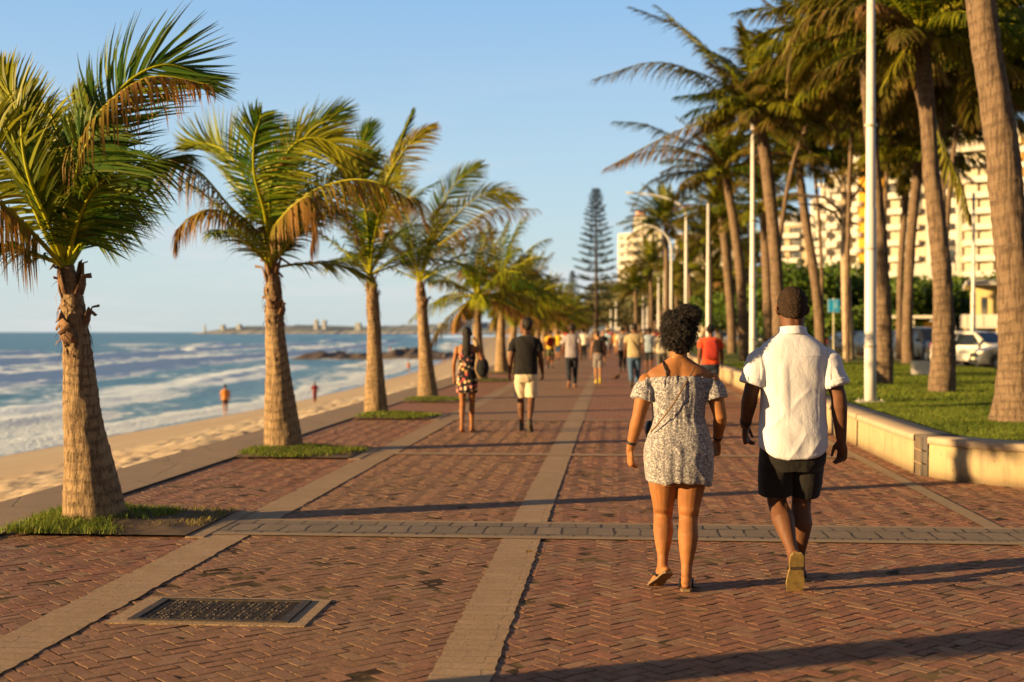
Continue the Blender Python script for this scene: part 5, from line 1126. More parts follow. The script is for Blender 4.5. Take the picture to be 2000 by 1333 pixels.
    def shfold(V, N):
        x, y, z = V[:, 0], V[:, 1], V[:, 2]; back = (np.abs(x) < .21)
        d = .0030 * fbm(x * 9, y * 9, z * 5, o=3)
        # long soft folds falling from the yoke, diagonal drag lines at the waist
        w = np.clip((1.40 - z) / .08, 0, 1) * back
        xx = x + .05 * fbm(x * 2, z * 3, .5, o=2) + .04 * (1.4 - z) * np.sign(x)
        d += w * .0085 * (np.maximum(0, vnoise(xx * 15, z * 1.6, 4.2)) ** .8) * np.clip((z - .8) / .3, .35, 1)
        d += w * .0060 * vnoise(x * 9 + z * 7.5, z * 3.5 - x * 3, 8.8)
        d += w * .0050 * (1 - np.abs(vnoise(x * 8 - z * 7.5, z * 2.5 + x * 4, 3.1))) ** 2 * np.clip((1.25 - z) / .1, 0, 1)
        arm = np.abs(x) > .205; d += arm * .006 * (1 - np.abs(vnoise(x * 14 + 2, z * 16, 5.5))) ** 2
        d += .003 * gauss(z - (1.405 + .0 * x), .004) * (np.abs(x) < .19) * (N[:, 1] < 0)
        return d
    displace(me, shfold)
    def hem(V):     # curved shirt tail, higher at the sides
        k = np.clip((1.0 - V[:, 2]) / .2, 0, 1) * (np.abs(V[:, 0]) < .23); V[:, 2] += k * (.055 * (np.abs(V[:, 0]) / .2) ** 3 - .02); return V
    warp(me, hem)
    WS_ = cloth('white_linen_shirt', (.62, .62, .68), var=.06, weave=700)
    obj_from_mesh('shirt', me, WS_, t, True)
    kb = MB()
    kb.tube([(0, .002, 1.515), (0, .010, 1.545), (0, .014, 1.578)], [.092, .089, .084], 26, flat=1.0)
    k2 = MB(); rs = []
    for r_, z0, z1 in ((.088, 1.538, 1.0),):
        pass
    me = remesh(kb.mesh(), .005, 2); obj_from_mesh('collar', me, WS_, t, True)
    for q in (-1, 1):
        a, e = cuff[q]; cf = MB(); dr = (e - a).normalized(); cf.tube([e - dr * .040, e - dr * .036, e - dr * .004, e], [.085, .0895, .0895, .086], 20); me = remesh(cf.mesh(), .005, 2); displace(me, lambda V, N: .0025 * fbm(V[:, 0] * 25, V[:, 1] * 25, V[:, 2] * 25)); obj_from_mesh('cuff', me, WS_, t, True)
    # shorts
    sb = MB(); torso(sb, [(.70, 0, 0, .17, .10), (.76, 0, 0, .196, .134), (.84, 0, 0, .196, .138), (.90, 0, 0, .185, .125)], 28)
    for h, k in ((Lh, Lk), (Rh, Rk)):
        e = h.lerp(k, .87); dz = Vector(((-.008 if h.x < 0 else .008), 0, 0)); sb.tube([h + Vector((0, 0, -.02)), h.lerp(k, .4) + dz, e + dz], [.105, .107, .100], 20)
    me = remesh(sb.mesh(), .0065, 5)
    def sf(V, N): return .006 * (1 - np.abs(vnoise(V[:, 0] * 11 + V[:, 2] * 8, V[:, 1] * 9, V[:, 2] * 7))) ** 2 + .004 * fbm(V[:, 0] * 10, V[:, 1] * 10, V[:, 2] * 6)
    displace(me, sf); obj_from_mesh('shorts', me, cloth('black_shorts_cloth', (.013, .011, .010)), t, True)
    # flip-flops
    for nm, a, d, u in (('sandal', La, fd, fu), ('sandal', Ra, Vector((.08, 1, 0)), Vector((0, 0, 1)))):
        f = MB(); sole(f, a, d, u, 1.08, .020, .092, 1.08); o_ = f.build(nm, M_SOLE, t)
        g = MB(); d = d.normalized(); s_ = d.cross(u).normalized(); to = a + d * .13 - u * .062
        for q in (-1, 1): g.tube([to, a + d * .06 + s_ * q * .042 - u * .045, a + d * .02 + s_ * q * .046 - u * .078], [.007, .009, .009], 6)
        g.build('strap', M_RUB, o_)
        tr = MB()
        for i in range(9): tr.box(tuple(a - u * (.0925 * 1.08) + d * (-.06 + i * .028)), (.07, .004, .004), rx=0)
        if a is La:
            hb2 = MB(); c0 = a - u * .1005 + d * .02; hb2.quad(c0 - s_ * .036 - d * .012, c0 + s_ * .036 - d * .012, c0 + s_ * .036 + d * .012, c0 - s_ * .036 + d * .012); hb2.build('sole_stripe', M_RUB, o_)
    b = MB(); c = Vector(wr[-1]); dr = (c - Vector(el[-1])).normalized(); b.tube([c - dr * .045, c - dr * .018], [.0385, .0365], 16); b.build('wristband', M_BLK, t, True)
hero_man()
# ---------------------------------------------------------------- hero woman
def hero_woman():
    root = gp(1325, 1147); t = thing('person', 'woman in short off-shoulder black-and-white print dress with dark curly hair tied up', 'woman', (root.x, root.y, 0), YAW * .6)
    sk = MB(); head(sk, (.008, .02, 1.545), .98, yaw=.12)
    sk.tube([(0, .0, 1.33), (0, .006, 1.39), (.005, .012, 1.48)], [.070, .052, .052], 16, round_ends=True)
    torso(sk, [(.62, 0, 0, .14, .10), (.76, 0, 0, .185, .125), (.88, 0, 0, .178, .12), (1.02, 0, 0, .142, .10), (1.14, 0, 0, .148, .10), (1.22, 0, 0, .160, .10), (1.285, .003, 0, .196, .088), (1.325, .004, 0, .168, .074), (1.360, .002, 0, .105, .058), (1.395, .0, 0, .056, .048)], 28, 2.3)
    sh = {-1: (-.186, 0, 1.272), 1: (.192, 0, 1.276)}; el = {-1: (-.245, -.03, 1.03), 1: (.248, -.03, 1.035)}; wr = {-1: (-.292, .01, .838), 1: (.252, .13, .885)}
    for q in (-1, 1):
        a, b, c = Vector(sh[q]), Vector(el[q]), Vector(wr[q])
        sk.tube([a.lerp(b, .10), a.lerp(b, .3), a.lerp(b, .7), b, b.lerp(c, .2), b.lerp(c, .6), c], [.052, .054, .046, .040, .042, .034, .025], 16, round_ends=True)
    hand(sk, wr[-1], (.02, .12, -1), (.8, .35, 0), .90, .5, thumb=-1); hand(sk, wr[1], (.02, .3, -1), (-.75, -.35, 0), .88, .7, thumb=1)
    Lh, Lk, La = Vector((-.088, 0, .72)), Vector((-.088, .06, .438)), Vector((-.096, -.02, .140))
    Rh, Rk, Ra = Vector((.075, 0, .72)), Vector((.060, .0, .425)), Vector((.040, -.08, .085))
    for h, k, a in ((Lh, Lk, La), (Rh, Rk, Ra)):
        back = Vector((0, -.024, 0))
        sk.tube([h, h.lerp(k, .35), h.lerp(k, .75), k, k.lerp(a, .12), k.lerp(a, .32) + back, k.lerp(a, .55) + back * .6, k.lerp(a, .82), a], [.100, .092, .068, .058, .058, .062, .051, .034, .032], 18, round_ends=True)
    fd = Vector((-.34, .80, -.52)).normalized(); fu = Vector((0, .42, .88)).normalized(); fu = (fu - fd * fu.dot(fd)).normalized()
    foot(sk, La, fd, fu, .92); foot(sk, Ra, (.12, 1, 0), (0, 0, 1), .92)
    me = remesh(sk.mesh(), .0056, 3)
    displace(me, lambda V, N: -.008 * gauss(V[:, 2] - .435, .02) * (N[:, 1] < -.4) + .003 * gauss(V[:, 2] - .47, .02) * (N[:, 1] < -.4) - .007 * gauss(V[:, 0] - .004, .022) * gauss(V[:, 2] - 1.29, .10) * (N[:, 1] < -.2) + .005 * (gauss(np.abs(V[:, 0] - .004) - .085, .03) * gauss(V[:, 2] - 1.27, .06)) * (N[:, 1] < -.2) + .001 * fbm(V[:, 0] * 25, V[:, 1] * 25, V[:, 2] * 20))
    obj_from_mesh('body', me, SKIN['brown'], t, True)
    # dress
    db = MB(); torso(db, [(.645, .004, 0, .200, .145), (.70, .004, 0, .208, .152), (.78, .002, 0, .214, .155), (.86, 0, 0, .208, .150), (.94, 0, 0, .180, .132), (1.02, 0, 0, .158, .118), (1.10, 0, 0, .160, .118), (1.18, 0, 0, .172, .120), (1.25, 0, 0, .180, .115), (1.278, 0, 0, .182, .106)], 36, 2.3)
    for q in (-1, 1):
        a, b = Vector(sh[q]), Vector(el[q]); db.tube([a + Vector((-q * .06, 0, -.060)), a + Vector((q * .006, 0, -.030)), a.lerp(b, .30), a.lerp(b, .56)], [.050, .058, .072, .080], 20)
    me = remesh(db.mesh(), .0058, 5)
    def df(V, N):
        x, y, z = V[:, 0], V[:, 1], V[:, 2]; th = np.arctan2(y, x); body = np.abs(x) < .185
        g = gauss(np.minimum(0, z - 1.27), .09) * (z < 1.3)
        d = .0055 * g * (vnoise(th * 16, z * 3, 1.1)) + .0045 * fbm(x * 12, y * 12, z * 6, o=3)
        gw = gauss(z - 1.03, .06); d += .004 * gw * vnoise(th * 13, z * 4, 2.2) * body - .004 * gauss(z - 1.035, .012) * body
        lo = np.clip((1.0 - z) / .1, 0, 1) * body
        d += lo * .012 * (1 - np.abs(vnoise(x * 7.5 + z * 6.5, z * 2.2 - x * 3.5, 6.4))) ** 3 + lo * .010 * (1 - np.abs(vnoise(x * 6 - z * 7, z * 2.2 + x * 2, 2.4))) ** 4
        d += lo * .006 * vnoise(th * 5.5, z * 1.2, 7.7) * np.clip((.9 - z) / .15, 0, 1)
        up = body * np.clip((z - 1.0) / .1, 0, 1); d += up * .006 * (1 - np.abs(vnoise(x * 13 + z * 3, z * 2, 9.4))) ** 3
        d += (np.abs(x) > .19) * .006 * vnoise(np.abs(x) * 22 + y * 22, z * 4, 3.3); return d
    displace(me, df)
    def dh(V):
        k = np.clip((.80 - V[:, 2]) / .12, 0, 1) * (np.abs(V[:, 0]) < .23); V[:, 2] += k * (.008 * np.sin(V[:, 0] * 17 + 1.0) - .006 * (V[:, 0] / .2)); return V
    warp(me, dh); DM = cloth('small_print_dress_cloth', (.56, .54, .53), var=.08, extra=print_small)
    obj_from_mesh('dress', me, DM, t, True)
    # crossbody strap and bra strap
    pts = []
    for u in np.linspace(0, 1, 26):
        x = .088 - .262 * u; z = 1.340 - .39 * u - .02 * math.sin(u * 3.1); y = -(.080 + .045 * min(1, u * 2.2)) * math.sqrt(max(0, 1 - (abs(x) / .21) ** 2.4)) - .012
        pts.append((x, y - (.010 if .16 < u else 0), z))
    b = MB(); b.tube(pts, .0052, 6, flat=.5, ref=(0, 1, 0)); b.build('bag_strap', simple('tan_leather_strap', (.16, .085, .035), .5), t, True)
    b = MB(); b.ell((-.172, .03, .955), (.03, .06, .055), 12, 8); b.build('bag', M_BLK, t, True)
    b = MB(); b.tube([(-.096, -.020, 1.372), (-.094, -.062, 1.350), (-.084, -.086, 1.315), (-.072, -.095, 1.27)], .0065, 6, flat=.4, ref=(0, 1, 0)); b.build('shoulder_strap', M_BLK, t, True)
    b = MB(); b.tube([(.055 * math.cos(a), .008 + .056 * math.sin(a), 1.405 + .012 * math.sin(a)) for a in np.linspace(0, 2 * math.pi, 30)], .0016, 5, cap=False); b.build('necklace', simple('gold_chain', (.6, .4, .12), .3, metal=.8), t, True)
    for q, off in ((-1, .040), (1, .030)):
        c = Vector(wr[q]); dr = (c - Vector(el[q])).normalized(); b = MB(); b.tube([c - dr * (off + .008), c - dr * (off - .010)], [.0315, .030], 16); b.build('wristwatch' if q < 0 else 'bracelet', M_BLK, t, True)
    # sandals
    for a, d, u in ((La, fd, fu), (Ra, Vector((.12, 1, 0)), Vector((0, 0, 1)))):
        f = MB(); d = d.normalized(); sole(f, a, d, u, .94, .016, .090, 1.05); o_ = f.build('sandal', simple('brown_sandal', (.16, .10, .05), .7), t)
        s_ = d.cross(u).normalized(); g = MB(); to = a + d * .115 - u * .052
        for q in (-1, 1): g.tube([to, a + d * .07 + s_ * q * .036 - u * .035, a + d * .01 + s_ * q * .040 - u * .070], [.006, .008, .008], 6)
        g.tube([a + d * .05 + s_ * .036 - u * .04, a + d * .055 - u * .018, a + d * .05 - s_ * .036 - u * .04], .009, 6, flat=.4, ref=u); g.build('strap', M_BLK, o_)
    # curly hair: lumpy mass with a bun plus loose curls
    H0 = Vector((.008, .02, 1.545)); hb = MB(); hb.ell(H0 + Vector((-.004, -.028, .022)), (.102, .112, .108), 24, 16); hb.ell(H0 + Vector((-.012, -.045, -.035)), (.090, .085, .085), 20, 12); hb.ell(H0 + Vector((.050, -.035, .105)), (.072, .070, .060), 20, 12); hb.ell(H0 + Vector((-.045, -.03, .085)), (.055, .06, .045), 16, 10)
    hb.ell(H0 + Vector((-.0, -.060, -.095)), (.055, .035, .035), 16, 10)
    me = remesh(hb.mesh(), .005, 2); displace(me, lambda V, N: .011 * vnoise(V[:, 0] * 55, V[:, 1] * 55, V[:, 2] * 55) + .007 * vnoise(V[:, 0] * 130, V[:, 1] * 130, V[:, 2] * 130))
    ho = obj_from_mesh('hair', me, M_HAIR, t, True)
    n = len(me.vertices); V = np.empty(n * 3, np.float32); me.vertices.foreach_get('co', V); V = V.reshape(-1, 3); N = np.empty(n * 3, np.float32); me.vertex_normals.foreach_get('vector', N); N = N.reshape(-1, 3)
    rg = np.random.default_rng(2); cu = MB()
    for i in rg.choice(n, 1900):
        p = Vector(V[i]); nn = Vector(N[i]); 
        if p.z < 1.46: continue
        a = nn.orthogonal().normalized(); b_ = nn.cross(a); ph = rg.uniform(0, 6.28); L = rg.uniform(.010, .034); r = rg.uniform(.004, .009); pts = []
        for q in np.linspace(0, 1, 8): pts.append(p + nn * (L * q - .003) + (a * math.cos(ph + q * 8) + b_ * math.sin(ph + q * 8)) * r + Vector((0, 0, -.01 * q * q)))
        cu.tube(pts, [.0016] * 4 + [.0013] * 3 + [.0008], 3, cap=False)
    cu.build('curls', M_HAIR, ho, False)
hero_woman()
# ---------------------------------------------------------------- generic walkers
def walker(label, X, Y, H=1.72, female=False, skin='brown', top=('shirt', 'white_cotton', (.7, .68, .64)), bottom=('trousers', 'dark_trousers', (.02, .02, .025)), phase=1, hair='short', yaw=0.0, voxel=.012, head_yaw=0.0, z0=0.0, arms=None, cat=None, group=PG, extra=None, shoes=(.05, .04, .035), wide=1.0, stride=.16, lift=True, hairlen=.0):
    k = H / 1.75; t = thing('person', label, cat or ('woman' if female else 'man'), (X, Y, z0), yaw, group); sk = MB()
    W = (.90 if female else 1.0) * k * wide; shz = 1.44 * k; hz = .90 * k
    hw = .165 * W; 
    head(sk, (0, .02 * k, 1.635 * k), (.98 if female else 1.04) * k, head_yaw, face=voxel < .02)
    sk.tube([(0, 0, 1.42 * k), (0, .012 * k, 1.54 * k)], [.062 * W, .054 * W], 12, round_ends=True)
    wst = .120 if female else .150; hip = .175 if female else .160
    torso(sk, [(.80 * k, 0, 0, .14 * W, .09 * W), (.92 * k, 0, 0, hip * W, .115 * W), (1.06 * k, 0, 0, wst * W, .095 * W), (1.22 * k, 0, 0, .150 * W, .10 * W), (1.36 * k, 0, 0, .168 * W, .10 * W), (1.44 * k, 0, 0, .145 * W, .08 * W), (1.48 * k, 0, 0, .06 * W, .05 * W)], 20)
    sw = phase; A_ = arms or {}
    for q in (-1, 1):
        a = Vector((q * (hw + .01), 0, 1.415 * k)); f = -sw * q
        b = Vector(A_.get(('el', q), (q * (hw + .065), -.03 + .03 * f, 1.135 * k))); c = Vector(A_.get(('wr', q), (q * (hw + .085), .06 + .10 * f, .905 * k)))
        ar = .048 * W * (.88 if female else 1)
        sk.tube([a.lerp(b, .10), a.lerp(b, .5), b, b.lerp(c, .25), c], [ar * 1.12, ar * 1.05, ar * .86, ar * .86, ar * .56], 12, round_ends=True)
        dr = (c - b).normalized(); hand(sk, c, dr + Vector((0, 0, -.3)), (-q, .1, 0), .98 * k, .55, thumb=q)
        if top[0] in ('tee', 'shirt', 'long'):
            pass
    legs = []
    for q in (-1, 1):
        f = sw * q     # +1: leading leg
        h = Vector((q * .088 * W, 0, .86 * k))
        if f > 0: kn = Vector((q * .085 * W, .10 * k, .475 * k)); an = Vector((q * .075 * W, stride * k * .9, .085 * k)); fd, fu = Vector((q * .1, 1, 0)), Vector((0, 0, 1))
        else:
            kn = Vector((q * .085 * W, .02 * k, .475 * k)); an = Vector((q * .075 * W, -stride * k * 1.25, (.17 if lift else .10) * k)); fd, fu = (Vector((q * .08, .62, -.78)), Vector((0, .78, .62))) if lift else (Vector((0, 1, -.1)), Vector((0, .1, 1)))
        fu = (fu - fd.normalized() * fu.dot(fd.normalized())).normalized(); legs.append((h, kn, an, fd, fu))
        lr = 1.0 * W; bk = Vector((0, -.022 * k, 0))
        sk.tube([h, h.lerp(kn, .4), h.lerp(kn, .8), kn, kn.lerp(an, .3) + bk, kn.lerp(an, .6) + bk * .5, an], [.088 * lr, .080 * lr, .058 * lr, .053 * lr, .056 * lr, .044 * lr, .031 * lr], 12, round_ends=True)
        foot(sk, an, fd, fu, .98 * k, bare=voxel < .013)
    me = remesh(sk.mesh(), voxel * (.62 if voxel < .013 else 1), 2); obj_from_mesh('body', me, SKIN[skin], t, True)
    if shoes is not None:
        for h, kn, an, fd, fu in legs:
            f = MB(); foot(f, an, fd, fu, 1.10 * k, bare=False); sole(f, an, fd.normalized(), fu, 1.02 * k, .025, .098); f.build('shoe', simple('shoe_%02d' % int(shoes[0] * 99), shoes, .7), t, True)
    # clothes
    def fold(am, sc=1.0):
        sd_ = X * 3.1 + Y
        return lambda V, N: am * (.9 * fbm(V[:, 0] * 9 * sc, V[:, 1] * 9, V[:, 2] * 5 * sc + sd_, o=3) + 1.3 * (1 - np.abs(vnoise(V[:, 0] * 11 + V[:, 2] * 6, V[:, 1] * 9, V[:, 2] * 6 + sd_))) ** 3)
    kind, cn, cc = top[:3]; tm = cloth(cn, cc, **(top[3] if len(top) > 3 else {})); g = .022 * k
    arm_pts = {q: (Vector((q * (hw + .01), 0, 1.415 * k)), Vector(A_.get(('el', q), (q * (hw + .065), -.03 - .03 * sw * q, 1.135 * k))), Vector(A_.get(('wr', q), (q * (hw + .085), .06 - .10 * sw * q, .905 * k)))) for q in (-1, 1)}
    if kind in ('tee', 'shirt', 'long', 'tank', 'crop'):
        lo = {'tee': .88, 'shirt': .83, 'long': .86, 'tank': .92, 'crop': 1.02}[kind] * k; w2 = (.150 if female else .168)
        cb = MB(); pr = [(lo, 0, 0, hip * W + g, .115 * W + g)] if lo < 1.0 * k else [(lo, 0, 0, wst * W + g, .10 * W + g)]
        pr += [(1.08 * k, 0, 0, (wst + .01) * W + g * .8, .10 * W + g), (1.22 * k, 0, 0, w2 * W + g * .4, .10 * W + g), (1.36 * k, 0, 0, (w2 + .012) * W + g * .5, .102 * W + g * .8), (1.435 * k, 0, 0, (w2 - .005) * W + g * .3, .085 * W + g * .7), (1.475 * k, 0, 0, .085 * W + g * .3, .065 * W + g * .3)]
        if kind == 'tank': pr = pr[:-1]
        torso(cb, pr, 24, 2.5)
        if kind in ('tee', 'shirt', 'long'):
            for q in (-1, 1):
                a, b, c = arm_pts[q]
                if kind == 'long': cb.tube([a + Vector((-q * .02, 0, .0)), a.lerp(b, .5), b, c.lerp(b, .06)], [.064 * W, .064 * W, .056 * W, .045 * W], 14)
                else: cb.tube([a + Vector((-q * .02, 0, .004)), a.lerp(b, .3), a.lerp(b, .66)], [.064 * W, .071 * W, .071 * W], 14)
        me = remesh(cb.mesh(), voxel * .8, 4); displace(me, fold(.006)); obj_from_mesh('shirt' if kind != 'tank' else 'top', me, tm, t, True)
    if kind == 'dress':
        cb = MB(); torso(cb, [(.66 * k, 0, 0, .195 * W, .15 * W), (.80 * k, 0, 0, .195 * W, .145 * W), (.92 * k, 0, 0, .188 * W, .13 * W), (1.06 * k, 0, 0, .142 * W, .11 * W), (1.22 * k, 0, 0, .162 * W, .115 * W), (1.34 * k, 0, 0, .160 * W, .105 * W), (1.41 * k, 0, 0, .13 * W, .085 * W)], 24, 2.3)
        me = remesh(cb.mesh(), voxel * .8, 4); displace(me, lambda V, N: fold(.006)(V, N) + .012 * vnoise(np.arctan2(V[:, 1], V[:, 0]) * 4.5, V[:, 2] * 2) * np.clip((.95 * k - V[:, 2]) / .2, 0, 1)); obj_from_mesh('dress', me, tm, t, True)
    if bottom:
        kind, bn, bc = bottom[:3]; bm_ = cloth(bn, bc, **(bottom[3] if len(bottom) > 3 else {})); cb = MB()
        torso(cb, [(.76 * k, 0, 0, .15 * W, .10 * W), (.84 * k, 0, 0, (hip + .008) * W + g * .5, .12 * W + g * .5), (.92 * k, 0, 0, hip * W + g * .5, .115 * W + g * .5), (1.0 * k, 0, 0, (hip - .018) * W + g * .3, .105 * W + g * .3)], 24, 2.4)
        for h, kn, an, fd, fu in legs:
            if kind == 'trousers': cb.tube([h, h.lerp(kn, .4), kn, kn.lerp(an, .5) + Vector((0, -.012, 0)), kn.lerp(an, .93)], [.098 * W, .092 * W, .072 * W, .064 * W, .056 * W], 14)
            elif kind == 'shorts': cb.tube([h, h.lerp(kn, .5), h.lerp(kn, .86)], [.098 * W, .100 * W, .096 * W], 14)
            elif kind == 'briefs': cb.tube([h, h.lerp(kn, .28)], [.095 * W, .094 * W], 14)
            elif kind == 'skirt': pass
        if kind == 'skirt': torso(cb, [(.68 * k, 0, 0, .20 * W, .15 * W), (.80 * k, 0, 0, .19 * W, .14 * W), (.96 * k, 0, 0, .155 * W, .11 * W)], 24, 2.3)
        me = remesh(cb.mesh(), voxel * .8, 4); displace(me, fold(.005)); obj_from_mesh({'trousers': 'trousers', 'shorts': 'shorts', 'briefs': 'shorts', 'skirt': 'skirt'}[kind], me, bm_, t, True)
    # hair
    hk = (.98 if female else 1.04) * k; C = Vector((0, .02 * k, 1.635 * k)); hb = MB(); Mh = Euler((0, 0, head_yaw)).to_matrix()
    if hair != 'bald':
        hb.ell(C + Mh @ Vector((0, -.018 * hk, .026 * hk)), (.083 * hk, .098 * hk, .098 * hk), 20, 14, M=Mh)
        hb.ell(C + Mh @ Vector((0, -.038 * hk, -.02 * hk)), (.070 * hk, .065 * hk, .055 * hk), 16, 10, M=Mh)
        if hair == 'long': hb.tube([C + Mh @ Vector((0, -.07, 0)), C + Mh @ Vector((0, -.085, -.10)), C + Mh @ Vector((0, -.10, -.22)), C + Mh @ Vector((.01, -.11, -.36 * k))], [.06, .065, .07, .035], 12, flat=.55, ref=(0, 1, 0))
        if hair == 'bun': hb.ell(C + Mh @ Vector((0, -.07, .10)), (.05, .05, .045), 14, 8)
        if hair == 'curly': hb.ell(C + Mh @ Vector((0, -.01, .06)), (.115, .11, .09), 16, 10)
        me = remesh(hb.mesh(), max(.006, voxel * .6), 2); displace(me, lambda V, N: .004 * vnoise(V[:, 0] * 70, V[:, 1] * 70, V[:, 2] * 60)); obj_from_mesh('hair', me, M_HAIR, t, True)
    if hair == 'hat' or extra == 'hat':
        hb = MB(); c = C + Vector((0, 0, .055)); hb.tube([c, c + Vector((0, 0, .012))], [.19, .18], 20); hb.tube([c + Vector((0, 0, .01)), c + Vector((0, 0, .08)), c + Vector((0, 0, .10))], [.10, .09, .05], 16); hb.build('hat', simple('straw_hat', (.62, .48, .26), .9), t, True)
    if extra == 'backpack':
        hb = MB(); torso(hb, [(1.0 * k, 0, -.17, .13, .05), (1.1 * k, 0, -.19, .15, .075), (1.28 * k, 0, -.18, .14, .07), (1.42 * k, 0, -.15, .10, .04)], 20, 3.0); me = remesh(hb.mesh(), .01, 3); displace(me, fold(.004)); o_ = obj_from_mesh('backpack', me, cloth(*BPK), t, True)
    if extra == 'bag':
        hb = MB(); hb.ell((.24, .02, 1.0), (.10, .10, .15), 18, 12); me = remesh(hb.mesh(), .01, 2); displace(me, fold(.006)); obj_from_mesh('bag', me, cloth('black_bag_cloth', (.012, .012, .016)), t, True)
        hb = MB(); hb.tube([(.22, .0, 1.12), (.16, -.03, 1.40), (.10, .02, 1.46)], .012, 6); hb.build('bag_strap', M_BLK, t, True)
    if extra == 'strap':
        hb = MB(); hb.tube([(-.13, .0, 1.47 * k), (-.11, -.11, 1.40 * k), (-.02, -.15, 1.22 * k), (.10, -.15, 1.02 * k)], .016, 6, flat=.4, ref=(0, 1, 0)); hb.build('bag_strap', simple('olive_strap', (.10, .09, .05), .8), t, True)
    return t
BPK = ('red_backpack_cloth', (.40, .035, .02))
def at(px, D): q = dp(px, 648, D); return q.x, D
# the couple by the third palm
X, Y = at(912, 19.7); walker('woman in black sleeveless dress printed with red and cream blossoms, carrying a black bag', X, Y, 1.62, True, 'brown', ('dress', 'black_blossom_dress', (.012, .012, .018), dict(extra=print_floral, var=.05)), None, 1, 'long', voxel=.010, extra='bag', shoes=None, stride=.12, lift=False, arms={('el', 1): (.235, -.02, 1.12), ('wr', 1): (.24, .17, 1.16)})
X, Y = at(1027, 19.9); walker('man in plain black T-shirt and cream shorts turning his head left', X, Y, 1.76, False, 'dark', ('tee', 'black_tee', (.012, .011, .012)), ('shorts', 'cream_shorts', (.66, .55, .38)), -1, 'short', voxel=.010, head_yaw=.9, shoes=(.07, .055, .04), stride=.17)
X, Y = at(1117, 35.5); walker('man in plain grey shirt and tight dark trousers walking on the central strip', X, Y, 1.76, False, 'dark', ('shirt', 'grey_shirt', (.30, .27, .30)), ('trousers', 'dark_jeans', (.015, .018, .028)), 1, 'short', voxel=.014, shoes=(.2, .09, .05))
X, Y = at(1168, 38.7); walker('woman in bare-shouldered black top and patterned pale shorts', X, Y, 1.56, True, 'tan', ('crop', 'black_top', (.02, .015, .015)), ('shorts', 'patterned_pale_shorts', (.40, .36, .32), dict(extra=print_small)), -1, 'bun', voxel=.014, shoes=(.5, .38, .04))
X, Y = at(1239, 35.6); walker('man in khaki-beige shirt and blue jeans with a strap across his back', X, Y, 1.77, False, 'dark', ('shirt', 'khaki_shirt', (.42, .33, .19)), ('trousers', 'blue_jeans', (.06, .12, .22)), 1, 'short', voxel=.014, extra='strap', wide=1.06)
X, Y = at(1388, 27.5); walker('person in bright red top with a red backpack and dark trousers', X, Y, 1.70, False, 'dark', ('tee', 'bright_red_top', (.62, .07, .02)), ('trousers', 'navy_trousers', (.02, .03, .05)), -1, 'short', voxel=.013, extra='backpack', wide=1.08)
X, Y = at(1292, 44.0); walker('man in cream shirt half hidden behind the curly-haired woman', X, Y, 1.66, False, 'brown', ('long', 'cream_shirt', (.66, .58, .42)), ('trousers', 'grey_trousers', (.12, .11, .10)), 1, 'short', voxel=.016)
X, Y = at(1267, 47.0); walker('man in pale blue shirt and dark shorts just right of the khaki shirt', X, Y, 1.70, False, 'dark', ('shirt', 'pale_blue_shirt', (.30, .38, .48)), ('shorts', 'dark_shorts', (.03, .03, .04)), -1, 'short', voxel=.016)
X, Y = at(1216, 50.0); walker('person in white shirt walking just left of the khaki shirt', X, Y, 1.74, False, 'tan', ('shirt', 'white_cotton', (.72, .66, .54)), ('trousers', 'dark_trousers', (.02, .02, .025)), 1, 'short', voxel=.016)
X, Y = at(1075, 55.0); walker('person in yellow shirt with a dark red bag, olive shorts', X, Y, 1.62, False, 'brown', ('tee', 'yellow_shirt', (.75, .45, .03)), ('shorts', 'olive_shorts', (.10, .10, .05)), 1, 'short', voxel=.016, extra='backpack')
X, Y = at(1090, 68.0); walker('person in yellow top and blue shorts farther left by the palms', X, Y, 1.60, True, 'tan', ('tee', 'yellow_top', (.80, .52, .04)), ('shorts', 'blue_shorts', (.03, .08, .18)), -1, 'short', voxel=.018)
# distant crowd, three base figures copied with their own clothes
cr = random.Random(12)
cols = [('white', (.72, .68, .6)), ('orange', (.75, .30, .08)), ('navy blue', (.03, .04, .09)), ('pale pink', (.65, .42, .38)), ('black', (.015, .015, .018)), ('cream', (.66, .56, .38)), ('grey', (.25, .25, .27)), ('red', (.5, .05, .04)), ('light blue', (.28, .38, .5)), ('green', (.08, .2, .08)), ('tan brown', (.34, .2, .1))]
bots = [('dark trousers', 'trousers', (.02, .02, .03)), ('jeans', 'trousers', (.06, .1, .18)), ('khaki shorts', 'shorts', (.36, .28, .16)), ('black shorts', 'shorts', (.02, .02, .02)), ('pale trousers', 'trousers', (.5, .44, .34))]
spots = [(1140, 70), (1178, 58), (1186, 74), (1204, 82), (1228, 78), (1252, 68), (1132, 84), (1147, 92), (1166, 98), (1176, 88), (1191, 96), (1200, 110), (1213, 92), (1222, 104), (1236, 90), (1246, 112), (1261, 84), (1276, 76), (1284, 92), (1128, 104), (1161, 120), (1184, 128), (1209, 124), (1231, 130), (1300, 70), (1317, 80), (1106, 90), (1099, 78), (1340, 62), (1116, 112)]
ps = []
for i in range(6):
    f = i % 2 == 1
    w_ = walker('x', 0, -40, [1.74, 1.62, 1.70, 1.6, 1.78, 1.66][i], f, ['dark', 'tan', 'brown', 'brown', 'dark', 'tan'][i], ('shirt' if not f else 'tee', 'crowd_base', (.5, .5, .5)), (['trousers', 'shorts', 'shorts', 'skirt', 'trousers', 'trousers'][i], 'crowd_base2', (.1, .1, .1)), 1 if i < 3 else -1, ['short', 'long', 'hat', 'bun', 'short', 'curly'][i], voxel=.024)
    ps.append(w_)
bk_ = ['trousers', 'shorts', 'shorts', 'skirt', 'trousers', 'trousers']; hk_ = ['with short hair', 'with long hair', 'in a straw hat', 'with a hair bun', 'with short hair, tall', 'with curly hair']
def blab(i): return None
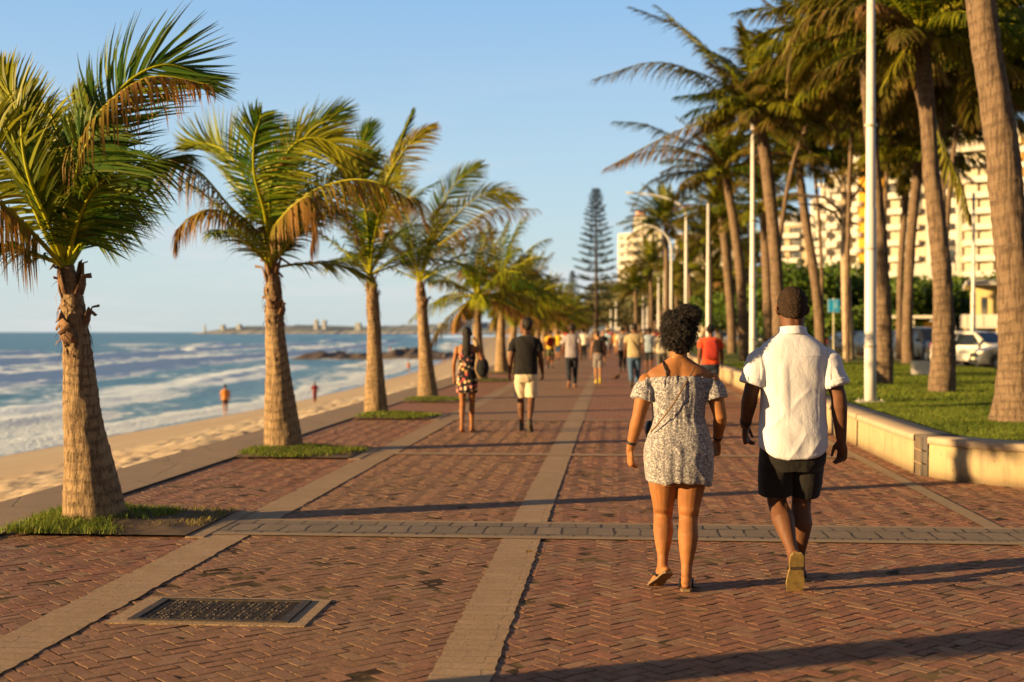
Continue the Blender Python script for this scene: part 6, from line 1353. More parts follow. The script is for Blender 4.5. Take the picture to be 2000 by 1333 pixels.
for j, (px, D) in enumerate(spots):
    k = j % 6; c = copy_tree(ps[k]); X, Y = at(px, D); c.location = (X, Y, 0); c.rotation_euler = (0, 0, cr.uniform(-.25, .25) + (math.pi if cr.random() < .3 else 0))
    cn, cc = cols[(j * 4 + j // 11) % len(cols)]; bn, _, bc = bots[(j * 3) % 5]; bcn = bn.split(' ')[0] if bk_[k] != 'trousers' else bn
    bw = {'trousers': 'trousers', 'shorts': 'shorts', 'skirt': 'skirt'}[bk_[k]]; bcol = {'dark trousers': 'dark', 'jeans': 'denim blue', 'khaki shorts': 'khaki', 'black shorts': 'black', 'pale trousers': 'pale'}[bn]
    for ch in c.children:
        nm = ch.name.split('.')[0]
        if nm in ('shirt',): ch.data = ch.data.copy(); ch.data.materials[0] = simple('crowd_' + cn.replace(' ', '_'), cc, .85)
        if nm in ('trousers', 'shorts', 'skirt'): ch.data = ch.data.copy(); ch.data.materials[0] = simple('crowd_' + bcol.replace(' ', '_') + '_bottom', bc, .85)
    side = 'left' if px < 1150 else ('middle' if px < 1225 else 'right')
    dist = 'front' if D < 75 else ('middle' if D < 100 else 'far end')
    tag(c, '%s top, %s %s, %s, %s side, %s of crowd' % (cn, bcol, bw, hk_[k], side, dist), 'person', 'distant crowd on the promenade')
for w_ in ps:
    for ch in list(w_.children): bpy.data.objects.remove(ch)
    bpy.data.objects.remove(w_)
# bathers on the wet sand
def beach(px, py, H, **k):
    D_ = None
    for D in np.arange(30, 400, .5):     # where the sight line meets the sand
        q = dp(px, py, D); T_ = (q.x + 5.45) / (shore(D) + 5.45); z = max(SEA_Z - .05, -.16 + (SEA_Z + .16) * max(T_, 0) ** .93)
        if q.z <= z: D_ = D; break
    q = dp(px, py, D_ or 80); q.z = min(q.z, -1); return q
for px, py, H, kw in ((440, 812, 1.68, dict(label='bather in orange top and dark shorts standing at the water line', top=('tee', 'orange_beach_top', (.70, .28, .06)), bottom=('briefs', 'dark_swim', (.03, .03, .04)), skin='tan')),
                      (615, 787, .92, dict(label='child in dark red clothes on the sand by the second palm', top=('tee', 'maroon_top', (.25, .04, .05)), bottom=('trousers', 'maroon_bottom', (.22, .05, .05)), skin='dark')),
                      (798, 728, 1.4, dict(label='small distant bather in orange between the third and fourth palms', top=('tank', 'orange_suit', (.65, .20, .08)), bottom=('briefs', 'orange_suit', (.65, .2, .08)), skin='tan')),
                      (762, 690, 1.6, dict(label='tiny swimmer standing in the surf beyond the rock ledge', top=('tank', 'pink_suit', (.6, .25, .2)), bottom=('briefs', 'pink_suit', (.6, .25, .2)), skin='tan')),
                      (868, 708, 1.5, dict(label='tiny figure in dark clothes on the sand left of the floral dress', top=('tee', 'grey_beach_top', (.2, .2, .22)), bottom=('shorts', 'dark_swim', (.03, .03, .04)), skin='tan'))):
    q = beach(px, py, H); kw = dict(kw); lb = kw.pop('label'); kw.pop('skin2', None)
    walker(lb, q.x, q.y, H, False, kw.pop('skin'), kw['top'], kw['bottom'], 1, 'short', yaw=.4, voxel=.02, z0=q.z, shoes=None, stride=.06, lift=False, group='people on the beach', cat='bather')
for i, (px, D, c_) in enumerate(((955, 75, 'white'), (962, 88, 'yellow'), (986, 95, 'pale'), (930, 120, 'dark'))):
    pass
# fallen leaf and a brown pigeon on the paving
g = gp(1045, 1086); t = MB(); rs = []
for i in range(7):
    u = i / 6; w = .022 * math.sin(math.pi * min(1, u * .9 + .06)); rs.append((u, w))
vs = []; fs = []
for i, (u, w) in enumerate(rs):
    vs += [(-.06 + .12 * u, -w, .012 + .012 * math.sin(u * 5)), (-.06 + .12 * u, 0, .006 + .010 * math.sin(u * 5)), (-.06 + .12 * u, w, .014 + .012 * math.cos(u * 4))]
    if i: b = 3 * i; fs += [(b - 3, b - 2, b + 1, b), (b - 2, b - 1, b + 2, b + 1)]
t.add(vs, fs); o = t.build('leaf', simple('dry_yellow_leaf', (.45, .27, .05), .7), None); o.location = (g.x, g.y, .012); tag(o, 'dry yellow leaf lying beside the central strip in the foreground', 'leaf')
g = gp(1203, 746); t = thing('pigeon', 'small brown bird standing on the paving in front of the crowd', 'bird', g, .6)
mb = MB(); MP = simple('pigeon_brown', (.10, .05, .03), .7); mb.tube([(-.17, 0, .10), (-.09, 0, .12), (0, 0, .14), (.08, 0, .16), (.12, 0, .22), (.14, 0, .245)], [.012, .035, .065, .055, .028, .026], 12, round_ends=True); mb.tube([(.16, 0, .245), (.19, 0, .238)], [.009, .003], 6); mb.tube([(.0, .02, .09), (.01, .02, 0)], .007, 5); mb.tube([(.0, -.02, .09), (.01, -.02, 0)], .007, 5)
me = remesh(mb.mesh(), .007, 1); obj_from_mesh('body', me, MP, t, True)
mb = MB(); mb.tube([(.06, .055, .16), (-.04, .062, .14), (-.15, .02, .11)], [.03, .04, .01], 8, flat=.3, ref=(0, 1, 0)); mb.build('wing', MP, t, True); mb = MB(); mb.tube([(.06, -.055, .16), (-.04, -.062, .14), (-.15, -.02, .11)], [.03, .04, .01], 8, flat=.3, ref=(0, 1, 0)); mb.build('wing', MP, t, True)
# iron grate set in its concrete frame
t = thing('drain_cover', 'rectangular cast iron cover with raised pattern set in the foreground paving', 'drain cover', (-2.165, 6.94, 0)); 
MI = NT('cast_iron'); p = MI.pos(); n = MI.noise(p, 30, 4); MI = MI.done(MI.bsdf(MI.mix(MI.val(n, .35, .65), (.022, .018, .016), (.075, .05, .03)), .65, MI.bump(n, .5, .003), metal=.3))
mb = MB(); 
for c_, d_ in (((0, -.305, -.007), (1.08, .06, .020)), ((0, .305, -.007), (1.08, .06, .020)), ((-.49, 0, -.007), (.10, .55, .020)), ((.49, 0, -.007), (.10, .55, .020))): mb.box(c_, d_)
mb.build('concrete_frame', M_BEIGE, t)
mb = MB(); mb.box((0, 0, -.004), (.88, .55, .012)); mb.build('plate', MI, t)
mb = MB()
for c_, d_ in (((0, -.258, .006), (.88, .03, .010)), ((0, .258, .006), (.88, .03, .010)), ((-.415, 0, .006), (.045, .486, .010)), ((.415, 0, .006), (.045, .486, .012))): mb.box(c_, d_)
mb.build('rim', MI, t)
mb = MB(); rg = random.Random(3)
for i in range(26):
    for j in range(13):
        x = -.36 + i * .0288; y = -.21 + j * .035 + (.0175 if i % 2 else 0)
        if abs(x) > .385 or abs(y) > .235: continue
        mb.box((x, y, .003), (.019, .011, .007), rz=rg.choice([0, 1.57, .6, -.6]) if i % 5 else .3)
mb.build('raised_studs', MI, t)
# ================================================================ trees beyond the road
M_LEAFD = leaf_mat('dark_tree_leaf', (0.045, 0.105, 0.014), (0.20, 0.25, 0.02), (0.10, 0.08, 0.02), .2)
M_LEAFH = leaf_mat('hazy_tree_leaf', (0.09, 0.10, 0.04), (0.26, 0.22, 0.09), (0.26, 0.19, 0.10), .2)  # haze of distance mixed into the leaf colours, paler and duller
M_BRANCH = simple('tree_bark', (.09, .06, .04), .95, .3, 6)
def leafy_crown(blobs, n, size, rng):
    V = []; A = []
    tot = sum(b[3] ** 2 for b in blobs)
    for (x, y, z, r, fl) in blobs:
        m_ = int(n * r * r / tot); d = rng.normal(size=(m_, 3)); d /= np.linalg.norm(d, axis=1)[:, None]
        lum = .72 + .34 * fbm(d[:, 0] * 2.5 + x, d[:, 1] * 2.5 + y, d[:, 2] * 2.5 + z, o=3)
        rad = r * lum * rng.uniform(.75, 1.08, m_); c = np.array([x, y, z]) + d * rad[:, None] * np.array([1, 1, fl])
        u = rng.normal(size=(m_, 3)); u /= np.linalg.norm(u, axis=1)[:, None]; v = np.cross(u, d + .5 * rng.normal(size=(m_, 3))); v /= np.linalg.norm(v, axis=1)[:, None] + 1e-6
        s = (size * rng.uniform(.5, 1.2, m_))[:, None]
        q = np.stack([c - u * s, c - v * s * .45, c + u * s, c + v * s * .45], 1); V.append(q.reshape(-1, 3))
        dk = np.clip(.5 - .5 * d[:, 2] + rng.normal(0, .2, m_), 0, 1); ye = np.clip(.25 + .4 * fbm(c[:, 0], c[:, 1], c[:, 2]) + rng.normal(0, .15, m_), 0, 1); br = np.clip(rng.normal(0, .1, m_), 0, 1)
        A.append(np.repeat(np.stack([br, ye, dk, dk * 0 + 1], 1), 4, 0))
    V = np.concatenate(V); return np_mesh('crown', V, np.arange(len(V)).reshape(-1, 4), np.concatenate(A))
def tree(X, Y, h, w, label, seed, mat=None, size=.22, n=5000, z0=.15, flat=.75, name='leafy_tree'):
    rng = np.random.default_rng(seed); t = thing(name, label, 'tree', (X, Y, z0), 0, 'trees beyond the road'); th = h * .32
    mb = MB(); mb.tube([(0, 0, -.1), (.05 * w, 0, th * .6), (0, .05, th)], [w * .055, w * .04, w * .03], 9); mb.build('trunk', M_BRANCH, t, True)
    bl = []
    for i in range(7):
        a = i * 2.4 + seed; r = w * .5 * rng.uniform(.25, .62) if i else 0; zz = h * rng.uniform(.50, .78); br = w * rng.uniform(.22, .33)
        p = (r * math.cos(a), r * math.sin(a), zz); mb = MB(); mb.tube([(0, 0, th * .9), (p[0] * .5, p[1] * .5, (th + zz) * .5), p], [w * .025, w * .016, w * .006], 6); mb.build('limb', M_BRANCH, t)
        bl.append((*p, br, flat))
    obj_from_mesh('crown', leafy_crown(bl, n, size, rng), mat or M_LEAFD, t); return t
TL = [(1560, 90, 6.6, 7.5, 'dark rounded tree right of the head of the man in white'), (1625, 96, 7.0, 8, 'dark tree behind the blue sign'), (1515, 100, 6.2, 7, 'dark tree behind the double palm trunks'), (1690, 92, 5.4, 7, 'low dark tree behind the nearest lamp pole'),
      (1745, 88, 5.2, 6.5, 'dark green tree between the lamp pole and reddish trunk'), (1800, 90, 5.6, 7, 'dark green tree above the white block'), (1875, 96, 5.8, 7.5, 'dark tree left of the low yellow building'), (1925, 104, 6.6, 7, 'tree behind the roof of the low yellow building'),
      (1440, 112, 5.0, 7, 'bright green bush beside the third white pole'), (1400, 120, 4.6, 7, 'bush behind the person in the red top'), (1985, 84, 6, 7, 'dark tree at the right edge')]
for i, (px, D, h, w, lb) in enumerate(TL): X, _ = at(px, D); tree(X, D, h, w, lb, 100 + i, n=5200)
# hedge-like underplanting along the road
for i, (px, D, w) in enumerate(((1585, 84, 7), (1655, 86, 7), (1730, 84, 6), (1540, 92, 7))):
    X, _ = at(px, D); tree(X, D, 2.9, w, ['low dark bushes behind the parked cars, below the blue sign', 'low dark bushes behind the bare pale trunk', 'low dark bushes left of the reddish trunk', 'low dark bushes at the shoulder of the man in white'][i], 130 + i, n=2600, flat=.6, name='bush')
# hazy grove that closes the promenade
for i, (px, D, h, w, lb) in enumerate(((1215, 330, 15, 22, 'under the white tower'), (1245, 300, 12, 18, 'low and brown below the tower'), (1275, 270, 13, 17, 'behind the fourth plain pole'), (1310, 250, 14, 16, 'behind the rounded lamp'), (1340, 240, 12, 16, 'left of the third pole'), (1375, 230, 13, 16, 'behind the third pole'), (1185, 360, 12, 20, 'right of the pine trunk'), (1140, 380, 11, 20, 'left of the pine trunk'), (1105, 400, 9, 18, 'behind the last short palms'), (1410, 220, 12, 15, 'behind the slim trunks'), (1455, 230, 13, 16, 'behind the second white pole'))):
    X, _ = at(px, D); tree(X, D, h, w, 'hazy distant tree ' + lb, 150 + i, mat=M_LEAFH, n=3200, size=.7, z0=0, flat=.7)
# ---------------------------------------------------------------- Norfolk pine
def norfolk(px, D, H, label, seed, scale=1.0):
    X, _ = at(px, D); rng = np.random.default_rng(seed); t = thing('pine_tree', label, 'pine tree', (X, D, 0), 0); s_ = H / 20
    mb = MB(); mb.tube([(0, 0, -.1), (.05, 0, H * .4), (0, 0, H)], [.34 * s_, .22 * s_, .03], 10); mb.build('trunk', simple('pine_bark', (.07, .05, .04), .95), t, True)
    m = leaf_mat('pine_needles', (0.018, 0.036, 0.014), (0.045, 0.06, 0.015), (0.06, 0.045, 0.02), .1); V = []; A = []; wb = MB()
    z = H * .14; k = 0
    while z < H * .985:
        u = (z - H * .14) / (H * .86); L = H * (.185 * (1 - u) ** .75 + .012) * (1.0 if u > .12 else .9); nb = 6
        for i in range(nb):
            a = i * 6.283 / nb + k * .5; Lb = L * rng.uniform(.8, 1.1); d = np.array([math.cos(a), math.sin(a), 0]); sg = -.10 + .35 * u
            P = [np.array([0, 0, z]) + d * Lb * q + np.array([0, 0, Lb * (sg * q + .22 * q * q)]) for q in (0, .35, .7, 1)]
            wb.tube(P, [.035 * s_ * (1.3 - u), .025 * s_, .018 * s_, .008], 4, cap=False)
            n = int(46 + 130 * Lb / (H * .18)); q = rng.uniform(.12, 1, n) ** .8; C = bez(np.array(P), q); sd_ = np.array([-d[1], d[0], 0])
            w = (.11 + .33 * (1 - q)) * Lb * rng.uniform(-1, 1, n); C = C + sd_[None] * w[:, None] + np.array([0, 0, 1])[None] * (np.abs(w) * .25 + rng.normal(0, .04 * s_, n))[:, None]
            u1 = d[None] * .7 + sd_[None] * np.sign(w)[:, None] * rng.uniform(.3, 1, n)[:, None] + np.array([0, 0, .25]); u1 /= np.linalg.norm(u1, axis=1)[:, None]; l = rng.uniform(.16, .38, n)[:, None] * s_ * (1.1 - .4 * u)
            v1 = np.cross(u1, rng.normal(size=(n, 3))); v1 /= np.linalg.norm(v1, axis=1)[:, None]; V.append(np.stack([C, C + u1 * l * .5 - v1 * l * .22, C + u1 * l, C + u1 * l * .5 + v1 * l * .22], 1).reshape(-1, 3))
            A.append(np.repeat(np.stack([rng.random(n) * .1, rng.random(n) * .6, rng.random(n), np.ones(n)], 1), 4, 0))
        z += H * (.058 * (1 - u) ** 1.1 + .016); k += 1
    wb.build('branch_whorls', M_BRANCH, t); V = np.concatenate(V); obj_from_mesh('foliage', np_mesh('foliage', V, np.arange(len(V)).reshape(-1, 4), np.concatenate(A)), m, t)
norfolk(1164, 160, 19.4, 'tall symmetrical pine with tiered branches standing at the end of the promenade', 5)
norfolk(1118, 230, 12.5, 'smaller dark pine behind the last short palms', 8)
# ================================================================ buildings
def facade(name, w, h, floors, cols, wall, label, loc, rz, depth=14, balc=True, glass=None, slab=None, frame=None, roof=True, cat='building', z0=0.0, bw=.8, group=None, t=None, x0=0.0, curve=0.0, cream=None):
    """storey block facing -Y: wall body with recessed windows and projecting white balconies"""
    t = t or thing(name, label, cat, loc, rz, group); fh = h / floors; cw = w / cols; glass = glass or M_GLASS; slab = slab or M_WHITE; 
    mb = MB(); Y0 = 0
    # body: piers and spandrels so the windows are real recesses
    mb.box((x0, depth / 2 + .5, h / 2), (w, depth, h))
    for i in range(cols + 1): mb.box((x0 - w / 2 + i * cw, .25, h / 2), (cw * .28, .5, h * .999))
    for f in range(floors + 1): mb.box((x0, .262, min(h - .2, f * fh + .35) if f else .35), (w * 1.001, .47, .9 if f < floors else .5))
    mb.build('wall', wall, t)
    for f in range(floors):
        z = f * fh + fh * .55 + .15
        if floors * cols <= 100:
            for i in range(cols): q = MB(); q.box((x0 - w / 2 + (i + .5) * cw, .43, z), (cw * .70, .06, fh * .62)); q.build('window', glass, t)
        else:
            q = MB()
            for i in range(cols): q.box((x0 - w / 2 + (i + .5) * cw, .43, z), (cw * .70, .06, fh * .62))
            o = q.build('window_row', glass, t)
        if balc:
            q = MB(); q.box((x0, -.62, f * fh + .08), (w * bw, 1.3, .18)); q.box((x0, -1.24, f * fh + .60), (w * bw, .08, .92)); q.box((x0 - w * bw / 2, -.62, f * fh + .6), (.09, 1.3, .86)); q.box((x0 + w * bw / 2, -.62, f * fh + .6), (.09, 1.3, .86))
            q.build('balcony', slab, t)
    if roof: q = MB(); q.box((x0, depth / 2, h + .25), (w * 1.03, depth * 1.06, .5)); q.box((x0 + w * .12, depth / 2, h + 1.6), (w * .35, depth * .5, 2.4)); q.build('roof', slab, t)
    return t
M_WHITE = simple('white_render_wall', (.56, .53, .48), .85, .06, .4); M_CREAM = simple('cream_render_wall', (.50, .44, .33), .85, .06, .4); M_ORANGE = simple('orange_render_wall', (.58, .30, .02), .85, .08, .3); M_TAN = simple('tan_render_wall', (.42, .33, .22), .85, .06, .4)
mg = NT('window_glass'); pp = mg.pos(); M_GLASS = mg.done(mg.bsdf(mg.mix(mg.val(mg.noise(pp, .9, 2), .4, .6), (.03, .04, .05), (.16, .15, .13)), .12, spec=.8))
M_GREYG = simple('grey_screen_wall', (.30, .30, .31), .8)
# far white tower by the pine
X, D = at(1236, 430); t = facade('apartment_tower', 11, 34, 12, 4, M_WHITE, 'slim white apartment tower with a pinkish tank on top, beside the pine', (X, D, 0), R(-32), 12)
q = MB(); q.box((1.5, 5, 37.2), (5, 6, 6)); q.build('stair_tower', M_WHITE, t); q = MB(); q.tube([(0, 5, 40.2), (0, 5, 42.2)], [1.7, 1.7], 12); q.build('water_tank', simple('pink_tank', (.6, .34, .30), .8), t)
X, D = at(1262, 410); facade('apartment_tower', 9, 33, 12, 3, M_CREAM, 'cream apartment tower joined to the right of the slim white one', (X, D, 0), R(-15), 12)
# mid flats behind poles
X, D = at(1362, 360); facade('apartment_building', 12, 28.5, 10, 4, M_CREAM, 'cream flats whose top shows between the second and third lamp poles', (X, D, 0), R(-12), 12)
q = None
X, D = at(1405, 350); facade('apartment_building', 10, 22, 8, 3, M_TAN, 'lower tan flats behind the slim left palms', (X, D, 0), R(-28), 12)
# tan flats with orange stripes and the white block beside it
X, D = at(1537, 300); t = facade('apartment_building', 8.5, 26, 9, 2, M_TAN, 'tan flats with shaded balconies, seen between palm trunks left of the sign', (X, D, 0), R(-30), 12)
q = MB(); q.box((-1, 5, 27.8), (5, 6, 2.6)); q.build('roof_room', M_GREYG, t)
X, D = at(1572, 305); facade('apartment_building', 6.5, 24, 8, 2, M_WHITE, 'narrow white block with small blue windows right of the tan flats', (X, D, 0), R(-28), 12, balc=False, glass=simple('blue_window', (.05, .16, .28), .2))
# big complex: curved balcony wing, orange tower, white wing, right wing
X, D = at(1640, 250); t = thing('apartment_building', 'large white apartment block with curved balcony wing, tall orange stair tower and cream wings', 'building', (X, D, 0), R(-30))
def wing(x0, w, h, fl, co, wall, dy=0.0, bw=.9, rz=0.0):
    b = len(t.children); facade('x', w, h, fl, co, wall, '', (0, 0, 0), 0, 12, t=t, x0=x0, bw=bw, roof=True)
    for ch in list(t.children)[b:]: ch.location = (0, dy, 0)
for i in range(5):       # stepped, curving balcony wing
    wing(-5.4 + i * 2.05, 2.1, 27.5 + i * 2.2, 9, 1, M_CREAM if i % 2 else M_WHITE, dy=4.0 - 1.3 * math.sin(i * .75) * 2, bw=1.0)
q = MB(); q.box((6.3, 5, 22), (4.6, 12, 44)); q.build('stair_tower', M_ORANGE, t)
for f in range(12): q = MB(); q.tube([(3.9, -.9, 2 + f * 2.9), (3.9, -.9, 2.9 + f * 2.9)], [1.1, 1.1], 14); q.build('round_balcony', M_WHITE, t)
wing(12.4, 7.4, 41, 14, 3, M_CREAM, dy=1.5, bw=.8); wing(19.6, 5.4, 41, 14, 2, M_WHITE, dy=0, bw=.45)
wing(28.0, 11.0, 37, 13, 4, M_CREAM, dy=2.5, bw=.82)
wing(36.0, 5.2, 36, 13, 2, M_ORANGE, dy=.8, bw=1.04)
q = MB(); q.box((40.8, 4, 17), (4.2, 12, 34)); q.build('end_tower', M_ORANGE, t)
for f in range(11): q = MB(); q.tube([(40.6, -2.4, 2 + f * 3.0), (40.6, -2.4, 3.0 + f * 3.0)], [1.7, 1.7], 14); q.build('round_balcony', M_WHITE, t)
X, D = at(1975, 240); facade('apartment_building', 14, 30, 10, 5, M_CREAM, 'cream flats at the right edge behind the big palm trunk', (X, D, 0), R(-32), 12)
# low podium / parking deck in front of the complex
X, D = at(1765, 205); t = facade('parking_deck', 26, 9.5, 3, 9, M_GREYG, 'grey low screen-fronted deck in front of the big apartment block', (X, D, 0), R(-12), 10, balc=False)
X, D = at(1668, 170); t = facade('house', 7, 6.5, 2, 3, M_ORANGE, 'small orange house front low beside the nearest lamp pole', (X, D, 0), R(-8), 8, balc=False)
# low yellow building with balcony on the right
X, D = at(1942, 74); YB = simple('pale_yellow_wall', (.56, .45, .20), .85, .06, .6)
t = thing('yellow_house', 'low pale yellow two-storey building with white balcony, right of the slim pole', 'building', (X, D, .15), R(-14))
mb = MB(); mb.box((.6, 4, 2.0), (3.4, 8, 4.0)); mb.build('wall', YB, t)
mb = MB(); mb.box((.55, 3.6, 4.12), (4.2, 9.4, .24)); mb.box((.55, 3.6, 4.28), (3.9, 9, .10)); mb.build('roof', M_WHITE, t)
mb = MB(); mb.box((.2, -.75, 1.65), (4.0, 1.5, .12)); mb.box((.2, -1.46, 2.02), (4.0, .08, .66)); mb.box((-1.76, -.72, 2.02), (.08, 1.4, .66)); bo = mb.build('balcony', M_WHITE, t)
for i in range(5): mb = MB(); mb.box((-1.5 + i * .86, -1.51, 2.02), (.05, .03, .6)); mb.build('balcony_panel', M_CREAM, bo)
for x, z, w, h in ((-.55, 2.75, .30, 1.2), (.55, 2.8, .35, 1.1), (1.5, 2.8, .5, 1.1), (-.6, .8, .5, 1.3), (.5, .8, .6, 1.3), (1.6, .8, .5, 1.3)): mb = MB(); mb.box((x, -.012, z), (w, .05, h)); wo_ = mb.build('window', M_GLASS, t); mb = MB(); mb.box((x, -.03, z - h / 2 - .04), (w + .14, .1, .06)); mb.build('sill', M_WHITE, wo_)
for x in (-1.6, 0.1, 1.9): mb = MB(); mb.box((x, -1.35, .8), (.12, .12, 1.58)); mb.build('post', YB, t)
# bus shelter and pale canopy behind the cars
X, D = at(1783, 82); t = thing('bus_shelter', 'white flat-roofed shelter with warm lit stall goods behind the parked cars', 'shelter', (X, D, .12), R(-8))
mb = MB(); mb.box((0, 0, 2.35), (3.2, 1.6, .18)); mb.build('roof', M_WHITE, t)
for x in (-1.45, 0, 1.45): mb = MB(); mb.box((x, -.6, 1.13), (.09, .09, 2.26)); mb.build('post', M_WHITE, t)
mb = MB(); mb.box((0, .7, 1.2), (3.0, .06, 1.7)); mb.build('back_panel', simple('stall_panel', (.45, .30, .08), .8, .5, 3), t)
mb = MB(); mb.box((.1, .2, .5), (2.2, .5, .9)); mb.build('bench', simple('stall_goods', (.25, .16, .06), .8, .6, 6), t)
X, D = at(1645, 120); t = thing('canopy', 'pale grey sloping canopy roof behind the blue sign and pale trunk', 'canopy', (X, D, .12), R(-6))
mb = MB(); mb.box((0, 0, 3.3), (6.8, 3, .9), ry=R(-4)); mb.build('roof', simple('canopy_grey', (.52, .52, .52), .7), t)
for x in (-3, -1, 1, 3): mb = MB(); mb.tube([(x, -1.2, 0), (x, -1.2, 3.0)], .08, 8); mb.build('post', M_GREYG, t)
# ================================================================ cars
def paint(nm, c, rough=.25):
    if nm in _simple: return _simple[nm]
    m = NT(nm); _simple[nm] = m.done(m.bsdf(c, rough, spec=.6, Coat_Weight=.25, Coat_Roughness=.1)); return _simple[nm]
M_TYRE = simple('tyre_rubber', (.02, .02, .02), .9); M_RIM = simple('alloy_rim', (.4, .4, .4), .3, metal=.9); M_CGL = paint('car_glass', (.015, .02, .025), .06); M_HEADL = simple('headlight_glass', (.75, .72, .6), .15); M_TRIM = simple('black_trim', (.02, .02, .02), .5); M_RED = simple('tail_red', (.4, .02, .01), .3); M_PLATE = simple('number_plate', (.7, .65, .45), .5)
def make_car(name, label, loc, rz, mat, kind='hatch', hl=None, group='cars parked and passing on the road'):
    L, Wd = (4.1, 1.72) if kind == 'hatch' else (4.6, 1.80); t = thing(name, label, 'car', loc, rz, group); hgt = 1.5 if kind == 'hatch' else 1.68
    # x along length (front +x); profile of the upper line: (x, z, half width)
    if kind == 'hatch': up = [(-2.05, .55, .76), (-2.0, .92, .80), (-1.80, 1.22, .68), (-1.62, 1.42, .60), (-1.1, 1.49, .61), (-.3, 1.50, .61), (.25, 1.42, .60), (.95, 1.00, .74), (1.35, .93, .78), (1.80, .80, .76), (2.0, .62, .70), (2.05, .48, .66)]
    else: up = [(-2.3, .6, .80), (-2.28, 1.05, .84), (-2.15, 1.45, .70), (-1.95, 1.64, .64), (-1.0, 1.70, .66), (-.1, 1.68, .66), (.35, 1.58, .64), (.95, 1.12, .80), (1.7, 1.04, .84), (2.15, .92, .82), (2.28, .70, .78), (2.3, .52, .74)]
    P = bez(np.array(up), np.linspace(0, 1, 48)); low = .26; belt = (.90 if kind == 'hatch' else 1.0); W2 = Wd / 2
    rows = []
    for x, z, hw in P:
        e = 1 - .12 * (abs(x) / (L / 2)) ** 4; wl = W2 * e; zb = min(belt, z - .03)
        wm = wl if z > belt else wl - (belt - z) * .05; hwz = min(hw, wm - .02)
        rows.append([(x, -wl * .96, low), (x, -wl, low + .15), (x, -wm, zb * .78), (x, -wm * .985, zb), (x, -hwz, z - .015), (x, -hwz * .8, z), (x, 0, z + .02), (x, hwz * .8, z), (x, hwz, z - .015), (x, wm * .985, zb), (x, wm, zb * .78), (x, wl, low + .15), (x, wl * .96, low)])
    mb = MB(); mb.rings([[Vector(p) for p in r] for r in rows]); mb.build('body', mat, t, True)
    # glass panels sit just proud of the cabin
    def sidepanel(x0, x1, z0, z1, sl0, sl1, q):
        hw = lambda z: W2 * .985 + (.61 * 1.02 - W2 * .985) * min(1, max(0, (z - belt) / ((1.42 if kind == 'hatch' else 1.6) - belt))) + .02
        m_ = MB(); m_.add([(x0, q * hw(z0), z0), (x1, q * hw(z0), z0), (x1 + sl1, q * hw(z1), z1), (x0 + sl0, q * hw(z1), z1)], [(0, 1, 2, 3) if q < 0 else (3, 2, 1, 0)]); return m_
    zt = 1.38 if kind == 'hatch' else 1.55
    for q in (-1, 1):
        sidepanel(-1.55, -.62, belt + .02, zt, .15, -.0, q).build('side_window', M_CGL, t); sidepanel(-.55, .78, belt + .02, zt, .0, -.55, q).build('side_window', M_CGL, t)
        m_ = MB(); m_.box((.72, q * (W2 + .09), belt + .08), (.14, .18, .12)); m_.build('wing_mirror', mat, t)
        m_ = MB(); m_.box((-.1, q * (W2 + .005), belt * .86), (.16, .03, .03)); m_.build('handle', M_TRIM, t)
    xw = (.95, .28) if kind == 'hatch' else (.95, .38); z0, z1 = (1.01, 1.42) if kind == 'hatch' else (1.13, 1.57)
    m_ = MB(); m_.add([(xw[0], -.66, z0 + .015), (xw[0], .66, z0 + .015), (xw[1], .54, z1 + .035), (xw[1], -.54, z1 + .035)], [(0, 1, 2, 3)]); m_.build('windscreen', M_CGL, t)
    xr = -L / 2; m_ = MB(); m_.add([(xr + .02, -.66, belt + .06), (xr + .02, .66, belt + .06), (xr + .32, .54, zt), (xr + .32, -.54, zt)], [(3, 2, 1, 0)]); m_.build('rear_window', M_CGL, t)
    xf = L / 2
    for q in (-1, 1):
        m_ = MB(); m_.ell((xf - .17, q * .58, .70 if kind == 'hatch' else .80), (.20, .17, .085), 12, 8); m_.build('headlight', hl or M_HEADL, t, True)
        m_ = MB(); m_.box((-xf + .05, q * .66, .86), (.12, .18, .26)); m_.build('tail_light', M_RED, t)
        m_ = MB(); m_.ell((xf - .09, q * .60, .42), (.10, .10, .06), 10, 6); m_.build('fog_lamp', M_TRIM, t)
    m_ = MB(); m_.box((xf - .045, 0, .60), (.12, .92, .16)); m_.build('grille', M_TRIM, t); m_ = MB(); m_.box((xf - .03, 0, .36), (.14, 1.3, .14)); m_.build('bumper', M_TRIM, t); m_ = MB(); m_.box((xf + .025, 0, .47), (.02, .46, .11)); m_.build('number_plate', M_PLATE, t)
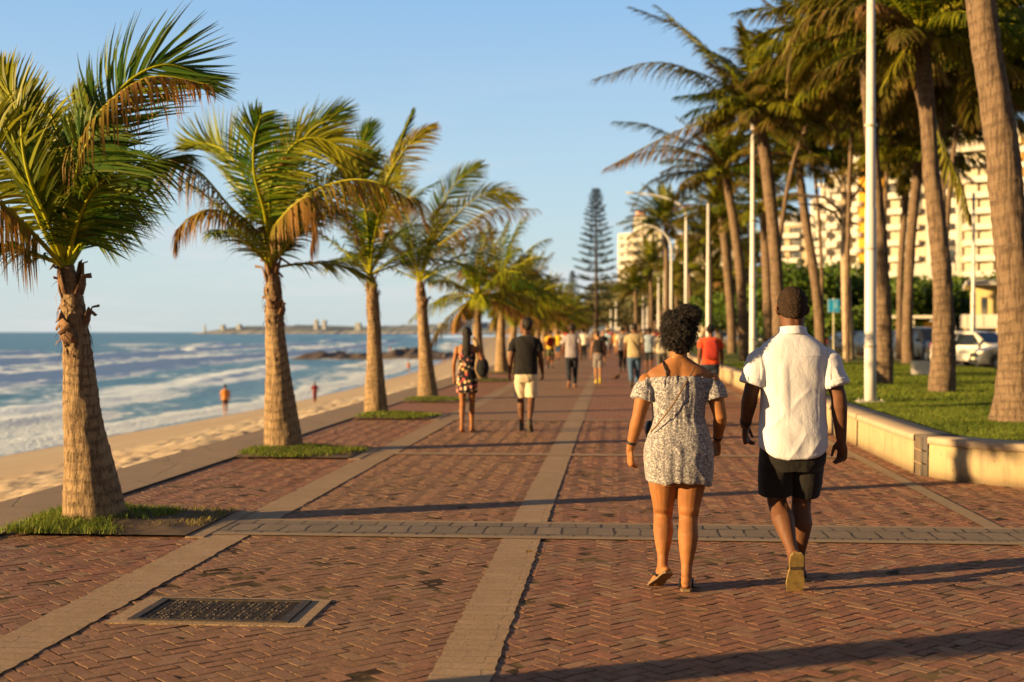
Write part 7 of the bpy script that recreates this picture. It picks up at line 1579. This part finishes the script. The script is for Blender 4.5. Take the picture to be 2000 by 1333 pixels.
    for x in (-L * .31, L * .32):
        for q in (-1, 1):
            m_ = MB(); m_.tube([(x, q * (W2 - .20), .31), (x, q * (W2 + .012), .31)], [.315, .315], 22); w_ = m_.build('wheel', M_TYRE, t, False)
            m_ = MB(); m_.tube([(x, q * (W2 + .005), .31), (x, q * (W2 + .022), .31)], [.20, .19], 16); m_.build('rim', M_RIM, w_)
            m_ = MB(); m_.tube([(x, q * (W2 - .02), .33), (x, q * (W2 + .004), .33)], [.37, .37], 22); m_.build('wheel_arch', M_TRIM, t)
    return t
def car(px, D, rz, label, mat, kind='hatch', hl=None): X, _ = at(px, D); return make_car('parked_car', label, (X, D, .065), R(rz), mat, kind, hl)
P_WH = paint('white_car_paint', (.78, .75, .68)); P_DK = paint('dark_blue_car_paint', (.018, .022, .035)); P_BK = paint('black_car_paint', (.012, .012, .014)); P_SV = paint('silver_car_paint', (.35, .34, .33)); P_RD = paint('dark_red_car_paint', (.22, .012, .01)); P_GY = paint('grey_car_paint', (.08, .085, .09))
m = NT('lit_headlight'); m.set(m.out.inputs[0], m.n('ShaderNodeEmission', i_0=(1, .85, .2, 1), i_1=2.5).outputs[0]); M_LIT = m.mat
car(1914, 55, -58, 'white hatchback parked half behind the big leaning palm trunk', P_WH)
car(2012, 49.5, 178, 'silver-grey car nose cut by the big palm trunk in front of the white hatchback', P_GY)
car(1812, 64, -74, 'dark car behind the white block and reddish trunk', P_DK, 'suv')
car(1860, 70, -80, 'dark red car just left of the white hatchback', P_RD)
car(1745, 72, -78, 'dark blue car right behind the palm beside the nearest pole', P_DK)
car(1682, 80, -80, 'grey-blue car between the pale trunk and the nearest pole', P_GY)
car(1634, 86, -84, 'black off-roader with one glowing yellow headlight under the blue sign', P_BK, 'suv', M_LIT)
car(1580, 96, -84, 'dark car behind the neck of the man in white', P_DK)
car(1930, 78, -76, 'dark blue car behind the roof of the white hatchback', P_DK)
car(1985, 66, -70, 'silver car at the right edge of the picture', P_SV)
car(1442, 120, -84, 'small blue car seen between the two slim trunks', paint('blue_car_paint', (.03, .08, .2)))
car(1410, 132, -84, 'far silver car beside the third lamp pole', P_SV)
car(1462, 112, -84, 'far grey car behind the second lamp pole', P_GY, 'suv')

car(1662, 77, -80, 'small dark car directly right of the thin pale trunk', P_BK)
car(1716, 71, -78, 'black car hugging the right side of the nearest lamp pole', P_BK)
car(1785, 67, -74, 'black car just right of the reddish palm trunk', P_BK)
car(1880, 62, -70, 'dark grey car tucked behind the front wheel of the white hatchback', P_DK)
